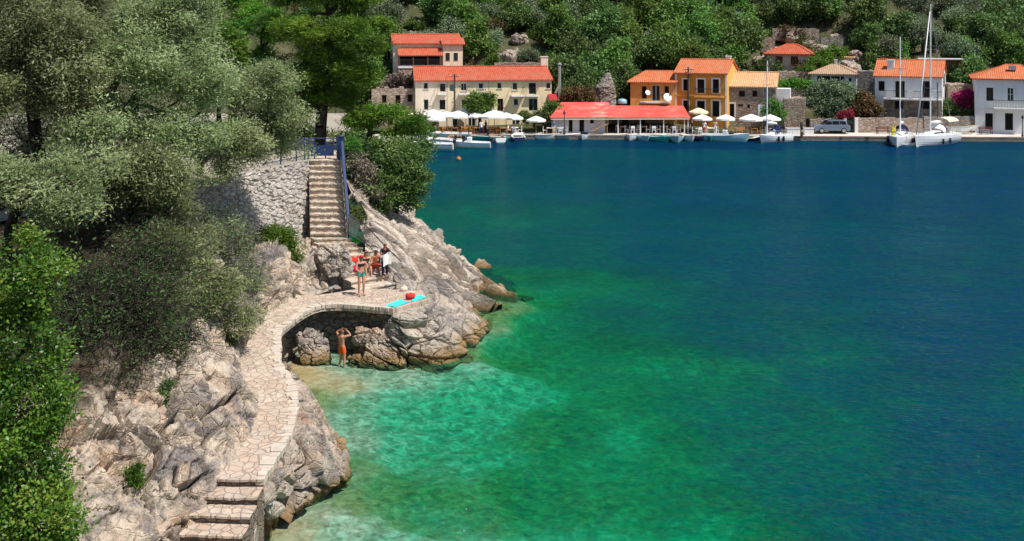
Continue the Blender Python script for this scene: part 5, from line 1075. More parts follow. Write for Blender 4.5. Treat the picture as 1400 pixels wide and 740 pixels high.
MB().add([(1.2, -.5, .2), (2.9, -.5, -1.6), (2.9, -.5, -3.5), (1.2, -.5, -3.5), (1.2, .2, .2), (2.9, .2, -1.6), (2.9, .2, -3.5), (1.2, .2, -3.5)], [(3, 2, 1, 0), (4, 5, 6, 7), (0, 1, 5, 4), (1, 2, 6, 5)]).build('sloping_wall', M['stone_grey'], tw)
tk = thing('water_tank', 'small turquoise water tank on the slope right of the ruined tower', 'tank', W(851, 142, 129)); MB().lathe([(.0, 0), (.55, 0), (.6, .1), (.6, .45), (.45, .6), (.12, .66), (.12, .74), (0, .74)], 16).build('body', M['gel_sky'], tk, smooth=True)

# ---------------------------------------------------------------- quay, walls and the road side
m = MB(); q0 = [(-13, 121.6), (20, 120.0), (36, 119.2), (62, 118.0), (100, 116.4)]
poly = q0+[(100, 126), (-13, 128)]; n = len(poly)
m.add([(x, y, .50) for x, y in poly], [tuple(range(n))])
tag(m.build('quay', M['concrete']), kind='structure')
m = MB(); m.grid([[(x, y-.06, .47) for x, y in q0], [(x, y, -1.2) for x, y in q0]], flip=True); m.grid([[(x, y+.35, .52) for x, y in q0], [(x, y-.08, .52) for x, y in q0], [(x, y-.08, .36) for x, y in q0], [(x, y-.05, .36) for x, y in q0]], flip=True)
tag(m.build('quay_wall', M['stone_dark']), 'low stone quay wall with pale coping along the whole waterfront', 'quay wall')
m = MB(); m.box(-26, -12.5, 100, 124, .46, .50); tag(m.build('quay_apron', M['concrete']), kind='structure')
def wall_strip(label, px0, px1, ytop, ybase, Y0, Y1, mat, th=.5):
    a, b = W(px0, ybase, Y0), W(px1, ybase, Y1); hgt = CAMH-(ytop-HYP)*Y0/FPX-a.z; d = b-a; ang = math.atan2(d.y, d.x); L = Vector((d.x, d.y)).length
    m = MB(); nx = max(4, int(L/.35)); top = [hgt+rnd.uniform(-.06, .10) for _ in range(nx+1)]
    fr = [[(L*i/nx, rnd.uniform(-.03, .03), top[i]*k-.6*(1-k)) for i in range(nx+1)] for k in (0, .35, .7, 1)]; m.grid(fr); m.grid([fr[-1], [(L*i/nx, th, top[i]) for i in range(nx+1)], [(L*i/nx, th, -.6) for i in range(nx+1)]]); m.add([(0, 0, -.6), (0, th, -.6), (0, th, top[0]), (0, 0, top[0])], [(3, 2, 1, 0)]); m.add([(L, 0, -.6), (L, th, -.6), (L, th, top[-1]), (L, 0, top[-1])], [(0, 1, 2, 3)])
    return tag(m.build('stone_wall', mat, None, a, rz=ang), label, 'wall')
wall_strip('pinkish garden wall between the gateway and the sailing boats', 1171, 1262, 161.5, 181, 123.6, 123.2, M['stone_pink'])
wall_strip('grey rubble wall right of the sailing boats, below the pink bougainvillea', 1263, 1333, 160, 181, 123.2, 123.6, M['stone_grey'])
wall_strip('low pinkish wall behind the parked car', 1108, 1155, 163, 181, 124, 123.8, M['stone_pink'])
wall_strip('tall rugged stone bank right of the rubble-stone house', 1072, 1102, 135, 181, 125.0, 124.4, M['stone_house'], 4)
wall_strip('grey terrace wall above the stone bank, left of the big tree', 1076, 1108, 120, 137, 128, 128, M['stone_grey'], 3)
wall_strip('broken terrace wall in front of the pink house', 1066, 1110, 98, 114, 139.5, 139, M['stone_pink'], 2)
wall_strip('ruined hillside wall behind the pink house', 1056, 1120, 39.5, 50, 153.5, 152.5, M['stone_house'], 1)
wall_strip('second ruined hillside wall, stepped below the upper one', 1040, 1060, 51, 66, 150, 149.5, M['stone_pink'], 1)
wall_strip('grey ruined wall end beside the outhouse on the hill', 1122, 1153, 51, 62, 151, 150.5, M['stone_grey'], 1)
wall_strip('dark rubble terrace wall between the brown roof and the white house', 1172, 1200, 97, 135, 135, 134, M['stone_grey'], 3)
wall_strip('pink-toned terrace wall behind the bougainvillea', 1296, 1334, 116, 164, 128.5, 128.5, M['stone_pink'], 4)
wall_strip('pale terrace wall on the slope above the veranda house', 560, 612, 43, 50, 148, 147.5, M['stone_pink'], 1)
wall_strip('rubble wall on the slope behind the right half of the cream row', 676, 752, 86, 100, 136, 136, M['stone_house'], 1)
ph = thing('metal_roofed_shed', 'open shed with pale sheet roof on the slope behind the balcony house', 'shed', W(1290, 92, 137), math.radians(-18)); MB().box(-3.2, 2.4, -1.5, 1.5, 1.05, 1.17).build('roof', M['gel_white'], ph); MB().box(-3.0, 2.2, 1.2, 1.4, -1, 1.04).build('wall', M['stone_house'], ph)
for x in (-3.0, -.4, 2.2): MB().box(x-.08, x+.08, -1.4, -1.24, -1.5, 1.045).build('post', M['wood'], ph)
gt = thing('gateway', 'white gate pillars with a dark green gate right of the parked car', 'gate', W(1163, 181, 123.6)); MB().box(-.95, -.55, -.2, .2, -.3, 1.75).build('pillar', M['white_wall'], gt); MB().box(.45, .85, -.2, .2, -.3, 1.75).build('pillar', M['white_wall'], gt); m = MB(); [m.box(-.53+i*.16, -.45+i*.16, .02, .06, 0, 1.5) for i in range(6)]; m.box(-.55, .45, .065, .1, .3, .4).box(-.55, .45, .065, .1, 1.2, 1.3); m.build('gate_leaf', plain('dark_green_paint', (.012, .03, .018), .5), gt)
# village shrubs and creepers
def shrub(name, label, cat, px, ybase, Y, lobes, leaf, n=70, nl=60, L=.26, Wd=.15, sig=.28, tone=(.1, .9)):
    b = W(px, ybase, Y); return make_tree(name, label, cat, b, [tuple(W(a, c, Y+dy))+(rx, ry, rz) for a, c, dy, rx, ry, rz in lobes], n, nl, L, Wd, sig, leaf, M['bark_dark'], r_tip=.02, tone=tone, shell=.55, gap=.1)
shrub('leafy_tree', 'square-clipped dense green tree in front of the cream row', 'tree', 655, 172, 124, [(648, 140, 0, 1.0, .7, 1.1), (664, 140, 0, 1.0, .7, 1.1), (656, 146, 0, 1.3, .7, .9), (668, 132, 0, .6, .5, .6), (645, 133, 0, .7, .5, .6), (655, 153, -.1, .8, .6, .6)], M['far_green'], 150, 60)
shrub('leafy_tree', 'broad dark tree overhanging the quay wall before the brown-roofed house', 'tree', 1130, 176, 126.5, [(1120, 140, 0, 1.7, 1.4, 1.5), (1145, 138, 0, 2.0, 1.4, 1.6), (1132, 122, .5, 1.9, 1.4, 1.1), (1158, 128, .5, 1.5, 1.2, 1.2), (1112, 122, .5, 1.1, 1, .9), (1135, 152, -.3, 1.8, 1.2, .9), (1165, 145, 0, 1.0, 1, 1)], M['far_grey'], 260, 60)
shrub('climbing_vine', 'light green vine over the terrace above the stone bank', 'vine', 1085, 118, 128.5, [(1072, 116, 0, .9, .6, .35), (1085, 114, 0, 1.1, .7, .4), (1098, 116, 0, 1.0, .7, .4)], M['fresh_leaf'], 70, 60)
shrub('bush', 'light green bushes climbing between the pink house and the brown roof', 'bush', 1125, 100, 139.5, [(1105, 96, 0, .9, .8, .6), (1118, 86, 1.5, 1.3, 1, .8), (1138, 75, 4, 1.4, 1, .9), (1128, 78, 3, 1.2, 1, .9), (1148, 70, 5, 1.1, 1, .7)], M['fresh_leaf'], 130, 60)
shrub('bush', 'green bush at the right corner of the rubble-stone house', 'bush', 1058, 165, 124.5, [(1056, 148, 0, .9, .8, 1.0), (1063, 155, 0, .9, .8, .9), (1050, 152, 0, .6, .6, .7)], M['far_green'], 80, 60)
shrub('bush', 'rust-tinged bush behind the garden wall right of the gateway', 'bush', 1182, 170, 125.5, [(1176, 150, 0, 1.1, 1, 1.0), (1188, 146, 0, 1.2, 1, 1.1), (1196, 154, 0, .9, .8, .9), (1180, 134, .6, .9, .8, .7)], M['rust_leaf'], 110, 60)
shrub('red_creeper', 'red-flowered creeper on top of the gateway', 'creeper', 1156, 164, 123.7, [(1152, 158, 0, .5, .4, .4), (1160, 155, 0, .6, .4, .35), (1147, 162, 0, .3, .3, .4)], leafy('red_flower', [(.06, .03, .015), (.25, .02, .02), (.40, .03, .03), (.45, .06, .05)], .3), 45, 50, .16, .1, .18)
shrub('bougainvillea', 'bright pink bougainvillea beside the right-edge white house', 'bush', 1316, 165, 126, [(1314, 133, 0, .9, .7, .7), (1322, 130, .2, .8, .7, .6), (1308, 142, 0, .6, .6, .7), (1318, 143, 0, .7, .6, .6)], M['pink_leaf'], 90, 60, .2, .14, .22)
shrub('bush', 'yellow-green bush between the balcony house and the bougainvillea', 'bush', 1297, 168, 125.8, [(1296, 146, 0, .9, .8, .9), (1300, 154, 0, 1.1, .8, .8), (1290, 156, 0, .7, .7, .7)], M['shrub_leaf'], 90, 60)
shrub('bush', 'dark bushes filling the corner beside the right-edge white house', 'bush', 1322, 170, 126.2, [(1320, 155, 0, 1.1, .8, .8), (1327, 148, .2, .7, .7, 1.0), (1310, 158, 0, .8, .7, .6)], M['far_dark'], 90, 60)
shrub('oleander', 'dusky pink-leaved oleander left of the ruined tower', 'bush', 790, 146, 129, [(783, 130, 0, 1.1, .9, .9), (796, 128, 0, 1.2, .9, 1.0), (804, 134, 0, .9, .8, .7), (775, 136, 0, .8, .7, .6)], M['rust_leaf'], 110, 60)
shrub('bush', 'green bush at the right end of the cream row beside the red awning', 'bush', 757, 158, 125.2, [(757, 148, 0, .8, .6, .7), (763, 152, 0, .6, .6, .6)], M['far_green'], 60, 60)
shrub('potted_shrubs', 'row of low green planters below the right end of the cream row', 'planter', 730, 168, 124.2, [(718, 160, 0, .7, .5, .5), (730, 160, 0, .8, .5, .5), (742, 159, 0, .8, .5, .5)], M['shrub_leaf'], 80, 50)
shrub('bush', 'dark creeper growing in the rubble between the ruin and veranda house', 'creeper', 550, 118, 131, [(545, 108, 0, .9, .8, .7), (556, 112, 0, .8, .7, .7), (535, 112, 0, .8, .8, .6)], M['dry_leaf'], 80, 50)
# ---------------------------------------------------------------- boats
def hull_mesh(m, L, B, H, mi=0, bowrake=.35, transom=.8, sheer=.35, open_=True, fl=.18, mi2=1, draft=.22):
    """stern at x=-L/2, bow at +L/2; outside skin, gunwale, and either an open inside or a flat deck"""
    n = 16; k = 7; O = []; I = []
    for i in range(n+1):
        t = i/n; b = B/2*(transom+(1-transom)*min(1, t/.35))*(1-max(0, (t-.35)/.65)**2.3); b = max(b, .012); zs = H*(1+sheer*t*t); x = -L/2+L*t
        row = []
        for j in range(k):
            s = j/(k-1); y = b*math.sin(s*math.pi/2)**.62; z = -draft*(1-.7*max(0, (t-.6)/.4)**2)+(zs+draft*(1-.7*max(0, (t-.6)/.4)**2))*(s**1.5); row.append((x+bowrake*max(0, t-.55)/.45*(z/H-.5)*.9, y, z))
        O.append(row)
        yi = max(.004, b-.09); I.append([(x, yi, zs), (x, yi*.92, fl+.02*t), (x, 0, fl+.02*t)] if open_ else [(x, yi, zs+.015), (x, yi*.6, zs+.05), (x, 0, zs+.07)])
    for sgn in (1, -1):
        f = lambda R: [[(x, y*sgn, z) for x, y, z in r] for r in R]
        m.grid(f(O), mi, flip=(sgn < 0)); m.grid([[r[-1] for r in f(O)], [r[0] for r in f(I)]], mi2, flip=(sgn > 0)); m.grid(f(I), mi2, flip=(sgn < 0))
        st_ = f(O)[0]; m.add([*st_, (st_[0][0], 0, st_[-1][2])], [tuple(range(len(st_)+1))[::sgn]], mi)
        st2 = f(I)[0]
    return m
def outboard(parent, x, z, s=1.0, up=False):
    o = MB().box(-.18*s, .16*s, -.15*s, .15*s, .18*s, .60*s).build('outboard_motor', M['rubber'], parent, (x, 0, z), bevel=.06*s)
    MB().box(-.1*s, .06*s, -.05*s, .05*s, -.55*s, .18*s).box(-.24*s, .12*s, -.03*s, .03*s, -.62*s, -.52*s).build('motor_leg', M['metal_dark'], o)
def motorboat(name, label, px, py, L, B, H, heading, mats, motor=1, screen=True, seats=2, canopy=None, group='small boats moored along the quay', console=False, bimini=False):
    p = WZ(px, py, 0); r = thing(name, label, 'boat', p, math.radians(heading), group)
    hull_mesh(MB(), L, B, H).build('hull', [M[mats[0]], M[mats[1]]], r)
    m = MB(); zs = lambda t: H*(1+.35*t*t)
    pts = lambda s: [(-L/2+L*t, s*(B/2*(.8+.2*min(1, t/.35))*(1-max(0, (t-.35)/.65)**2.3)+.015), zs(t)-.06) for t in np.linspace(0, .985, 14)]
    m.tube(pts(1), .035, 6).tube(pts(-1), .035, 6); m.build('rubbing_strake', M[mats[2]], r)
    for i in range(seats): x = -L*.32+i*L*.27; MB().box(x-.16, x+.16, -B*.40, B*.40, H*.62, H*.70).build('seat', M['wood'] if mats[1] != 'gel_white' else M['frame_white'], r)
    MB().add([(L*.18, -B*.40, H*1.02), (L*.18, B*.40, H*1.02), (L*.46, B*.10, H*1.27), (L*.46, -B*.10, H*1.27), (L*.30, 0, H*1.28)], [(0, 1, 4), (1, 2, 4), (2, 3, 4), (3, 0, 4)]).build('foredeck', M[mats[1]], r)
    if screen:
        m = MB(); a = [(L*.14, -B*.38, H*1.05), (L*.20, -B*.2, H*1.05), (L*.20, B*.2, H*1.05), (L*.14, B*.38, H*1.05)]; m.grid([a, [(x-.18, y*.92, z+.34) for x, y, z in a]]); m.build('windscreen', M['glass'], r)
    if console: c = MB().box(-.25, .25, -.35, .35, H*.3, H+.55).build('console', M['gel_white'], r, (L*.02, 0, 0), bevel=.05); MB().box(.1, .14, -.3, .3, H+.56, H+.85).build('screen', M['glass'], c)
    if bimini:
        m = MB(); m.grid([[(x, y, H+1.45+.18*math.cos(y/B*2.4)) for y in np.linspace(-B*.42, B*.42, 7)] for x in (-L*.34, -L*.1, L*.12)]); b = m.build('canopy', M[canopy or 'canvas'], r); m = MB()
        for x in (-L*.34, L*.12): m.tube([(x*.6, -B*.42, H), (x, -B*.40, H+1.5), (x, B*.40, H+1.5), (x*.6, B*.42, H)], .018, 6)
        m.build('canopy_frame', M['metal_grey'], b)
    for i in range(motor): outboard(r, -L/2-.05, H*.72, 1.0)
    return r
motorboat('motorboat', 'white speedboat with black outboard half hidden behind the headland pine', 586, 203.5, 5.6, 2.1, .62, 172, ('gel_white', 'gel_white', 'gel_navy'), console=True)
motorboat('motorboat', 'white outboard boat moored between the two nearest speedboats', 604, 197, 5.0, 1.9, .58, 165, ('gel_white', 'canvas', 'metal_grey'))
motorboat('motorboat', 'white speedboat with blue-shadowed side, right-hand one of the nearest three', 643, 201.5, 4.6, 1.9, .58, 174, ('gel_white', 'gel_white', 'gel_blue'), console=True)
motorboat('motorboat', 'long white cabin boat lying along the quay before the wooden terrace', 604, 190.5, 7.0, 2.3, .75, 178, ('gel_white', 'canvas', 'metal_grey'), 0)
motorboat('rowing_boat', 'dark green open boat moored below the lamp post', 662, 191, 5.4, 1.8, .5, 176, ('gel_teal', 'wood', 'gel_white'), 0, False, 3)
motorboat('motorboat', 'white and grey boat with raised outboard right of the green boat', 692, 189.5, 4.2, 1.7, .5, 20, ('gel_white', 'sand_fabric', 'metal_dark'), 1, True)
motorboat('rowing_boat', 'low grey boat tied up before the green planters', 722, 188.5, 4.2, 1.6, .42, 3, ('metal_grey', 'canvas', 'gel_white'), 0, False)
for a in [('white open boat moored bow-in left of the green boat', 622, 193.5, 4.2, 1.7, 95, ('gel_white', 'wood', 'gel_blue')), ('pale blue dinghy beside the white speedboats', 578, 194, 3.4, 1.5, 100, ('gel_sky', 'gel_white', 'gel_white')), ('white boat with brown inside right of the green boat', 678, 192.5, 3.6, 1.6, 110, ('gel_white', 'wood', 'gel_navy')), ('navy boat with white rim tied right of the grey-white outboard boat', 708, 191.5, 3.6, 1.6, 95, ('gel_navy', 'gel_white', 'gel_white')), ('white dinghy before the left end of the taverna', 746, 190, 3.0, 1.4, 350, ('gel_white', 'sand_fabric', 'metal_dark')), ('grey inflatable below the dark lamp post by the taverna', 776, 190, 2.8, 1.4, 10, ('metal_grey', 'canvas', 'rubber')), ('sky-blue boat between the blue-lined boat and the teal boat', 880, 191.5, 3.2, 1.4, 280, ('gel_sky', 'gel_white', 'gel_white')), ('white boat with teal rim right of the teal fishing boat', 910, 192, 3.4, 1.5, 260, ('gel_white', 'wood', 'gel_teal')), ('white boat with navy cover left of the dark white-rimmed boat', 941, 192, 3.4, 1.5, 275, ('gel_white', 'gel_navy', 'gel_navy')), ('small teal boat left of the café cabin boat', 970, 192, 3.0, 1.4, 265, ('gel_teal', 'wood', 'gel_white')), ('white skiff half behind the café cabin boat', 1010, 191, 3.4, 1.5, 80, ('gel_white', 'gel_white', 'gel_navy'))]: motorboat('rowing_boat', a[0], a[1], a[2], a[3], a[4], .5, a[5], a[6], int(a[1] < 630), False, 2)
motorboat('rowing_boat', 'small white tender left of the wooden ramp', 800, 190, 2.6, 1.3, .48, 250, ('gel_white', 'gel_white', 'gel_sky'), 0, True, 1)
motorboat('rowing_boat', 'white dinghy just right of the wooden ramp', 838, 190, 3.2, 1.4, .42, 350, ('gel_white', 'wood', 'gel_white'), 0, False, 2)
motorboat('rowing_boat', 'white boat with dark blue inside moored below the red roof', 864, 190.5, 3.6, 1.5, .5, 255, ('gel_white', 'gel_navy', 'gel_blue'), 0, False, 2)
motorboat('rowing_boat', 'teal wooden fishing boat below the red roof', 895, 192, 4.6, 1.8, .52, 305, ('gel_teal', 'gel_teal', 'gel_white'), 0, False, 3)
motorboat('rowing_boat', 'pale blue wooden boat with white stem below the roof end', 924, 193, 4.4, 1.9, .6, 268, ('gel_sky', 'wood', 'gel_white'), 0, False, 3)
motorboat('rowing_boat', 'dark boat with a white rim next to the pale blue wooden boat', 956, 191.5, 3.6, 1.7, .5, 262, ('gel_navy', 'wood', 'gel_white'), 0, False, 2)
motorboat('motorboat', 'white and pale blue cabin boat under the café parasols', 990, 193, 5.4, 2.1, .75, 340, ('gel_sky', 'gel_white', 'gel_white'), 0, True, 2, console=True)
motorboat('rowing_boat', 'black inflatable tender with white top between cabin boat and yacht', 1024, 192.5, 2.6, 1.4, .38, 355, ('rubber', 'canvas', 'gel_white'), 1, False, 1)
motorboat('rowing_boat', 'small white inflatable lying between the bows of the two tall yachts', 1249, 200, 2.6, 1.2, .30, 352, ('gel_white', 'metal_grey', 'gel_white'), 0, False, 1)
ub = motorboat('rowing_boat', 'pale green boat stored on the quay beside the right-edge white house', 1316, 190, 3.4, 1.4, .45, 2, ('gel_white', 'wood', 'gel_teal'), 0, False, 2); ub.location = W(1316, 178, 121.8)
m = MB().box(-1.0, -.9, -.5, .5, -.3, .0).box(.9, 1.0, -.5, .5, -.3, 0.0); m.build('trestle', M['wood'], ub)
def yacht(label, stern, bow, B, H, mast, hullmat, cab=True, bimini=True, mast_at=.56, jib=True, sail='canvas'):
    s, b = Vector(stern), Vector(bow); d = b-s; L = d.length; c = (s+b)/2; r = thing('sailing_yacht', label, 'sailing boat', c, math.atan2(d.y, d.x), 'yachts moored stern to the quay')
    hull_mesh(MB(), L, B, H, open_=False, draft=.35, sheer=.22, transom=.72).build('hull', [M[hullmat], M['gel_white']], r)
    pts = lambda s_: [(-L/2+L*t, s_*(B/2*(.72+.28*min(1, t/.35))*(1-max(0, (t-.35)/.65)**2.3)+.012), .10) for t in np.linspace(.02, .95, 14)]
    MB().tube(pts(1), .045, 6).tube(pts(-1), .045, 6).build('boot_stripe', M['gel_navy'], r)
    x0, x1 = -L*.12, L*.24; w = B*.27; z = H*1.05
    V = [(x0, -w, z), (x1, -w*.6, z+.05), (x1, w*.6, z+.05), (x0, w, z), (x0+.1, -w*.85, z+.5), (x1-.5, -w*.5, z+.36), (x1-.5, w*.5, z+.36), (x0+.1, w*.85, z+.5)]
    cb = MB().add(V, [(0, 1, 5, 4), (1, 2, 6, 5), (2, 3, 7, 6), (3, 0, 4, 7), (4, 5, 6, 7)]).build('cabin', M['gel_white'], r, bevel=.05)
    for sg in (1, -1): MB().bar((x0+.5, sg*(w*.90+.012), z+.27), (x1-.9, sg*(w*.68+.02), z+.27), .03, .14).build('window', M['glass'], cb)
    mx = -L/2+L*mast_at; mst = MB().tube([(mx, 0, H), (mx-.03, 0, H+mast*.6), (mx-.06, 0, H+mast)], [.085, .08, .06], 8).build('mast', M['gel_white'], r)
    for q in (.36, .68): MB().bar((mx, -B*.24, H+mast*q), (mx, B*.24, H+mast*q), .05, .03).build('spreader', M['metal_grey'], mst)
    MB().bar((mx-.06, 0, H+mast), (mx-.06, 0, H+mast+.5), .012).bar((mx-.35, 0, H+mast+.08), (mx+.05, 0, H+mast+.08), .02).build('masthead_gear', M['metal_dark'], mst)
    bm_ = MB().tube([(mx, 0, H+1.25), (mx-L*.36, 0, H+1.2)], .07, 8).build('boom', M['metal_grey'], r); MB().tube([(mx-.15, 0, H+1.45), (mx-L*.18, 0, H+1.42), (mx-L*.35, 0, H+1.33)], [.17, .19, .10], 8).build('furled_mainsail', M[sail], bm_, smooth=True)
    if jib: MB().tube([(L/2-.15, 0, H*1.3), (mx+(L/2-mx)*.5, 0, H+mast*.48), (mx+.12, 0, H+mast*.94)], [.07, .085, .035], 8).build('furled_jib', M['canvas'], r, smooth=True)
    m = MB()
    for sg in (1, -1): m.tube([(mx-.2, sg*B*.45, H*1.05), (mx, sg*B*.24, H+mast*.36), (mx, sg*B*.24, H+mast*.68), (mx-.05, 0, H+mast*.98)], .012, 4, cap=False)
    m.tube([(-L/2+.1, 0, H), (mx-.06, 0, H+mast)], .012, 4, cap=False); m.build('rigging', M['metal_grey'], r)
    m = MB()
    for sg in (1, -1):
        P_ = [(-L/2+L*t, sg*(B/2*(.72+.28*min(1, t/.35))*(1-max(0, (t-.35)/.65)**2.3)-.06), H*(1+.22*t*t)) for t in np.linspace(.03, .96, 7)]
        for p in P_: m.bar(p, (p[0], p[1], p[2]+.55), .025)
        m.tube([(x, y, q+.55) for x, y, q in P_], .014, 5); m.tube([(x, y, q+.3) for x, y, q in P_], .010, 5)
    m.build('guard_rail', M['metal_grey'], r)
    m = MB(); m.grid([[(x0+.15+u*.7, w*1.1*math.cos(a), z+.35+.75*math.sin(a)*(1-.55*u)) for a in np.linspace(0, math.pi, 9)] for u in (0, .5, 1)]); m.build('sprayhood', M['canvas' if bimini else 'navy_fabric'], r)
    if bimini: m = MB(); m.grid([[(x, B*.36*math.cos(a), H+1.35+.5*math.sin(a)) for a in np.linspace(.15, math.pi-.15, 9)] for x in (-L*.42, -L*.28, -L*.15)]); bi = m.build('bimini', M['sand_fabric'], r); MB().tube([(-L*.42, -B*.36, H), (-L*.42, -B*.33, H+1.45), (-L*.42, 0, H+1.87), (-L*.42, B*.33, H+1.45), (-L*.42, B*.36, H)], .025, 6).tube([(-L*.15, -B*.36, H), (-L*.15, -B*.33, H+1.45), (-L*.15, 0, H+1.87), (-L*.15, B*.33, H+1.45), (-L*.15, B*.36, H)], .025, 6).build('bimini_frame', M['metal_grey'], bi)
    wl = MB(); wl.tube([(-L*.33, .42*math.cos(a), H+.55+.42*math.sin(a)) for a in np.linspace(0, 2*math.pi, 17)], .02, 6); wl.bar((-L*.33, 0, H), (-L*.33, 0, H+.55), .08); wl.build('steering_wheel', M['metal_dark'], r)
    for sg, t in ((-1, .42), (-1, .55), (-1, .66), (1, .45), (1, .6)):
        y = sg*(B/2*(1-max(0, (t-.35)/.65)**2.3)+.12); x = -L/2+L*t; MB().lathe([(.0, 0), (.11, .05), (.13, .3), (.11, .55), (.03, .64), (.0, .66)], 10, (x, y, .18)).build('fender', M['rubber'], r, smooth=True)
    return r
g = lambda px, Y: ((px-700)/1400*Y, Y, 0)
yacht('yacht with a shorter mast and shaded blue-grey bow, left of the two tall yachts', g(1237, 119.6), g(1226, 112.6), 2.7, .95, 11.2, 'gel_white', bimini=False, jib=False, mast_at=.60)
yacht('tallest-masted white yacht with beige bimini, right of the two tall yachts', g(1303, 118.8), g(1252, 112.8), 2.9, 1.05, 14.8, 'gel_white', mast_at=.62)
yacht('small white yacht moored by the café in front of the rubble-stone house', g(1078, 118.8), g(1040, 116.6), 2.2, .8, 8.6, 'gel_white', bimini=False, jib=False, mast_at=.78)
jk = thing('life_jacket', 'yellow life jacket hanging on the rail of the shorter-masted yacht', 'life jacket', W(1222, 178, 113.8)); MB().prism([(-.18, -.55), (.18, -.55), (.24, -.1), (.20, .35), (.08, .55), (.05, .2), (-.05, .2), (-.08, .55), (-.20, .35), (-.24, -.1)], -.06, .06).build('vest', M['yellow'], jk, bevel=.02); MB().box(-.25, .25, -.065, .065, -.25, -.18).build('strap', M['rubber'], jk)
by = thing('mooring_buoy', 'small orange-yellow mooring buoy floating off the headland bush', 'buoy', WZ(627, 219)); MB().lathe([(0, -.12), (.2, -.05), (.26, .1), (.2, .26), (.05, .34), (.05, .42), (0, .43)], 14).build('float', M['wood_orange'], by, smooth=True)

# ---------------------------------------------------------------- café parasols, tables, chairs
def parasol(label, px, ytop, w, Y, mat='canvas', group='white café parasols'):
    top = W(px, ytop, Y); z0 = .5; h = top.z-z0; r = w*.43/FPX*Y
    t = thing('parasol', label, 'parasol', (top.x, Y, z0), rnd.uniform(0, .7), group); n = 8; m = MB(); drop = .30*r+.12
    prof = [(.02, 0), (r*.5, -drop*.42), (r, -drop)]; ring = lambda rr, z: [(rr*math.cos(2*math.pi*i/n), rr*math.sin(2*math.pi*i/n), h+z) for i in range(n)]
    R = [ring(a, b) for a, b in prof]+[ring(r, -drop-.2)]
    m.grid([[*q, q[0]] for q in R]); m.build('canopy', M[mat], t)
    MB().tube([(0, 0, .05), (0, 0, h+.08)], .035, 8).build('pole', M['wood'], t); MB().lathe([(.0, 0), (.38, 0), (.38, .08), (.06, .14), (.06, .3)], 14).build('base', M['concrete'], t)
    m = MB(); [m.bar((0, 0, h-.04), (r*.97*math.cos(2*math.pi*i/n), r*.97*math.sin(2*math.pi*i/n), h-drop-.03), .025) for i in range(n)]; m.build('ribs', M['wood'], t)
    return t
for a in [('white parasol leftmost in the group before the cream row', 592, 149.5, 42, 124.3), ('lower white parasol in front of the leftmost one', 597, 157, 32, 122.4), ('white parasol before the middle of the row, left of the lamp post', 626, 151.5, 44, 123.2), ('peaked white parasol behind the lamp post', 637, 147, 28, 125.0), ('widest white parasol, before the clipped tree', 676, 150.5, 52, 122.9), ('white parasol just right of the leftmost one', 611, 152.5, 34, 123.9), ('white parasol tucked between the middle one and the widest one', 651, 152.5, 34, 123.6), ('white parasol right behind the widest one', 692, 154, 30, 124.2), ('flat white parasol left of the taverna roof', 733, 158.5, 32, 122.6), ('small white parasol below the arched door', 704, 156, 28, 123.4), ('white parasol leftmost before the orange house', 960, 156.5, 32, 122.2), ('white parasol second from the left before the orange house', 992, 156.5, 32, 122.4), ('widest white parasol before the rubble-stone house', 1027, 156, 40, 122.2), ('white parasol at the right end before the rubble-stone house', 1053, 156.5, 34, 122.0)]: parasol(*a)
parasol('cream parasol half hidden behind the low pine', 562, 154.5, 40, 121.5, 'canvas_cream'); parasol('cream parasol at the right end of the red taverna roof', 955, 147.5, 32, 123.6, 'canvas_cream')
def chair(mat):
    t = thing('chair', 'x', 'chair'); MB().box(-.21, .21, -.21, .21, .42, .46).build('seat', mat, t); m = MB(); m.box(-.21, .21, .18, .22, .62, .92); m.build('backrest', mat, t)
    for x in (-.19, .19):
        MB().bar((x, -.19, 0), (x, -.19, .42), .04).build('leg', mat, t); MB().bar((x, .20, 0), (x, .20, .62), .04).build('leg', mat, t)
    return t
def table(mat, top):
    t = thing('café_table'.replace('é', 'e'), 'x', 'table'); MB().box(-.4, .4, -.4, .4, .70, .74).build('tabletop', top, t)
    for x in (-.35, .35):
        for y in (-.35, .35): MB().bar((x, y, 0), (x, y, .70), .05).build('leg', mat, t)
    return t
CH = {'o': chair(M['wood_orange']), 'w': chair(M['gel_white'])}; TB = {'o': table(M['wood'], M['wood_orange']), 'w': table(M['wood'], M['canvas'])}; usedc = set()
def place(src, key, loc, rz, label, group):
    o = src[key]
    if id(o) in usedc: o = dup(o, loc, rz, label, group)
    else: usedc.add(id(o)); o.location = loc; o.rotation_euler = (0, 0, rz); o['label'] = label; o['group'] = group
sets = [('o', 578, 122.6), ('o', 592, 122.0), ('o', 607, 122.6), ('o', 622, 122.1), ('o', 636, 122.6), ('o', 652, 122.2), ('o', 672, 122.4), ('o', 688, 121.9), ('w', 704, 122.4), ('w', 752, 122.0), ('w', 766, 122.0), ('w', 852, 123.6), ('w', 864, 123.0), ('w', 880, 123.6), ('w', 893, 123.0), ('w', 908, 123.6), ('w', 921, 123.0), ('w', 932, 123.6), ('w', 955, 121.6), ('w', 972, 121.8), ('o', 1010, 121.6), ('o', 1030, 121.4), ('w', 1056, 121.4)]
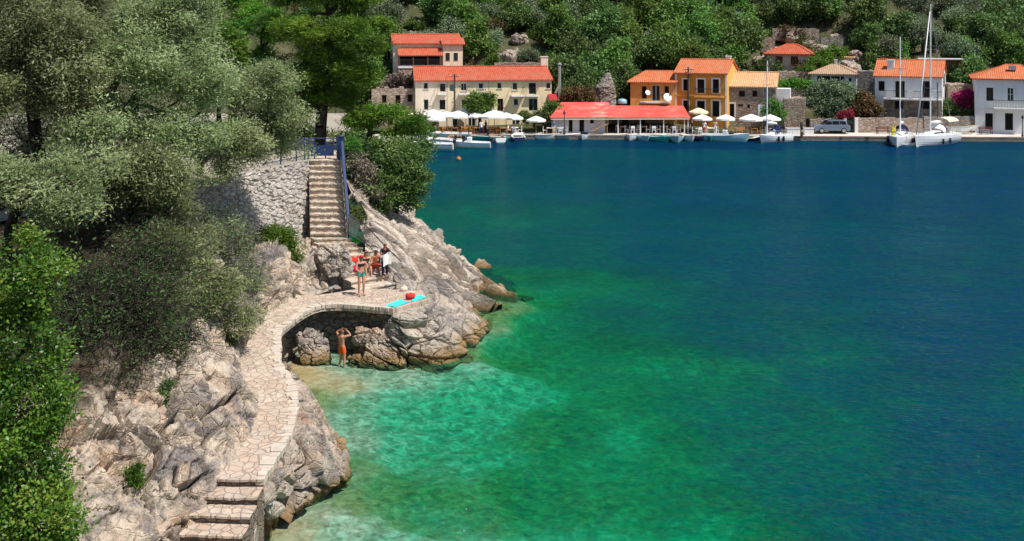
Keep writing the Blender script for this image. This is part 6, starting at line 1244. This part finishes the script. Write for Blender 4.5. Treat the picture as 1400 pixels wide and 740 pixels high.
for i, (k, px, Y) in enumerate(sets):
    p = Vector(((px-700)/1400*Y, Y, .5)); where = ('under the red taverna roof' if 840 < px < 940 else 'in front of the white taverna wall' if 740 < px < 800 else 'under the parasols before the cream row' if px < 740 else 'under the parasols on the right')
    col = 'orange wooden' if k == 'o' else 'white'; gn = f'{"orange" if k == "o" else "white"} tables {where}'
    where_s = ('under the taverna roof' if 840 < px < 940 else 'before the taverna wall' if 740 < px < 800 else 'before the cream row' if px < 740 else 'under right-hand parasols')
    n_in = [s for s in sets if (s[0] == k and ((840 < s[1] < 940) == (840 < px < 940)) and ((740 < s[1] < 800) == (740 < px < 800)) and ((s[1] < 740) == (px < 740)))].index((k, px, Y))+1
    od = ['first', 'second', 'third', 'fourth', 'fifth', 'sixth', 'seventh', 'eighth'][n_in-1]
    place(TB, k, p, rnd.uniform(-.2, .2), f'{col} café table, {od} from the left {where}', gn)
    for q, (dx, dy, rz) in enumerate(((-.62, 0, 1.57), (.62, .05, -1.57), (0, -.65, 3.14))):
        if q == 2 and i % 2: continue
        place(CH, k, p+Vector((dx, dy, 0)), rz+rnd.uniform(-.4, .4), f'{col} chair {["left", "right", "waterward"][q]} of the {od} {col.split()[0]} table {where_s}', gn.replace('tables', 'chairs'))

# ---------------------------------------------------------------- poles, lamps, car and other things on the quay
def lamp_post(label, px, ybase, ytop, Y):
    b = W(px, ybase, Y); h = W(px, ytop, Y).z-b.z; t = thing('lamp_post', label, 'lamp post', b, 0, 'lamp posts on the quay'); MB().lathe([(.14, 0), (.14, .12), (.08, .3), (.055, .9), (.05, h-.55)], 10).build('post', M['metal_dark'], t)
    hd = MB().lathe([(.05, h-.56), (.16, h-.50), (.17, h-.46), (.02, h-.08), (.0, h)], 8).build('lantern_cap', M['metal_dark'], t); MB().lathe([(.10, h-.52), (.15, h-.30), (.10, h-.24)], 8).build('lantern', M['metal_dark'], hd)
lamp_post('dark lamp post standing on the quay before the clipped tree', 641, 187, 152, 121.0); lamp_post('dark lamp post left of the taverna doors', 771.5, 185, 150, 121.4); lamp_post('dark lamp post before the right-edge white house', 1398, 187, 156, 118.6)
def pole(label, px, ybase, ytop, Y, arm=True):
    b = W(px, ybase, Y); h = W(px, ytop, Y).z-b.z; t = thing('utility_pole', label, 'pole', b, 0, 'utility poles'); MB().tube([(0, 0, -.3), (0, 0, h)], [.13, .09], 8).build('post', M['pole_wood'], t)
    if arm: MB().bar((-.6, -.1, h-.3), (.6, -.1, h-.3), .08).build('crossarm', M['pole_wood'], t); MB().lathe([(.04, 0), (.05, .06), (.03, .12)], 6, (-.5, -.1, h-.26)).lathe([(.04, 0), (.05, .06), (.03, .12)], 6, (.5, -.1, h-.26)).build('insulators', M['gel_white'], t)
pole('wooden utility pole rising in front of the cream terrace row', 621.5, 172, 101, 124.6); pole('utility pole standing between ochre and orange houses behind the red roof', 941, 172, 92, 127.0)
sg = thing('leaning_board', 'white board leaning beside the rubble-stone house', 'board', W(1041, 163, 124.6), math.radians(-15)); MB().box(-.38, .38, -.03, .03, 0, 1.75).build('panel', M['gel_white'], sg, rz=0); MB().bar((-.3, .03, 1.5), (-.3, .7, 0), .05).bar((.3, .03, 1.5), (.3, .7, 0), .05).build('prop', M['wood'], sg)
for i, (px, w) in enumerate(((1085, .85), (1105, .55))):
    b = W(px, 184.5, 121.0); t = thing('planter_box', ['wide white planter box left of the mooring post', 'narrow white planter box right of the mooring post'][i], 'planter', b); MB().box(-w, w, -.4, .4, 0, .75).box(-w-.05, w+.05, -.45, .45, .752, .85).build('box', M['white_wall'], t, bevel=.02); MB().box(-w+.08, w-.08, -.32, .32, .853, .87).build('soil', M['wood'], t)
bo = thing('mooring_post', 'stout dark mooring post at the quay edge between the white planters', 'post', W(1096, 188, 119.0)); MB().lathe([(.2, 0), (.17, .1), (.15, 1.0), (.19, 1.08), (.16, 1.75), (.0, 1.85)], 10).build('post', M['pole_wood'], bo)
MB().tube([(.16*math.cos(a), .16*math.sin(a), .6+.02*a) for a in np.linspace(0, 12, 40)], .03, 5).build('rope', M['sand_fabric'], bo)
for i, px in enumerate((1207, 1348)):
    t = thing('bench', ['red-brown slatted bench by the pinkish garden wall', 'red-brown slatted bench before the right-edge white house'][i], 'bench', W(px, 183.5, 121.2 if i else 122.0)); m = MB(); [m.box(-.8, .8, y, y+.1, .42, .46) for y in (-.22, -.08, .06)]; m.build('seat', M['shutter_red'], t); m = MB(); [m.box(-.8, .8, .19, .23, z, z+.09) for z in (.6, .75)]; m.build('backrest', M['shutter_red'], t)
    for x in (-.65, .65): MB().bar((x, -.2, 0), (x, -.2, .42), .06).bar((x, .2, 0), (x, .21, .82), .06).build('leg', M['metal_dark'], t)
def car():
    t = thing('parked_car', 'silver-blue estate car parked on the quay beside the gateway', 'car', W(1136, 181.3, 122.6), math.radians(-2)); Lc = 4.2
    low = [(-2.05, .30), (-2.12, .55), (-2.05, .86), (-1.25, .98), (1.75, .98), (2.02, .92), (2.08, .55), (2.0, .28)]
    cabn = [(-1.10, .98), (-.35, 1.46), (.2, 1.54), (1.45, 1.50), (1.90, 1.0)]
    m = MB(); m.prism(low, -.86, .86); m.prism([(x, z-.002 if z < 1 else z) for x, z in cabn], -.74, .74); m.build('body', M['car_paint'], t, bevel=.05)
    for a, b, c, d in ((-.78, -.1, 1.03, 1.40), (.0, .75, 1.03, 1.44), (.85, 1.55, 1.05, 1.42)):
        for y in (-.752, .752): MB().add([(a-(.18 if a < -.5 else 0), y, c), (b, y, c), (b, y, d), (a+(.28 if a < -.5 else 0), y, d)], [(0, 1, 2, 3)] if y < 0 else [(3, 2, 1, 0)]).build('window', M['glass'], t)
    MB().add([(-1.08, -.68, 1.02), (-1.08, .68, 1.02), (-.42, .62, 1.44), (-.42, -.62, 1.44)], [(3, 2, 1, 0)]).build('windscreen', M['glass'], t).location = (-.03, 0, .03)
    for x in (-1.3, 1.3):
        for y in (-.80, .80):
            R_ = Matrix.Translation((x, y, .32)) @ Matrix.Rotation(math.radians(90), 4, 'X'); w = MB().lathe([(.2, -.10), (.31, -.10), (.32, -.05), (.32, .05), (.31, .10), (.2, .10)], 18, M=R_).build('wheel', M['rubber'], t); MB().lathe([(.0, -.105), (.19, -.10), (.2, .10), (.0, .105)], 14, M=R_).build('rim', M['metal_grey'], w)
    for y in (-.62, .62): MB().box(-2.13, -2.06, y-.18, y+.18, .62, .78).build('headlight', M['gel_white'], t); MB().box(2.03, 2.09, y-.14, y+.14, .66, .88).build('tail_light', M['red_cloth'], t)
    MB().box(-2.15, -2.06, -.8, .8, .32, .46).box(2.04, 2.12, -.8, .8, .32, .48).build('bumper', M['rubber'], t)
    MB().bar((-.3, -.66, 1.56), (1.3, -.66, 1.55), .04).bar((-.3, .66, 1.56), (1.3, .66, 1.55), .04).build('roof_rail', M['metal_dark'], t)
car()
# ---------------------------------------------------------------- people
import bmesh
J0 = {'pelvis': (0, 0, .93), 'waist': (0, .01, 1.07), 'chest': (0, .02, 1.27), 'neck': (0, .015, 1.44), 'skull': (0, 0, 1.545), 'crown': (0, .01, 1.66),
      'shl': (.175, .02, 1.385), 'ell': (.225, .05, 1.10), 'wrl': (.235, -.02, .86), 'hal': (.235, -.04, .78), 'shr': (-.175, .02, 1.385), 'elr': (-.225, .05, 1.10), 'wrr': (-.235, -.02, .86), 'har': (-.235, -.04, .78),
      'hil': (.095, 0, .88), 'knl': (.105, -.02, .48), 'anl': (.11, .02, .09), 'tol': (.12, -.16, .03), 'hir': (-.095, 0, .88), 'knr': (-.105, -.02, .48), 'anr': (-.11, .02, .09), 'tor': (-.12, -.16, .03)}
RAD = {'pelvis': .135, 'waist': .115, 'chest': .145, 'neck': .052, 'skull': .085, 'crown': .075, 'shl': .062, 'shr': .062, 'ell': .042, 'elr': .042, 'wrl': .028, 'wrr': .028, 'hal': .034, 'har': .034, 'hil': .092, 'hir': .092, 'knl': .058, 'knr': .058, 'anl': .038, 'anr': .038, 'tol': .035, 'tor': .035}
BONES = [('pelvis', 'waist'), ('waist', 'chest'), ('chest', 'neck'), ('neck', 'skull'), ('skull', 'crown'), ('chest', 'shl'), ('shl', 'ell'), ('ell', 'wrl'), ('wrl', 'hal'), ('chest', 'shr'), ('shr', 'elr'), ('elr', 'wrr'), ('wrr', 'har'), ('pelvis', 'hil'), ('hil', 'knl'), ('knl', 'anl'), ('anl', 'tol'), ('pelvis', 'hir'), ('hir', 'knr'), ('knr', 'anr'), ('anr', 'tor')]
def body_mesh(J, fat=1.0, sub=2, fingers=True):
    names = list(J); bm = bmesh.new(); vs = {}; lay = bm.verts.layers.skin.verify()
    for n in names:
        v = bm.verts.new(J[n]); vs[n] = v; r = RAD[n]*(fat if n in ('pelvis', 'waist', 'chest', 'hil', 'hir') else 1); v[lay].radius = (r, r*(.72 if n in ('pelvis', 'waist', 'chest') else 1)); v[lay].use_root = (n == 'pelvis')
    for a, b in BONES: bm.edges.new((vs[a], vs[b]))
    me = bpy.data.meshes.new('figure'); bm.to_mesh(me); bm.free(); o = bpy.data.objects.new('figure', me); COL.objects.link(o)
    sk = o.modifiers.new('skin', 'SKIN'); sk.use_smooth_shade = True; ss = o.modifiers.new('sub', 'SUBSURF'); ss.levels = sub; ss.render_levels = sub
    dg = bpy.context.evaluated_depsgraph_get(); out = bpy.data.meshes.new_from_object(o.evaluated_get(dg)); bpy.data.objects.remove(o); bpy.data.meshes.remove(me)
    V = np.array([v.co[:] for v in out.vertices]); F = [tuple(p.vertices) for p in out.polygons]; bpy.data.meshes.remove(out)
    mb = MB(); mb.v = [tuple(v) for v in V]; mb.f = list(F); mb.m = [0]*len(F); mb.n = len(V)
    if fingers:
        for s, sg in (('l', 1), ('r', -1)):
            w, h = Vector(J['wr'+s]), Vector(J['ha'+s]); d = (h-w).normalized(); side = d.cross(Vector((0, 1, 0)) if abs(d.y) < .8 else Vector((1, 0, 0))).normalized(); nrm = side.cross(d)
            for i, l in enumerate((.072, .082, .076, .06)):
                p = h+side*(.027-.018*i); mb.tube([p, p+d*l*.5-nrm*.006, p+d*l-nrm*.022], [.0095, .009, .006], 6)
            p = w+(h-w)*.4+side*.03; mb.tube([p, p+side*.03+d*.03, p+side*.038+d*.06], [.011, .0105, .007], 6)
    hc, ax = Vector(J['skull']), (Vector(J['crown'])-Vector(J['skull'])).normalized()
    return mb, hc, ax
def nearest_bone(P, J):
    best = np.full(len(P), 9.0); idx = np.zeros(len(P), int); tt_ = np.zeros(len(P))
    for i, (a, b) in enumerate(BONES):
        A, B_ = np.array(J[a]), np.array(J[b]); d = B_-A; t = np.clip(((P-A)@d)/(d@d), 0, 1); r = (RAD[a]+(RAD[b]-RAD[a])*t); l = np.linalg.norm(P-(A+t[:, None]*d), axis=1)-r*.8
        m = l < best; best[m] = l[m]; idx[m] = i; tt_[m] = t[m]
    return idx, tt_
BI = {b: i for i, b in enumerate(BONES)}
def garment(root, name, J, mb, test, mat, off=.010):
    P = np.array(mb.v); n = np.zeros_like(P)
    F = [f for f in mb.f]; C = np.array([P[list(f)].mean(0) for f in F]); idx, t = nearest_bone(C, J)
    for f in F:
        q = P[list(f)]; k = np.cross(q[1]-q[0], q[2]-q[0]); k = k/(np.linalg.norm(k)+1e-9)
        for v in f: n[v] += k
    n /= np.linalg.norm(n, axis=1, keepdims=True)+1e-9; keep = [f for f, i, tq, c in zip(F, idx, t, C) if test(BONES[i], tq, c)]
    use = sorted({v for f in keep for v in f}); mp = {v: i for i, v in enumerate(use)}
    if not keep: return
    m = MB(); m.add([tuple(P[v]+n[v]*off) for v in use], [tuple(mp[v] for v in f) for f in keep]); m.build(name, mat, root, smooth=True)
TH = (('hil', 'knl'), ('hir', 'knr'))
SHORTS = lambda cut=.42: (lambda b, t, c: (b in TH and t < cut) or b in (('pelvis', 'hil'), ('pelvis', 'hir')) or (b == ('pelvis', 'waist') and t < .55))
def person(name, label, loc, rz, J=None, skin='skin', clothes=(), hair='hair', long_hair=False, fat=1.0, scale=1.0, sub=2, group=None, face=(0, -1, 0), cap=None):
    J = {**J0, **(J or {})}; root = thing(name, label, 'person', loc, math.radians(rz), group); root.scale = (scale,)*3
    mb, hc, ax = body_mesh(J, fat, sub); full = MB(); full.v = list(mb.v); full.f = list(mb.f); full.m = list(mb.m); full.n = mb.n
    fv = Vector(face).normalized(); fv = (fv-ax*fv.dot(ax)).normalized(); sd = ax.cross(fv); base = hc+ax*.035
    full.tube([base+fv*.070+ax*.025, base+fv*.098-ax*.012, base+fv*.075-ax*.022], [.009, .015, .010], 6)     # nose
    for s in (1, -1): full.tube([base+sd*.078*s+ax*.02, base+sd*.092*s, base+sd*.080*s-ax*.025], [.010, .016, .009], 6)
    full.build('body', M[skin], root, smooth=True)
    m = MB()
    for s in (1, -1): m.lathe([(0, -.011), (.010, -.006), (.012, 0), (.010, .006), (0, .011)], 8, base+fv*.078+sd*.031*s+ax*.022)
    m.build('eyes', M['hair'], root, smooth=True); MB().tube([base+fv*.074-sd*.022-ax*.05, base+fv*.084-ax*.052, base+fv*.074+sd*.022-ax*.05], [.004, .008, .004], 6).build('mouth', M['pink_cloth'], root, smooth=True)
    hb = np.array(hc); axn = np.array(ax); fn = np.array(fv)
    HB = (('skull', 'crown'), ('neck', 'skull'))
    test = lambda b, t, c: b in HB and ((c-hb)@axn > .055-.0*t or ((c-hb)@fn < .015 and (c-hb)@axn > (-.10 if long_hair else -.02)))
    garment(root, 'hair', J, mb, test, M[hair], .016)
    if cap: garment(root, 'cap', J, mb, lambda b, t, c: b in HB and (c-hb)@axn > .065, M[cap], .03); MB().grid([[base+ax*.07+fv*.085+sd*s, base+ax*.055+fv*.17+sd*s*.8] for s in (-.07, -.03, 0, .03, .07)]).build('cap_peak', M[cap], root)
    for nm, tst, mt, off in clothes: garment(root, nm, J, mb, tst, M[mt], off)
    return root
BRA = lambda b, t, c: b in (('waist', 'chest'), ('chest', 'neck'), ('chest', 'shl'), ('chest', 'shr')) and 1.20 < c[2] < 1.33
TORSO = lambda b, t, c: b in (('pelvis', 'waist'), ('waist', 'chest'), ('chest', 'shl'), ('chest', 'shr')) or (b == ('chest', 'neck') and t < .5) or (b in (('shl', 'ell'), ('shr', 'elr')) and t < .5)
LEGS = lambda b, t, c: b in TH or b in (('knl', 'anl'), ('knr', 'anr'), ('pelvis', 'hil'), ('pelvis', 'hir'))
person('person', 'slim standing bather in a red cap and dark bikini at the foot of the stairs', WZ(494, 404.5, 2.0)+Vector((0, 0, .01)), 35,
       {'ell': (.25, -.08, 1.14), 'wrl': (.10, -.24, 1.20), 'hal': (.03, -.27, 1.24), 'elr': (-.26, -.02, 1.13), 'wrr': (-.16, -.24, 1.02), 'har': (-.10, -.30, 1.02), 'knl': (.08, -.06, .48)}, 'skin', [('bikini_bottom', SHORTS(.12), 'gel_teal', .010), ('bikini_top', BRA, 'black_cloth', .010)], 'hair_brown', True, .92, 1.02, cap='red_cloth')
person('person', 'bather in orange-red trunks standing in the shallows with hands raised to the head', WZ(467, 501, -.1)+Vector((0, .1, -.22)), 150,
       {'ell': (.36, -.10, 1.47), 'wrl': (.17, -.15, 1.60), 'hal': (.10, -.12, 1.64), 'elr': (-.36, -.10, 1.45), 'wrr': (-.17, -.15, 1.58), 'har': (-.10, -.12, 1.62), 'shl': (.18, .0, 1.41), 'shr': (-.18, .0, 1.41), 'knl': (.10, -.06, .48), 'anl': (.13, .06, .09)}, 'skin', [('trunks', SHORTS(.38), 'swim_orange', .014)], 'hair_brown', False, 1.0, 1.0)
SIT = {'pelvis': (0, 0, .13), 'waist': (0, -.02, .27), 'chest': (0, -.06, .46), 'neck': (0, -.08, .63), 'skull': (0, -.10, .735), 'crown': (0, -.10, .85), 'shl': (.17, -.06, .575), 'shr': (-.17, -.06, .575), 'ell': (.24, -.16, .34), 'elr': (-.24, -.16, .34), 'wrl': (.14, -.36, .36), 'wrr': (-.14, -.36, .36), 'hal': (.08, -.42, .36), 'har': (-.08, -.42, .36), 'hil': (.095, -.02, .11), 'hir': (-.095, -.02, .11), 'knl': (.13, -.42, .20), 'knr': (-.12, -.42, .22), 'anl': (.12, -.52, -.18), 'anr': (-.10, -.54, -.18), 'tol': (.13, -.68, -.23), 'tor': (-.11, -.70, -.23)}
def seat_at(i, k):
    z = zc-i*hL+.02; p = Vector(LP[i]).lerp(Vector(RP[i]), k); return Vector((p.x, p.y, z))
S1 = seat_at(6, .55); S2 = seat_at(6, .85)
def sit_pose(dz): return SIT
person('person', 'seated bather with dark hair and black top on the lower steps', S1+Vector((0, .1, 0)), 25, SIT, 'skin', [('bikini_bottom', SHORTS(.12), 'black_cloth', .010), ('top', lambda b, t, c: b in (('waist', 'chest'), ('chest', 'shl'), ('chest', 'shr')) and .36 < c[2] < .53, 'black_cloth', .012)], 'hair', True, .98)
person('person', 'seated deeply tanned bather in red trunks beside the one in black', S2+Vector((-.1, .05, 0)), 40, {**SIT, 'ell': (.27, .02, .34), 'wrl': (.26, .10, .12), 'hal': (.26, .06, .06)}, 'skin_dark', [('trunks', SHORTS(.6), 'red_cloth', .014)], 'hair', False, 1.02)
tp = seat_at(7, .82)
person('person', 'standing person in dark trousers holding a white towel beside the seated bathers', tp+Vector((.1, .0, 0)), 20, {'ell': (.24, -.10, 1.13), 'wrl': (.16, -.28, 1.22), 'hal': (.14, -.34, 1.24), 'elr': (-.24, -.10, 1.13), 'wrr': (-.16, -.28, 1.22), 'har': (-.14, -.34, 1.24)}, 'skin_dark', [('trousers', LEGS, 'navy_fabric', .016), ('shirt', TORSO, 'black_cloth', .014)], 'hair', False, 1.0, .88)
def towel(label, rows, mat, thick=.02):
    m = MB(); m.grid(rows); m.grid([[Vector(p)-Vector((0, 0, thick)) for p in r] for r in rows], flip=True); return tag(m.build('towel', mat, smooth=True), label, 'towel')
R_ = Matrix.Rotation(math.radians(20), 4, 'Z'); hp = tp+Vector((.1, 0, 0))
tr_ = [[hp+R_ @ Vector((x*(1-.25*z)+.03*math.sin(5*z), -.34+.045*math.sin(16*x+3*z)-.02, .88*1.26-z+.05*math.sin(7*x)-.25*x*x)) for x in np.linspace(-.21, .21, 9)] for z in np.linspace(0, .52, 9)]
m = MB(); m.grid(tr_); m.grid([[p+R_ @ Vector((0, .015, 0)) for p in r] for r in tr_], flip=True); tag(m.build('towel', M['towel_white'], smooth=True), 'white towel held up in front of the standing person', 'towel')
def flat_towel(label, c4, mat, ripple=.012):
    a, b, c, d = [Vector(p) for p in c4]; rows = []
    for v in np.linspace(0, 1, 14): rows.append([a.lerp(b, u).lerp(d.lerp(c, u), v)+Vector((0, 0, .028+ripple*math.sin(11*u+3*v)*math.cos(8*v))) for u in np.linspace(0, 1, 14)])
    return towel(label, rows, mat)
Z2 = 2.0
flat_towel('turquoise towel spread on the outer left of the deck corner', [WZ(525, 418.5, Z2), WZ(541, 420.5, Z2), WZ(561, 413.5, Z2), WZ(546, 411, Z2)], M['towel_teal'])
flat_towel('turquoise towel spread at the far right end of the deck', [WZ(562, 411.5, Z2), WZ(566, 413, Z2), WZ(584, 407.5, Z2), WZ(572, 404, Z2)], M['towel_teal'])
def bag(label, loc, rz, mat, s=1.0):
    t = thing('beach_bag', label, 'bag', loc, rz); m = MB(); m.grid([[((.26+.03*math.sin(3*a))*s*math.cos(a)*k, .15*s*math.sin(a)*k, z*s) for a in np.linspace(0, 2*math.pi, 17)] for k, z in ((.01, 0), (.95, .0), (1.05, .10), (1.0, .20), (.75, .28), (.01, .30))], flip=True); m.build('body', mat, t, smooth=True); MB().tube([(-.12*s, -.02, .27*s), (-.06*s, -.03, .38*s), (.06*s, -.03, .38*s), (.12*s, -.02, .27*s)], .013, 6).build('handle', M['canvas'], t); return t
bag('red bag with white handle lying between the turquoise towels', WZ(561, 410, Z2)+Vector((0, .05, .05)), .3, M['red_cloth'], .75)
bag('red beach bag on a step beside the red-capped bather', seat_at(5, .40)+Vector((0, .1, 0)), .2, M['red_cloth'], 1.0)
bag('crimson beach bag on the step left of the seated bathers', seat_at(6, .30)+Vector((0, .1, 0)), -.2, M['pink_cloth'], .9)
bag('pale canvas bag at the foot of the lower steps', WZ(552, 399, Z2)+Vector((0, .1, .01)), .5, M['sand_fabric'], .65)
# small figures along the far quay
LOWR = dict(sub=1)
for i, (px, Y, rz, kw) in enumerate([(658, 121.4, 30, ('white shirt', 'gel_white', 'navy_fabric')), (664, 121.8, -60, ('dark shirt', 'black_cloth', 'navy_fabric')), (757, 121.8, 10, ('violet-grey shirt', 'gel_blue', 'sand_fabric')), (946, 121.6, 40, ('dark clothes', 'black_cloth', 'black_cloth')), (963, 121.2, -30, ('white top', 'canvas', 'red_cloth')), (967, 122.0, 60, ('pink top', 'pink_cloth', 'canvas')), (978, 121.6, 160, ('pale shirt', 'sand_fabric', 'gel_white')), (1150, 122.0, 80, ('dark clothes', 'navy_fabric', 'black_cloth'))]):
    where = ['on the quay by the lamp post', 'right of the one in white by the lamp post', 'before the taverna end wall', 'at the right end of the taverna', 'under the leftmost right-hand parasol', 'next to the one in white under the parasol', 'beside the pale blue cabin boat', 'standing by the gateway and the car'][i]
    person('person', f'distant figure in {kw[0]} {where}', ((px-700)/1400*Y, Y, .5), rz, None, 'skin', [('shirt', TORSO, kw[1], .014), ('trousers', LEGS, kw[2], .014)], 'hair', False, 1.0, 1.0, 1, 'people on the far quay')
